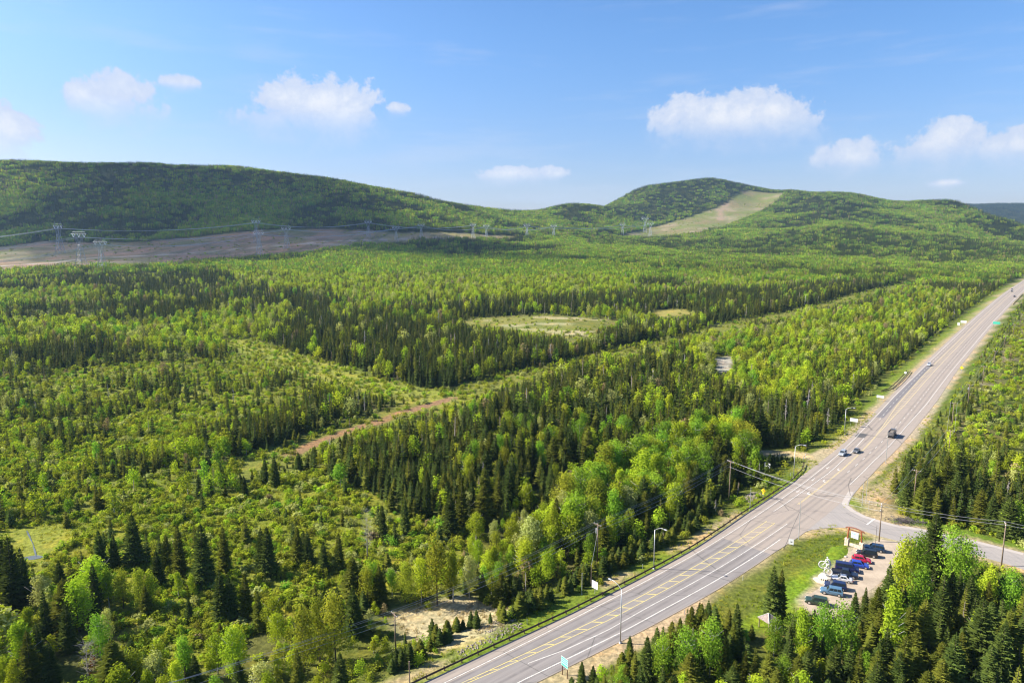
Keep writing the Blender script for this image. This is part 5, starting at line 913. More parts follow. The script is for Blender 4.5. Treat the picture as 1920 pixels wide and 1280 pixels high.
bd = MB(); bd.box((-1.2, 0, 1.25), (4.8, 2.4, .2)); bd.box((-1.2, 1.2, 2.05), (4.8, .12, 1.5)); bd.box((-1.2, -1.2, 2.05), (4.8, .12, 1.5)); bd.box((1.15, 0, 2.2), (.12, 2.3, 1.8)); bd.build('dump_body', dmp, root); MB().box((-3.62, 0, 2.0), (.1, 2.36, 1.4)).build('tailgate', dmp, root); MB().box((-1.2, 0, 2.3), (4.6, 2.26, .5), top=(.8, .6)).build('load', mat('dark_gravel_load', (.16, .14, .12), .95, 0, .3, 3, .8, 6), root)
for X in (-2.9, -1.6, 3.4):
    for sd in (-1, 1): wo = MB().tube([(X, sd*.72, .52), (X, sd*1.18, .52)], .52, 14).build('wheel', tyre_m, root); MB().tube([(X, sd*1.17, .52), (X, sd*1.20, .52)], .27, 10).build('rim', rim_m, wo)

# ---- lattice transmission towers ----
def lattice_parts():
    body = MB(); r = .20
    def bar(a, b, w=r): body.tube([a, b], w, 4, caps=False)
    lev = [(0, 5.2), (9, 4.2), (17, 3.3), (24, 2.5), (30, 1.9)]
    for (z0, w0), (z1, w1) in zip(lev[:-1], lev[1:]):
        for k in range(4):
            sg = [(-1, -1), (1, -1), (1, 1), (-1, 1)]; a, b = sg[k], sg[(k+1) % 4]
            bar((a[0]*w0, a[1]*w0, z0), (a[0]*w1, a[1]*w1, z1), .30); bar((a[0]*w0, a[1]*w0, z0), (b[0]*w1, b[1]*w1, z1), .12); bar((b[0]*w0, b[1]*w0, z0), (a[0]*w1, a[1]*w1, z1), .12); bar((a[0]*w1, a[1]*w1, z1), (b[0]*w1, b[1]*w1, z1), .12)
    for sd in (-1, 1):       # the waist opens into two arms carrying the bridge
        for y in (-1, 1): bar((sd*1.9, y*1.9, 30), (sd*6.6, y*1.1, 44), .2); bar((sd*.2, y*1.7, 31), (sd*5.0, y*1.0, 44), .13)
        for k in range(5):
            t0, t1 = k/5, (k+1)/5; bar((sd*(1.9+4.7*t0), 1.5, 30+14*t0), (sd*(.2+4.8*t1), 1.3, 31+13*t1), .09); bar((sd*(.2+4.8*t0), -1.5, 31+13*t0), (sd*(1.9+4.7*t1), -1.3, 30+14*t1), .09)
    top = MB()
    def tbar(a, b, w=.14): top.tube([a, b], w, 4, caps=False)
    for y in (-1, 1): tbar((-12.5, y*.3, 44.8), (12.5, y*.3, 44.8), .13); tbar((-9.5, y*.9, 47.2), (9.5, y*.9, 47.2), .13)
    for k in range(8):
        x0, x1 = -11.5+k*23/8, -11.5+(k+1)*23/8; za, zb_ = (44.8, 47.2) if k % 2 else (47.2, 44.8); tbar((max(-9.5, min(9.5, x0)) if za > 46 else x0, .8, za), (max(-9.5, min(9.5, x1)) if zb_ > 46 else x1, .8, zb_), .08)
    for sd in (-1, 1): tbar((sd*12.5, 0, 44.8), (sd*9.5, 0, 47.2), .12); tbar((sd*6, 0, 47.2), (sd*7, 0, 52), .12); tbar((sd*8.2, 0, 47.2), (sd*7, 0, 52), .12)
    ins = MB()
    for q in (-1, 1): ins.tube([(q*2.3, 0, 44.7), (0, 0, 40.4)], .34, 6)
    return body.mesh('tower_body', lattice_m), top.mesh('bridge', lattice_m), ins.mesh('insulator_string', insul_m)
tb, tt, ti = lattice_parts(); PY = PLACES['pylon']; tips_of = {}
def tower(i, ang, label, h=52.0):
    x, y, _ = PY[i]; s_ = h/52.0; z = H1(x, y)-.5; root = empty('transmission_tower', (x, y, z), ang); root.scale = (s_,)*3; tag(root, label, 'pylon', 'high-voltage towers')
    for nm, me in (('tower_body', tb), ('bridge', tt)): p = link(bpy.data.objects.new(nm, me)); p.parent = root
    for q in (-8.8, 0, 8.8): p = link(bpy.data.objects.new('insulator_string', ti)); p.parent = root; p.location = (q, 0, 0)
    tips_of[i] = [(x+q*s_*math.cos(ang), y+q*s_*math.sin(ang), z+40.5*s_) for q in (-8.8, 0, 8.8)]
line1, line2, line3 = [0, 3, 6, 9, 11, 13, 14], [1, 5, 8, 10, 12, 15], [2, 4, 7]
plab = ('lattice pylon standing highest at the left against the hill', 'tallest looking lattice pylon of the left three, in the middle', 'lattice pylon at the wood edge, right of the left three', 'upper of two lattice pylons that overlap', 'lower of two lattice pylons that overlap, bright insulators', 'lattice pylon on the brown clearing near the pale track', 'lattice pylon against the lit green slope', 'low lattice pylon with bright insulators behind treetops', 'lattice pylon at the tan end of the clearing', 'lattice pylon at the far end of the tan clearing', 'lattice pylon just past the tan clearing', 'small lattice pylon in woods below the saddle', 'faint lattice pylon in woods right of the saddle', 'lattice pylon at the foot of the cleared slope', 'upper lattice pylon of the pair below the cleared slope', 'larger lattice pylon of the pair below the cleared slope')
def tdir(line_, i): k = line_.index(i); a = PY[line_[max(k-1, 0)]]; b = PY[line_[min(k+1, len(line_)-1)]]; return math.atan2(b[1]-a[1], b[0]-a[0])+math.pi/2
for ln in (line1, line2, line3):
    for i in ln: tower(i, .35*tdir(ln, i)+.65*math.pi if True else 0, plab[i], max(44, min(66, PY[i][2]*(1.16 if PY[i][0] < -450 else 1.0))))
def far_tip(i, j, q): a, b = Vector(tips_of[i][q]), Vector(tips_of[j][q]); e = a+(a-b)*1.1; e.z = H1(e.x, e.y)+38; return tuple(e)
for ln, nm in ((line1, 'upper'), (line2, 'middle'), (line3, 'lower')):
    for q, wd in ((0, 'outer'), (1, 'centre'), (2, 'inner')):
        pts = catenary(far_tip(ln[0], ln[1], q), tips_of[ln[0]][q], 14, 10)
        for a, b in zip(ln[:-1], ln[1:]): pts += catenary(tips_of[a][q], tips_of[b][q], 11, 10)[1:]
        wire(pts, '%s conductor of the %s high-voltage line on the left hillside' % (wd, nm), .17, conductor_m, 'high-voltage conductors')

# ---- fair-weather cumulus standing over the left of the valley, out of the picture; their shadows lie on the left hill ----
cloud_m = bpy.data.materials.new('cumulus_vapour'); cloud_m.use_nodes = True; nt = cloud_m.node_tree; nt.nodes.clear(); vv = N(nt, 'ShaderNodeVolumePrincipled', i_Color=(1, 1, 1, 1), i_Density=.0075, i_Anisotropy=.5); oo = N(nt, 'ShaderNodeOutputMaterial'); nt.links.new(vv.outputs[0], oo.inputs['Volume'])
def cumulus(c, R, label, seed):
    bm = bmesh.new(); bmesh.ops.create_icosphere(bm, subdivisions=4, radius=1.0)
    for v in bm.verts:
        n = v.co.normalized(); k = 1+.22*math.sin(n.x*4+seed)*math.cos(n.y*5-seed)+.14*math.sin(n.x*9+seed*2)*math.sin(n.y*8)+.08*math.cos(n.z*11+n.x*7)
        v.co = Vector((n.x*R[0]*k, n.y*R[1]*k, n.z*R[2]*k*(1.0 if n.z > 0 else .35)))
    me = bpy.data.meshes.new('cumulus_cloud'); bm.to_mesh(me); bm.free(); me.materials.append(cloud_m)
    for q in me.polygons: q.use_smooth = True
    o = link(bpy.data.objects.new('cumulus_cloud', me)); o.location = c; tag(o, label, 'cloud', 'cumulus clouds left of the valley')
cumulus((-1950, 1980, 980), (620, 560, 170), 'broad cumulus cloud over the shaded left hill', 1.3)
cumulus((-1265, 1560, 960), (210, 120, 90), 'small cumulus cloud shading the middle of the woods', 4.1)
# ---- foliage materials ----
def leaf_material(name, col, tip, trans=.3, spread=.25, hue=.02):
    m = bpy.data.materials.new(name); m.use_nodes = True; nt = m.node_tree; nt.nodes.clear()
    oi = N(nt, 'ShaderNodeObjectInfo'); at = N(nt, 'ShaderNodeAttribute', attribute_name='tone')
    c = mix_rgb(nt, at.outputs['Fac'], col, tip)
    wn = N(nt, 'ShaderNodeTexWhiteNoise', noise_dimensions='1D', i_W=oi.outputs['Random'])
    hs = N(nt, 'ShaderNodeHueSaturation', i_Color=c, i_Saturation=1.0,
           i_Hue=map_range(nt, oi.outputs['Random'], 0, 1, .5-hue*.9, .5+hue*.5, False), i_Value=map_range(nt, wn.outputs[0], 0, 1, 1-spread, 1+spread, False))
    d = N(nt, 'ShaderNodeBsdfDiffuse', i_Color=hs.outputs[0], i_Roughness=.5)
    t = N(nt, 'ShaderNodeBsdfTranslucent', i_Color=mix_rgb(nt, 1.0, hs.outputs[0], (1.25, 1.25, .7), 'MULTIPLY'))
    mx = N(nt, 'ShaderNodeMixShader', i_0=trans); nt.links.new(d.outputs[0], mx.inputs[1]); nt.links.new(t.outputs[0], mx.inputs[2])
    out = N(nt, 'ShaderNodeOutputMaterial'); nt.links.new(mx.outputs[0], out.inputs[0]); return m
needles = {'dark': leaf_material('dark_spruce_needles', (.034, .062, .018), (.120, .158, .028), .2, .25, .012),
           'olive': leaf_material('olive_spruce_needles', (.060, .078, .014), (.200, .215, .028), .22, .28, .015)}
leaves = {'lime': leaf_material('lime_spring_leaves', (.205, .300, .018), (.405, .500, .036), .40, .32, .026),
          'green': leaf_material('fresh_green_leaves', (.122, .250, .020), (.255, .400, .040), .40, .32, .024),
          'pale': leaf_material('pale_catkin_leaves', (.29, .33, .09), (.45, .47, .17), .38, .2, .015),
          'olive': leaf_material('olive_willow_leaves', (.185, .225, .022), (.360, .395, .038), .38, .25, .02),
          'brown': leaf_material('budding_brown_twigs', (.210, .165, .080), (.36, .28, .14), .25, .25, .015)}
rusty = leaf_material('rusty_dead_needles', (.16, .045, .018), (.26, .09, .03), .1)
bark_dark = mat('grey_brown_bark', (.085, .065, .05), .95, 0, .3, 3.0)
bark_pale = mat('pale_birch_bark', (.42, .40, .36), .85, 0, .35, 2.5)
bark_grey = mat('bleached_dead_wood', (.30, .27, .25), .9, 0, .25, 3.0)

class Leafy:
    """triangles and quads of foliage with a per-face tone (0 = inner, old; 1 = fresh tip)"""
    def __init__(s): s.v = []; s.f = []; s.t = []
    def face(s, pts, tone): n = len(s.v); s.v.extend(pts); s.f.append(tuple(range(n, n+len(pts)))); s.t.append(tone)
    def quad_at(s, p, n, size, rnd, tone, asp=1.0):
        n = Vector(n); n = n.normalized() if n.length > 1e-6 else Vector((0, 0, 1)); a = n.orthogonal().normalized(); a.rotate(__import__('mathutils').Quaternion(n, rnd.uniform(0, 6.28)))
        b = n.cross(a); p = Vector(p); a = a*size*.5; b = b*size*.5*asp
        s.face([tuple(p-a*.9), tuple(p-b), tuple(p+a*1.1), tuple(p+b)], tone)
    def mesh(s, name, m):
        me = bpy.data.meshes.new(name); me.from_pydata(s.v, [], s.f)
        for q in (m if isinstance(m, list) else [m]): me.materials.append(q)
        if hasattr(s, 'mi'): me.polygons.foreach_set('material_index', np.array(s.mi, np.int32))
        a = me.attributes.new('tone', 'FLOAT', 'FACE'); a.data.foreach_set('value', np.clip(np.array(s.t, np.float32), 0, 1)); me.update(); return me

def spruce_crown(seed, Hh=10.0, R=1.9, whorls=26, arms=8, sprigs=4, base=.06, ragged=.2):
    rnd = random.Random(seed); L = Leafy(); lean = rnd.uniform(0, 6.28)
    for w in range(whorls):
        t = min(max((w+rnd.uniform(-.3, .3))/whorls, 0.0), .995); z = Hh*(base+(1-base)*(t**.93))*.985
        prof = (1-t)**.82*(1-.25*math.exp(-t*14)); rr = R*prof*(1+rnd.uniform(-ragged, ragged))+.10
        n = max(4, int(arms*(.55+.45*(1-t))+rnd.random())); a0 = rnd.uniform(0, 6.28)
        for k in range(n):
            a = a0+6.283*k/n+rnd.uniform(-.25, .25); ln = rr*rnd.uniform(.78, 1.15); ca, sa = math.cos(a), math.sin(a)
            droop = -(.34-.75*t)*ln; lift = .10*ln
            def pt(f, side=0.0, dz=0.0): return (ca*ln*f-sa*side, sa*ln*f+ca*side, z+droop*f+lift*f*f*1.6+dz)
            wid = (.18+.20*ln)*(1.0 if sprigs > 1 else 1.6)
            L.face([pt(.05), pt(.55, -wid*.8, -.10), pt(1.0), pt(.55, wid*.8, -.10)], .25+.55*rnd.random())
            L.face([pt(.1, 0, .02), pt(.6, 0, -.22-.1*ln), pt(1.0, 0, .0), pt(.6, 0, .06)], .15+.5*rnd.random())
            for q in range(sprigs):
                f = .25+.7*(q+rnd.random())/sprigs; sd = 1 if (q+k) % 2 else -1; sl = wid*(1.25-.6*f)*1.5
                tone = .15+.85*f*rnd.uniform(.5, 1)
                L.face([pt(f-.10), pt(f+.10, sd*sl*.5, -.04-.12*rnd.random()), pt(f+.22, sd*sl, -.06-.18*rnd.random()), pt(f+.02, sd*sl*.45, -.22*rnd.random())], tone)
    # leader
    for k in range(5):
        a = k*1.257; L.face([(0, 0, Hh*1.02), (.13*math.cos(a), .13*math.sin(a), Hh*.955), (.03*math.cos(a+1), .03*math.sin(a+1), Hh*.93)], .6)
    return L
def trunk_mesh(name, Hh, r0, m, lean=0.0, top=.97, limbs=(), n=6):
    mb = MB(); k = 5; pts = [(lean*Hh*(q/k)**2, .3*lean*Hh*(q/k), -.6+(Hh*top+.6)*q/k) for q in range(k+1)]
    mb.tube(pts, [r0*(1.15 if q == 0 else 1-.88*q/k) for q in range(k+1)], n)
    for a, z0, ln, up, rr in limbs:
        p0 = Vector((0, 0, z0)); p1 = p0+Vector((math.cos(a)*ln*.55, math.sin(a)*ln*.55, ln*up*.5)); p2 = p0+Vector((math.cos(a)*ln, math.sin(a)*ln, ln*up*1.25))
        mb.tube([p0, p1, p2], [rr, rr*.7, rr*.25], 4)
    return mb.mesh(name, m, True)
def broad_crown(seed, Hh=9.0, W=2.3, base=.30, n=1300, size=.34, lumps=9, narrow=1.0):
    rnd = random.Random(seed); L = Leafy(); cl = []
    for k in range(lumps):
        t = (k+.5)/lumps; z = Hh*(base+(1-base)*(t**.9)*.93); rad = W*narrow*(.55+.5*math.sin(math.pi*min(1, .12+t*.88)))*.62
        a = rnd.uniform(0, 6.28)+k*2.4; off = W*narrow*.55*(1-t*.75)*rnd.uniform(.3, 1.1)
        cl.append((math.cos(a)*off, math.sin(a)*off, z, rad*rnd.uniform(.75, 1.15), rad*rnd.uniform(.75, 1.25), rnd.uniform(-.12, .12)))
    cl.append((0, 0, Hh*.90, W*.42*narrow, W*.7, .1))
    tot = sum(c[3]**2 for c in cl)
    for c in cl:
        for _ in range(int(n*c[3]**2/tot)):
            u = rnd.uniform(-1, 1); a = rnd.uniform(0, 6.28); q = math.sqrt(1-u*u); d = Vector((q*math.cos(a), q*math.sin(a), u)); f = rnd.random()**.38
            p = (c[0]+d.x*c[3]*f, c[1]+d.y*c[3]*f, c[2]+d.z*c[4]*f)
            if p[2] < Hh*base*.6: continue
            nrm = d*.9+Vector((rnd.gauss(0, .6), rnd.gauss(0, .6), rnd.gauss(.25, .6)))
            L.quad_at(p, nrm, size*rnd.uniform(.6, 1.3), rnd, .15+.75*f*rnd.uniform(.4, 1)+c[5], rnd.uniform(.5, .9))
    return L
def shrub_crown(seed, Hh=2.0, W=1.5, n=420, size=.26):
    rnd = random.Random(seed); L = Leafy()
    cl = [(rnd.uniform(-.5, .5)*W, rnd.uniform(-.5, .5)*W, W*rnd.uniform(.4, .7), Hh*rnd.uniform(.6, 1)) for _ in range(5)]
    for c in cl:
        for _ in range(n//5):
            a = rnd.uniform(0, 6.28); f = rnd.random()**.5; el = rnd.random()**.7*1.5
            p = (c[0]+c[2]*f*math.cos(a)*math.cos(el), c[1]+c[2]*f*math.sin(a)*math.cos(el), max(.05, c[3]*f*math.sin(el)+.1))
            nrm = (math.cos(a)*math.cos(el)+rnd.gauss(0, .6), math.sin(a)*math.cos(el)+rnd.gauss(0, .6), math.sin(el)+rnd.gauss(.2, .5))
            L.quad_at(p, nrm, size*rnd.uniform(.6, 1.35), rnd, rnd.uniform(.1, .95)*f+.1, rnd.uniform(.45, .9))
    return L
def stems_mesh(name, Hh, W, m, seed):
    rnd = random.Random(seed); mb = MB()
    for _ in range(6):
        a = rnd.uniform(0, 6.28); f = rnd.uniform(.2, .7); mb.tube([(0, 0, -.3), (math.cos(a)*W*f*.4, math.sin(a)*W*f*.4, Hh*.45), (math.cos(a)*W*f, math.sin(a)*W*f, Hh*.85)], [.05, .035, .012], 4)
    return mb.mesh(name, m)

# ---- near trees: crown + trunk meshes, shared by all individuals of a kind (all drawn 10 m tall, shrubs 2 m) ----
SPRUCE = []
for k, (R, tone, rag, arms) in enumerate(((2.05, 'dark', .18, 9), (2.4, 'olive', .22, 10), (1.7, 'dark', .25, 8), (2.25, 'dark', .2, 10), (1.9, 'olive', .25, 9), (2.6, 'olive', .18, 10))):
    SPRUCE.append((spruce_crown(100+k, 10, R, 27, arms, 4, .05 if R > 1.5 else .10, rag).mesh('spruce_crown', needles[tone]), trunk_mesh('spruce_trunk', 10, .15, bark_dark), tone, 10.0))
BIRCH = []
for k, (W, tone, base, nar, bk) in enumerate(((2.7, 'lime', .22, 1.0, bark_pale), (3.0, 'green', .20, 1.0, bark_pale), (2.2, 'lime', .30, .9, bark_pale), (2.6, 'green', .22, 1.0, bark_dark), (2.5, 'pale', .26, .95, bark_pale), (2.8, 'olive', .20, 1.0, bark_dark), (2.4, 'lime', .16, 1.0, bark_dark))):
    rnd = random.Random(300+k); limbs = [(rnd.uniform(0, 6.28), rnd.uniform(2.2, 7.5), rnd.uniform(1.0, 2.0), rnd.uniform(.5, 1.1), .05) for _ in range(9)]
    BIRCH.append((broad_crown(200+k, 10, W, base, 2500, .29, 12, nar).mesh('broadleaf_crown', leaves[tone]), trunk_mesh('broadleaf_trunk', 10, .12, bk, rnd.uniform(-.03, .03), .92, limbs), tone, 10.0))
SHRUB = []
for k, (W, tone) in enumerate(((1.4, 'olive'), (1.7, 'lime'), (1.2, 'olive'), (1.9, 'green'), (1.5, 'olive'), (1.3, 'pale'), (1.4, 'brown'))):
    SHRUB.append((shrub_crown(400+k, 2.0, W).mesh('shrub_foliage', leaves[tone]), stems_mesh('shrub_stems', 2.0, W, bark_dark, 410+k), tone, 2.0))
# ---- lighter trees for the mass of the woods; crown and trunk joined, instanced ----
def joined(name, L, m, trunk):
    me = L.mesh(name, m)
    if trunk is None: return me
    r0, tz, bk = trunk; v = [tuple(p) for p in L.v]; f = list(L.f); n0 = len(v); nf = len(f); mb = MB(); mb.tube([(0, 0, -1.5), (0, 0, tz)], [r0, r0*.35], 4, caps=False)
    v += mb.v; f += [tuple(i+n0 for i in q) for q in mb.f]
    me = bpy.data.meshes.new(name); me.from_pydata(v, [], f); me.materials.append(m); me.materials.append(bk)
    me.polygons.foreach_set('material_index', [0]*nf+[1]*(len(f)-nf)); a = me.attributes.new('tone', 'FLOAT', 'FACE'); a.data.foreach_set('value', np.clip(np.array(L.t+[0.0]*(len(f)-nf), np.float32), 0, 1)); me.update(); return me
def proto_collection(name, meshes):
    c = bpy.data.collections.new(name)
    for k, me in enumerate(meshes): c.objects.link(bpy.data.objects.new('%s_%03d' % (name, k), me))
    return c
def cluster(maker, count, side, seed, weights=(1,), smin=.65, smax=1.25):
    """a patch of woodland: many small crowns on one square"""
    rnd = random.Random(seed); L = Leafy(); L.mi = []
    g = int(math.ceil(math.sqrt(count))); c = side/g
    for i in range(g):
        for j in range(g):
            if rnd.random() < .08: continue
            T = maker(rnd.randrange(10**6)); s = rnd.uniform(smin, smax); a = rnd.uniform(0, 6.28); ca, sa = math.cos(a)*s, math.sin(a)*s
            ox, oy = (i+.5-g/2+rnd.uniform(-.42, .42))*c, (j+.5-g/2+rnd.uniform(-.42, .42))*c; b = rnd.uniform(-.35, .35); L.mi += [rnd.choices(range(len(weights)), weights)[0]]*len(T.f); n0 = len(L.v)
            L.v += [(x*ca-y*sa+ox, x*sa+y*ca+oy, z*s) for x, y, z in T.v]; L.f += [tuple(q+n0 for q in f) for f in T.f]; L.t += [t+b for t in T.t]
    return L
mid_conifer = []
for k in range(10):
    tone = 'dark' if k % 5 not in (1, 3) else 'olive'
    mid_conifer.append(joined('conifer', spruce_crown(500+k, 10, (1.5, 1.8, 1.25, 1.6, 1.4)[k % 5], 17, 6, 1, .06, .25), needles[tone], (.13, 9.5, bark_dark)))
for k in range(3):
    L = Leafy(); rnd = random.Random(560+k)
    for _ in range(60): a = rnd.uniform(0, 6.28); z = rnd.uniform(2, 9.3); l = rnd.uniform(.3, 1.3)*(1.1-z/11); L.face([(0, 0, z), (math.cos(a)*l, math.sin(a)*l, z-.1+.3*rnd.random()), (math.cos(a)*l*.9, math.sin(a)*l*.9, z-.22)], rnd.random())
    mid_conifer.append(joined('dead_conifer', L, leaves['brown'] if k else bark_grey, (.15, 9.8, bark_grey)))
mid_broad = []
for k in range(12):
    tone = ('lime', 'green', 'lime', 'olive', 'green', 'lime', 'pale', 'olive', 'lime', 'green', 'brown', 'lime')[k]
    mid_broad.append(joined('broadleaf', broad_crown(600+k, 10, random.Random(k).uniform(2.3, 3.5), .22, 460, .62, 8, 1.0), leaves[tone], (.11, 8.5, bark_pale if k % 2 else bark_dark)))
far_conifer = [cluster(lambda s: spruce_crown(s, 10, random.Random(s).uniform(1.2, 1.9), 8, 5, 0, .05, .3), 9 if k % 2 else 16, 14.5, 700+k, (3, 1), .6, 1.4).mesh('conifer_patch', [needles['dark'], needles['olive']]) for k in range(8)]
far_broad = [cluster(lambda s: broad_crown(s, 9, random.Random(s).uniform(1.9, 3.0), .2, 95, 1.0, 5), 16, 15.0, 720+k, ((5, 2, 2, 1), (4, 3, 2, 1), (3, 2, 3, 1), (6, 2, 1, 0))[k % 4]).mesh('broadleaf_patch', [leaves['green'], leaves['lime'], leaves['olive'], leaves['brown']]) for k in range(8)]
thick_shrub = []
for k in range(10):
    tone = ('olive', 'lime', 'olive', 'lime', 'olive', 'green', 'lime', 'pale', 'lime', 'olive')[k]
    thick_shrub.append(shrub_crown(800+k, 2.0, random.Random(k).uniform(1.2, 1.9), 170, .42).mesh('shrub', leaves[tone]))

# ---- where things grow ----
def vegetation(x, y):
    """per point: chance of a tree, of a shrub, conifer share, typical tree height, lime share"""
    r = np.hypot(x, y); n = len(x)
    tree = np.full(n, .80); shrub = np.where(r < 280, .7, .35)
    con = .06+.88*smooth(.42, .57, fnoise(x, y, 105, 81)*.6+fnoise(x, y, 28, 83)*.4)
    hgt = 5.2+6.5*fnoise(x, y, 45, 85); lime = .25+.7*smooth(.35, .65, fnoise(x, y, 60, 87))
    gap = smooth(.60, .72, fnoise(x, y, 22, 89)); tree *= 1-.85*gap; shrub += .3*gap
    hill = smooth(1250, 1700, r); lime = lime*(1-.55*hill); con = con*(1-hill)+hill*np.clip(smooth(.42, .56, fnoise(x, y, 240, 91)*.6+fnoise(x, y, 80, 93)*.4), .06, .95); tree = tree*(1-hill)+.97*hill; hgt = hgt*(1-hill)+(8.0+4.5*fnoise(x, y, 120, 97))*hill
    def put(k, t=None, s=None, c=None, h=None, l=None):
        nonlocal tree, shrub, con, hgt, lime
        if t is not None: tree = tree*(1-k)+t*k      # blend towards the area's own growth
        if s is not None: shrub = shrub*(1-k)+s*k
        if c is not None: con = con*(1-k)+c*k
        if h is not None: hgt = hgt*(1-k)+h*k
        if l is not None: lime = lime*(1-k)+l*k
    for key, so in (('spruce_stand', 24), ('spruce_spur', 14), ('spruce_band', 26)): put(near_area(x, y, key, so), .95, .15, .88, 10.5)
    put(near_area(x, y, 'spruce_mid', 14), .93, .2, .76, 11.0); put(near_area(x, y, 'spruce_low', 10), .93, .3, .88, 8.5); put(near_area(x, y, 'spruce_left', 14), .9, .3, .9, 9.0)
    put(near_area(x, y, 'aspen_far', 25), .95, .2, .22, 10.0, .95); put(near_area(x, y, 'aspen_road', 24), .92, .4, .20, 8.5, .85)
    put(near_area(x, y, 'aspen_clump', 7), .97, .3, .04, 13.5, .35)
    put(near_area(x, y, 'willow_left', 20), .06+.5*smooth(.5, .66, fnoise(x, y, 26, 101)), .9, .74, 6.5, .8); put(near_area(x, y, 'marsh', 9), .06, .66, .8, 6.0, .6)
    put(near_area(x, y, 'bright_grass', 6), .0, .04)
    put(near_track(x, y, 'cutline', 25), np.where(y > 430, .42, .18), .6, .8, 3.4); put(near_track(x, y, 'second_cut', 27), .12, .7, .6, 3.0); put(near_track(x, y, 'dirt_track', 6), .0, .05)
    put(near_area(x, y, 'meadow', 22), .05+.4*smooth(.55, .7, fnoise(x, y, 24, 98)), .22, .95, 4.5); put(near_area(x, y, 'meadow_east', 8), .03, .1, .95, 4.5)
    put(near_area(x, y, 'row_left', 8), 0, .04); put(near_area(x, y, 'row_right', 6), 0, .05); put(near_area(x, y, 'sand_pit', 4), 0, 0)
    put(near_area(x, y, 'dry_field', 3), 0, .02); put(near_area(x, y, 'power_strip', 9), .06, .45, .3, 4.5)
    near = r < 1650; off = np.full(n, 999.); off[near] = road_pos(x[near], y[near]); farw = smooth(230, 420, r)
    # left verge, then a fringe of young conifers, then the wood
    a = -off; L = (off < 0) & (a < 80); edge = 17+6*farw+5*(fnoise(x, y, 30, 95)-.5)
    tree = np.where(L & (a < edge), 0, tree); shrub = np.where(L & (a < 11.5+7*farw), 0, np.where(L & (a < edge), .25, shrub))
    hgt = np.where(L & (a < edge+12), np.minimum(hgt, 4+.55*(a-edge)+3*farw+2), hgt)
    strip_ = L & (a > edge) & (a < edge+22) & (r > 270); con = np.where(strip_, np.maximum(con, .72), con)
    R = (off > 0) & (off < 66); re = 13+2*farw
    tree = np.where(R & (off < re), 0, tree); shrub = np.where(R & (off < re), 0, shrub)
    hedge = R & (off > re) & (off < 24) & (r > 265); tree = np.where(hedge, .25+.6*smooth(.38, .6, fnoise(x, y, 24, 103)), tree); con = np.where(hedge, .7, con); hgt = np.where(hedge, np.minimum(hgt, 2.0+.24*(off-re)), hgt)
    brush = R & (off >= 24) & (r > 300) & (r < 900); tree = np.where(brush, tree*.22, tree); shrub = np.where(brush, .55, shrub); hgt = np.where(brush, np.minimum(hgt, 4.5), hgt)
    low = R & (r < 262); hgt = np.where(low & (y > 160), np.minimum(hgt, 3.0+.62*(off-9)), hgt)
    d, _, _ = poly_dist(x, y, SIDE_ROAD); near_side = (d < 14) & (r < 420); tree[near_side] = 0; shrub[near_side & (d < 10)] = 0
    for key, m_ in (('verge_island', 2), ('east_clear', 3)):
        k = near_area(x, y, key, m_) > .3; tree[k] = 0; shrub[k] = 0
    ins = in_poly(x, y, LOT); dl, _, _ = poly_dist(x, y, LOT+LOT[:1]); k = ins | (dl < 3.5); tree[k] = 0; shrub[k] = 0
    # sight line kept open from the lot's lower end to the cars
    k = (dl < 17) & ~ins & (y < 150); hgt[k] = np.minimum(hgt[k], 2.5+.42*dl[k])
    k = near_track(x, y, 'drive_left', 12) > .3; tree[k] = 0; shrub[k] = 0
    # wood south of the lot and side road: dense mixed spruce and birch
    south = (off > 12) & (y < 158) & (x > 0) & ~ins; con = np.where(south, np.clip(con*.3+.66, 0, 1), con); tree = np.where(south & (tree > .1), .93, tree)
    k = (x > -46) & (x < -14) & (y > 108) & (y < 140); hgt[k] = np.minimum(hgt[k], 4.0)      # low brush only, west of the dry field
    k = near_track(x, y, 'stream', 5) > .2; shrub[k] = 0; tree[k] = 0
    return tree, shrub, con, hgt, lime, off
def open_ground(x, y):
    k = near_track(x, y, 'cutline', 12) > .5; k &= fnoise(x, y, 34, 99) > np.where(y > 430, .5, .36); k |= (near_area(x, y, 'meadow', 10) > .5) & (fnoise(x, y, 26, 98) > .34)
    for key, w in (('second_cut', 15), ('dirt_track', 7), ('drive_left', 8), ('stream', 4)): k |= near_track(x, y, key, w) > .5
    k |= (np.hypot(x, y) < 400) & (x > 106) & (poly_dist(x, y, SIDE_ROAD)[0] < 6.5)
    for key, w in (('meadow_east', 4), ('row_left', 6), ('row_right', 6), ('dry_field', 2), ('bright_grass', 2), ('sand_pit', 2), ('lawn', 1)): k |= near_area(x, y, key, w) > .5
    near = np.hypot(x, y) < 1500; off = np.full(x.shape, 999.); off[near] = road_pos(x[near], y[near]); k |= (off > -9) & (off < 8.2)
    return k | in_poly(x, y, LOT)
def keep_low(x, y, h):
    """growth on the near side of open ground is low, as the photograph shows"""
    z = height(x, y); h = h.copy()
    for f in (1.0, .8, .6, .4, .2):
        q = (77-z)/np.maximum(77-z-h*f, 5); m = open_ground(x*q, y*q); h = np.where(m, np.minimum(h, h*f*.8), h)
    return h
def scatter(y0, y1, step, seed):
    g = np.random.default_rng(seed); X, Y = np.meshgrid(np.arange(-1.0*y1-60, 1.0*y1+60, step), np.arange(y0, y1, step)); x = X.ravel(); y = Y.ravel()
    m = np.abs(x) < np.where(y < 1010, .98*y+70, .95*y); x = x[m]; y = y[m]
    return x+g.uniform(-.5, .5, len(x))*step*.95, y+g.uniform(-.5, .5, len(y))*step*.95, g
POINTS = {'conifer': [], 'broadleaf': [], 'shrub': []}     # rows: x, y, height, width factor, tone choice
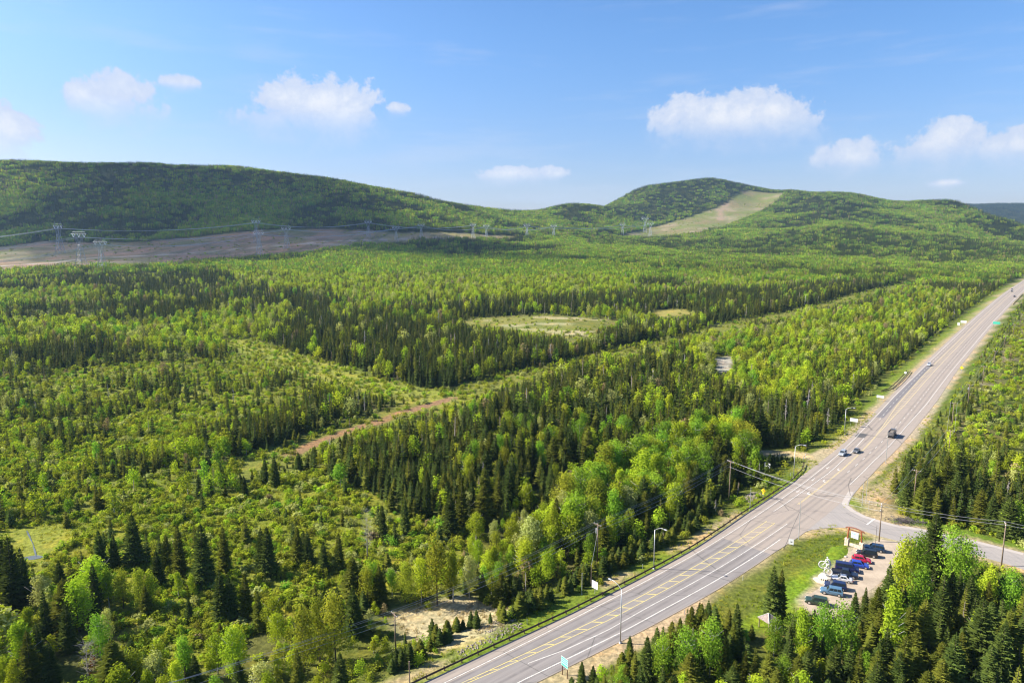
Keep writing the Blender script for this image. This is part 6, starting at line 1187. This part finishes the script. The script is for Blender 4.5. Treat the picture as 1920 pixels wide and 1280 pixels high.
def choose_tone(g, n, lime): return np.where(g.random(n) < lime, 0, 1)
for y0, y1, st, seed in ((62, 300, 2.75, 1), (300, 560, 3.1, 2), (560, 1010, 3.9, 3)):
    x, y, g = scatter(y0, y1, st, seed); tree, shrub, con, hg, lime, off = vegetation(x, y); n = len(x)
    is_tree = g.random(n) < tree; is_con = g.random(n) < con
    h = np.maximum(hg*g.uniform(.5, 1.34, n), 1.6); low_ok = h > 1.7
    h = keep_low(x, y, h); low_ok = h > 1.2; sparse = g.random(n) < np.where(h > 9, .86, 1.0)
    m = is_tree & is_con & low_ok & sparse; POINTS['conifer'].append(np.stack([x, y, h, g.uniform(.75, 1.35, n), lime], 1)[m])
    m = is_tree & ~is_con & low_ok & (g.random(n) < np.where(h < 4, 1.0, .58)); POINTS['broadleaf'].append(np.stack([x, y, h*.88, g.uniform(1.0, 1.65, n), lime], 1)[m])
    m = ~is_tree & (g.random(n) < shrub*(1.0 if y0 < 560 else .6)); POINTS['shrub'].append(np.stack([x, y, g.uniform(.9, 2.6, n), g.uniform(.8, 1.5, n), lime], 1)[m])
rh = np.random.default_rng(41); hedge = []
for s0, s1, o0, o1, cnt in ((97, 126, -16.5, -12.6, 46), (128, 168, -17.5, -12.8, 64), (84, 96, -21, -15.5, 16), (70, 84, -18, -13, 14), (168, 186, -19, -15, 18)):
    for _ in range(cnt): x, y = on_road(rh.uniform(s0, s1), rh.uniform(o0, o1)); hedge.append((x, y, rh.uniform(2.2, 4.8), rh.uniform(1.15, 1.5), .2))
POINTS['conifer'].append(np.array(hedge))
rx, ry, g = scatter(1050, 3500, 21, 45); rw = np.maximum(near_area(rx, ry, 'row_left', 4), near_area(rx, ry, 'row_right', 4)); k = (rw > .5) & (g.random(len(rx)) < .75*smooth(.35, .65, fnoise(rx, ry, 70, 47))) & (near_track(rx, ry, 'row_track', 20) < .2)
POINTS['shrub'].append(np.stack([rx, ry, g.uniform(1.0, 3.2, len(rx)), g.uniform(1.2, 2.6, len(rx)), np.zeros(len(rx))], 1)[k])
P = {k: np.concatenate(v) for k, v in POINTS.items()}
# trees seen clearly in the photograph stand where they stand; others keep clear of them
hero = {'spruce': [], 'birch': [], 'snag': []}
for kd, x, y, h in HERO_TREES: hero[kd].append((x, y, h))
allh = np.array([(x, y, h) for _, x, y, h in HERO_TREES])
for k in P:
    keep = np.ones(len(P[k]), bool)
    for x, y, h in allh:
        d = np.hypot(P[k][:, 0]-x, P[k][:, 1]-y); keep &= d > (1.1 if k == 'shrub' else 1.7)
        # nothing tall just in front of a tree the photograph shows whole
        if x < 0: q = math.hypot(x, y); t = (P[k][:, 0]*x+P[k][:, 1]*y)/q; l = np.abs(P[k][:, 0]*y-P[k][:, 1]*x)/q; keep &= ~((l < 2.2) & (t < q) & (t > q-14) & (P[k][:, 2] > 3.2))
    P[k] = P[k][keep]
def screen_size(x, y, h):
    d = np.hypot(x, y); ux = x/np.maximum(y, 1); ins = (np.abs(ux) < .80) & (y*1.0 > 88)
    return np.where(ins, h/np.hypot(d, 77), 0)
def pick(kind, extra, n):
    """the n that show largest become individuals, the rest stay in the mass"""
    pts = P[kind]; s = screen_size(pts[:, 0], pts[:, 1], pts[:, 2]); k = np.argsort(-s)[:max(0, n-len(extra))]
    rest = np.ones(len(pts), bool); rest[k] = False; P[kind] = pts[rest]; return pts[k]
near_con = pick('conifer', hero['spruce'], 298); near_bro = pick('broadleaf', hero['birch'], 298); near_shr = pick('shrub', [], 280)
MARKS = [((75, 150), 'below the parked cars'), ((54, 132), 'by the small pavilion roof'), ((98, 148), 'between parking lot and side road'), ((120, 150), 'along the side road'),
         ((30, 112), 'under the near highway lamp'), ((10, 108), 'behind the green road sign'), ((60, 112), 'in the front of the roadside wood'), ((95, 118), 'in the corner wood under the lot'),
         ((-15, 112), 'below the tan dry field'), ((-16, 138), 'behind the tan dry field'), ((20, 155), 'around the transformer pole'), ((-45, 112), 'at the low wire crossing'),
         ((-37, 121), 'in the rounded birch clump'), ((-80, 115), 'around the bleached dead tree'), ((-60, 135), 'in the brushy hollow'), ((-110, 142), 'in the dark spruce cluster'),
         ((-85, 140), 'in the pale poplar row'), ((-80, 158), 'in the open marsh'), ((-50, 158), 'at the marsh edge'), ((-120, 165), 'by the little pond'), ((-35, 172), 'around the grey snag'),
         ((5, 180), 'in the aspen clump'), ((40, 185), 'before the long guardrail'), ((66, 200), 'around the tall wire pole'), ((110, 200), 'at the stop sign corner'), ((130, 205), 'in the wood beyond the junction'),
         ((150, 230), 'beside the far roadside lamps'), ((-15, 195), 'in the tall central spruces'), ((-80, 205), 'beyond the marsh'), ((-130, 205), 'on the willow flat'), ((175, 215), 'in the eastern birch wood')]
ORD = 'first second third fourth fifth sixth seventh eighth ninth tenth eleventh twelfth thirteenth fourteenth fifteenth sixteenth seventeenth eighteenth nineteenth'.split()
TENS = {2: ('twentieth', 'twenty'), 3: ('thirtieth', 'thirty'), 4: ('fortieth', 'forty'), 5: ('fiftieth', 'fifty'), 6: ('sixtieth', 'sixty')}
def ordinal(n):
    if n <= 19: return ORD[n-1]
    t, u = divmod(n, 10); return TENS[t][0] if u == 0 else TENS[t][1]+'-'+ORD[u-1]
def plant(kind_name, cat, group, protos, rows, describe, part_names):
    """rows: x, y, h, width, variant. One Empty per plant with its trunk and crown; labels count plants from the left within a place"""
    info = []
    for x, y, h, w, v in rows:
        k = min(range(len(MARKS)), key=lambda q: (MARKS[q][0][0]-x)**2+(MARKS[q][0][1]-y)**2); info.append((describe(protos[v], h), k, x/y, x, y, h, w, v))
    seen = {}
    for inf in sorted(info, key=lambda i: i[2]):
        desc, k, _, x, y, h, w, v = inf; c = seen[(desc, k)] = seen.get((desc, k), 0)+1; total = sum(1 for i in info if i[0] == desc and i[1] == k)
        lab = '%s %s' % (desc, MARKS[k][1]) if total == 1 else '%s %s, %s from the left' % (desc, MARKS[k][1], ordinal(c))
        o = empty(kind_name, (x, y, H1(x, y)), random.uniform(0, 6.28)); tag(o, lab, cat, group)
        crown, trunk, tone, hh = protos[v]; s = h/hh
        for nm, me in ((part_names[0], crown), (part_names[1], trunk)):
            p = link(bpy.data.objects.new(nm, me)); p.parent = o
        o.scale = (s*w, s*w, s)
def tall(h): return 'very tall' if h > 13 else 'tall' if h > 9.5 else 'mid-height' if h > 6 else 'short' if h > 3.5 else 'knee-high young'
rv = random.Random(3)
def spruce_w(h): return 1.0 if h > 6 else 1.25
rows = [(x, y, h, rv.uniform(.9, 1.1), rv.choice((0, 1, 2, 3, 3, 4))) for x, y, h in hero['spruce']]+[(x, y, h, w*(1.15 if h > 5 else 1.4), int(rv.choice((0, 1, 2, 3, 4, 5)))) for x, y, h, w, l in near_con]
plant('spruce_tree', 'spruce', 'spruces of the near woods', SPRUCE, rows, lambda p, h: '%s %s spruce' % (tall(h), 'dark green' if p[2] == 'dark' else 'olive green'), ('crown', 'trunk'))
def bro_variant(l): return rv.choice((0, 2, 6, 0, 2, 4, 5)) if rv.random() < l else rv.choice((1, 3, 1, 5, 6))
rows = [(x, y, h, rv.uniform(.9, 1.15), rv.choice((1, 3, 1, 2, 6) if x > 20 else (0, 1, 2, 4, 6, 5))) for x, y, h in hero['birch']]+[(x, y, h, w, bro_variant(l)) for x, y, h, w, l in near_bro]
WORD = {'lime': 'lime green', 'green': 'fresh green', 'pale': 'pale silvery', 'olive': 'olive'}
plant('broadleaf_tree', 'tree', 'leafy trees of the near woods', BIRCH, rows, lambda p, h: '%s %s broadleaf tree' % (tall(h), WORD[p[2]]), ('crown', 'trunk'))
rows = [(x, y, h, w, rv.choice((0, 1, 2, 3, 4, 0, 2, 4, 5, 6))) for x, y, h, w, l in near_shr]
WS = dict(WORD, brown='brownish budding')
plant('shrub', 'shrub', 'shrubs of the marsh and verges', SHRUB, rows, lambda p, h: '%s %s shrub' % ('low' if h < 1.6 else 'full', WS[p[2]]), ('foliage', 'stem'))
def snag(x, y, h, label, twigs, red):
    rnd = random.Random(int(x*10)); o = empty('dead_tree', (x, y, H1(x, y))); tag(o, label, 'tree'); limbs = []
    trunk_me = trunk_mesh('trunk', h, .16, bark_grey, .02, .97, [(rnd.uniform(0, 6.28), h*rnd.uniform(.15, .9), rnd.uniform(.8, 2.2)*(1.1-q/ (twigs*1.3)), rnd.uniform(.3, .9), .035) for q in range(twigs)])
    p = link(bpy.data.objects.new('trunk', trunk_me)); p.parent = o
    mb = MB()
    for q in range(twigs*5):
        a = rnd.uniform(0, 6.28); z = h*rnd.uniform(.2, .95); l = rnd.uniform(.4, 1.6); r0 = rnd.uniform(.1, 1.0)
        mb.tube([(math.cos(a)*r0, math.sin(a)*r0, z), (math.cos(a)*(r0+l), math.sin(a)*(r0+l), z+l*rnd.uniform(0, .8))], [.018, .006], 3, caps=False)
    mb.build('twigs', bark_grey, o)
    if red:
        L = Leafy()
        for q in range(160): a = rnd.uniform(-.6, 1.2); z = h*rnd.uniform(.15, .6); l = rnd.uniform(.3, 1.5); L.quad_at((math.cos(a)*l, math.sin(a)*l, z), (rnd.gauss(0, 1), rnd.gauss(0, 1), rnd.gauss(0, 1)), .3, rnd, rnd.random(), .6)
        p = link(bpy.data.objects.new('dead_needles', L.mesh('dead_needles', rusty))); p.parent = o
snag(*hero['snag'][0], 'bleached dead tree with rusty red needles at the lower left', 34, True)
snag(*hero['snag'][1], 'tall grey snag standing among dark spruces at the marsh edge', 46, False)

# ---- the mass of the woods ----
def instancer(name, coll, pts, idx, scl, rot, label, cat):
    me = bpy.data.meshes.new(name); me.vertices.add(len(pts)); me.vertices.foreach_set('co', np.asarray(pts, np.float32).ravel())
    for nm, ty, val in (('pick', 'INT', idx), ('size', 'FLOAT_VECTOR', scl), ('turn', 'FLOAT_VECTOR', rot)):
        a = me.attributes.new(nm, ty, 'POINT'); a.data.foreach_set('value' if ty == 'INT' else 'vector', np.asarray(val, np.int32 if ty == 'INT' else np.float32).ravel())
    o = link(bpy.data.objects.new(name, me)); tag(o, label, cat, kind='stuff')
    ng = bpy.data.node_groups.new(name, 'GeometryNodeTree'); ng.interface.new_socket('Geometry', in_out='INPUT', socket_type='NodeSocketGeometry'); ng.interface.new_socket('Geometry', in_out='OUTPUT', socket_type='NodeSocketGeometry')
    gi = ng.nodes.new('NodeGroupInput'); go = ng.nodes.new('NodeGroupOutput'); ip = ng.nodes.new('GeometryNodeInstanceOnPoints'); ci = ng.nodes.new('GeometryNodeCollectionInfo')
    ci.inputs['Collection'].default_value = coll; ci.inputs['Separate Children'].default_value = True; ci.inputs['Reset Children'].default_value = True
    def attr(nm, ty): n = ng.nodes.new('GeometryNodeInputNamedAttribute'); n.data_type = ty; n.inputs['Name'].default_value = nm; return n.outputs[0]
    e2r = ng.nodes.new('FunctionNodeEulerToRotation'); ng.links.new(attr('turn', 'FLOAT_VECTOR'), e2r.inputs[0])
    ip.inputs['Pick Instance'].default_value = True
    for a, b in ((gi.outputs[0], ip.inputs['Points']), (ci.outputs[0], ip.inputs['Instance']), (attr('pick', 'INT'), ip.inputs['Instance Index']), (e2r.outputs[0], ip.inputs['Rotation']), (attr('size', 'FLOAT_VECTOR'), ip.inputs['Scale']), (ip.outputs[0], go.inputs[0])): ng.links.new(a, b)
    md = o.modifiers.new('spread', 'NODES'); md.node_group = ng; return o
def rots(g, n): return np.stack([g.uniform(-.04, .04, n), g.uniform(-.04, .04, n), g.uniform(0, 6.283, n)], 1)
def visible(x, y, z, eye=95.0):
    """rough line of sight from above the drone, to skip the hills' hidden backs"""
    ok = np.ones(len(x), bool)
    for t in np.linspace(.3, .97, 28): ok &= (eye+(z+14-eye)*t) > grid_height(x*t, y*t)-6
    return ok
fx, fy, g = [], [], None
for y0, y1, st, seed in ((1010, 2000, 10.6, 21), (2000, 4300, 13.5, 22)):
    a, b, g = scatter(y0, y1, st, seed); fx.append(a); fy.append(b)
fx = np.concatenate(fx); fy = np.concatenate(fy); fz = height(fx, fy); k = visible(fx, fy, fz); fx, fy, fz = fx[k], fy[k], fz[k]
# the distant ridge to the right
a, b, g2 = scatter(4300, 6400, 34, 23); k = (a > .45*b) & (a < .95*b); ax, ay = a[k], b[k]
tree, shrub, con, hg, lime, off = vegetation(fx, fy); g = np.random.default_rng(77); n = len(fx)
ist = g.random(n) < tree; con = np.clip(con+.6*smooth(150, 300, fz), 0, .95); isb = g.random(n) < np.clip(1.2-con*1.1, .15, 1); isc = (g.random(n) < np.clip(con*1.15, 0, 1)) | ~isb
def mass(kind, mids, fars, sel, farpts_scale, name, label, cat):
    pts = P[kind]; z = height(pts[:, 0], pts[:, 1]); g = np.random.default_rng(len(pts)); nm = len(pts)
    ground_base = 10.0 if kind != 'shrub' else 2.0
    s = pts[:, 2]/ground_base; w = pts[:, 3]*(np.where(pts[:, 2] < 5.5, 1.65, 1.12) if kind == 'conifer' else 1.08)
    idx = choose(kind, pts[:, 4], g); xyz = np.stack([pts[:, 0], pts[:, 1], z], 1); scl = np.stack([s*w, s*w, s], 1)
    if sel is not None:
        x, y, zz, h, li = sel; q = len(x); sc = h/10*farpts_scale(x, y)
        xyz = np.concatenate([xyz, np.stack([x, y, zz-.5], 1)]); scl = np.concatenate([scl, np.stack([np.maximum(sc, .9), np.maximum(sc, .9), h/10], 1)])
        fi = far_choose(kind, li, g); idx = np.concatenate([idx, fi+len(mids)])
    coll = proto_collection(name, list(mids)+list(fars)); instancer(name, coll, xyz, idx, scl, rots(g, len(idx)), label, cat)
def choose(kind, lime, g):
    n = len(lime)
    if kind == 'conifer': return np.where(g.random(n) < .035, g.integers(10, 13, n), g.integers(0, 10, n))
    if kind == 'shrub': return g.integers(0, len(thick_shrub), n)
    limes = np.array([0, 2, 5, 8, 11, 6, 3]); greens = np.array([1, 4, 9, 3, 7, 10, 1, 5])
    return np.where(g.random(n) < lime, limes[g.integers(0, len(limes), n)], greens[g.integers(0, len(greens), n)])
def far_choose(kind, lime, g):
    n = len(lime)
    if kind == 'conifer': return g.integers(0, len(far_conifer), n)
    limes = np.array([1, 4, 2, 7]); greens = np.array([0, 3, 5, 6, 2, 0, 3])
    return np.where(g.random(n) < lime, limes[g.integers(0, len(limes), n)], greens[g.integers(0, len(greens), n)])
def far_sel(mask):
    x, y, z = fx[mask], fy[mask], fz[mask]; return x, y, z, hg[mask]*g.uniform(.85, 1.15, mask.sum()), lime[mask]
def spread(x, y): return np.where(y > 2000, 1.22, 1.0)
# ridge patches join the conifers
sx, sy, sz, sh, sl = far_sel(ist & isc); rz_ = height(ax, ay); sel_c = tuple(np.concatenate(q) for q in ((sx, ax), (sy, ay), (sz, rz_), (sh, np.full(len(ax), 13.0)), (sl, np.zeros(len(ax)))))
mass('conifer', mid_conifer, far_conifer, sel_c, lambda x, y: np.where(y > 4300, 2.6, spread(x, y)), 'conifer_forest', 'dark spruce forest filling the valley and the hills', 'forest')
mass('broadleaf', mid_broad, far_broad, far_sel(ist & isb), spread, 'broadleaf_forest', 'fresh green aspen and birch woods over valley and hills', 'forest')
bx, by, g = scatter(84, 330, 1.75, 9); tree, shrub, con, hg, lime, off = vegetation(bx, by)
op = np.maximum(near_area(bx, by, 'marsh', 6), near_area(bx, by, 'willow_left', 14)); k = g.random(len(bx)) < np.minimum(op*.8, shrub)*smooth(.30, .55, fnoise(bx, by, 13, 111)); k &= near_area(bx, by, 'bright_grass', 3) < .3
bh = keep_low(bx[k], by[k], g.uniform(.6, 2.3, k.sum())*(.5+.9*fnoise(bx[k], by[k], 17, 113))); P['shrub'] = np.concatenate([P['shrub'], np.stack([bx[k], by[k], np.maximum(bh, .4), g.uniform(.9, 1.6, k.sum()), lime[k]], 1)])
mass('shrub', thick_shrub, [], None, None, 'undergrowth', 'low willow and alder brush filling the open ground', 'brush')

# ---- grass tufts over the open ground near the road and in the marsh ----
def tuft(seed, n=16, hgt=.55, w=.5):
    rnd = random.Random(seed); L = Leafy()
    for _ in range(n):
        a = rnd.uniform(0, 6.28); r0 = rnd.uniform(0, w); x, y = r0*math.cos(a), r0*math.sin(a); b = rnd.uniform(0, 6.28); hh = hgt*rnd.uniform(.5, 1.2); dx, dy = .06*math.cos(b), .06*math.sin(b); lx, ly = rnd.uniform(-.2, .2), rnd.uniform(-.2, .2)
        L.face([(x-dx, y-dy, -.05), (x+dx, y+dy, -.05), (x+lx, y+ly, hh)], rnd.random())
    return L
gm = [leaf_material('fresh_grass_blades', (.16, .22, .018), (.30, .36, .03), .3, .2, .02), leaf_material('yellow_grass_blades', (.28, .29, .035), (.42, .42, .06), .3, .2, .02), leaf_material('dry_grass_blades', (.34, .27, .13), (.50, .41, .23), .2, .2, .01)]
tufts = [tuft(900+k).mesh('grass_tuft', gm[k // 2]) for k in range(6)]
tx, ty, g = scatter(86, 300, 1.25, 15); off = road_pos(tx, ty); dry = near_area(tx, ty, 'dry_field', 3); lawn = near_area(tx, ty, 'lawn', 2)
op = np.maximum.reduce([near_area(tx, ty, 'marsh', 6)*.8, near_area(tx, ty, 'bright_grass', 3), dry*.9, near_area(tx, ty, 'verge_island', 1.5)*.6, ((off < -8.5) & (off > -24))*.8, ((off > 10) & (off < 20))*.5, near_area(tx, ty, 'willow_left', 8)*.5])
bad = in_poly(tx, ty, LOT) | ((off > -8.6) & (off < 10.2)) | (poly_dist(tx, ty, SIDE_ROAD)[0] < 8.5) | (near_track(tx, ty, 'stream', 4) > .3) | (near_track(tx, ty, 'drive_left', 8) > .3)
dl = poly_dist(tx, ty, LOT+LOT[:1])[0]; k = (g.random(len(tx)) < op*smooth(.25, .6, fnoise(tx, ty, 8, 121))) & ~bad & (dl > 1.2); tx, ty, dry, lawn = tx[k], ty[k], dry[k], lawn[k]; n = len(tx); u = g.random(n)
idx = np.where(dry > .5, 4+(u > .5), np.where(fnoise(tx, ty, 14, 123)+.3*(u-.5) > .55, 2+(u*997 % 1 > .5), (u*613 % 1 > .5))).astype(int); s = g.uniform(.5, 1.25, n)*np.where(lawn > .4, .4, 1.0)
instancer('grass', proto_collection('grass', tufts), np.stack([tx, ty, height(tx, ty)], 1), idx, np.stack([s*1.2, s*1.2, s], 1), rots(g, n), 'fresh and dry grass tufts on verges and marsh', 'grass')
# ---- summer haze: thin even air over the whole valley ----
hz = MB().box((200, 3700, 250), (9400, 8000, 560)).build('haze', bpy.data.materials.new('valley_haze')); tag(hz, 'thin bluish summer haze over the valley', 'haze', kind='stuff')
hm = hz.data.materials[0]; hm.use_nodes = True; nt = hm.node_tree; nt.nodes.clear()
vol = N(nt, 'ShaderNodeVolumePrincipled', i_Color=(.42, .66, 1.0, 1), i_Density=HAZE, i_Anisotropy=.2); out = N(nt, 'ShaderNodeOutputMaterial'); nt.links.new(vol.outputs[0], out.inputs['Volume'])
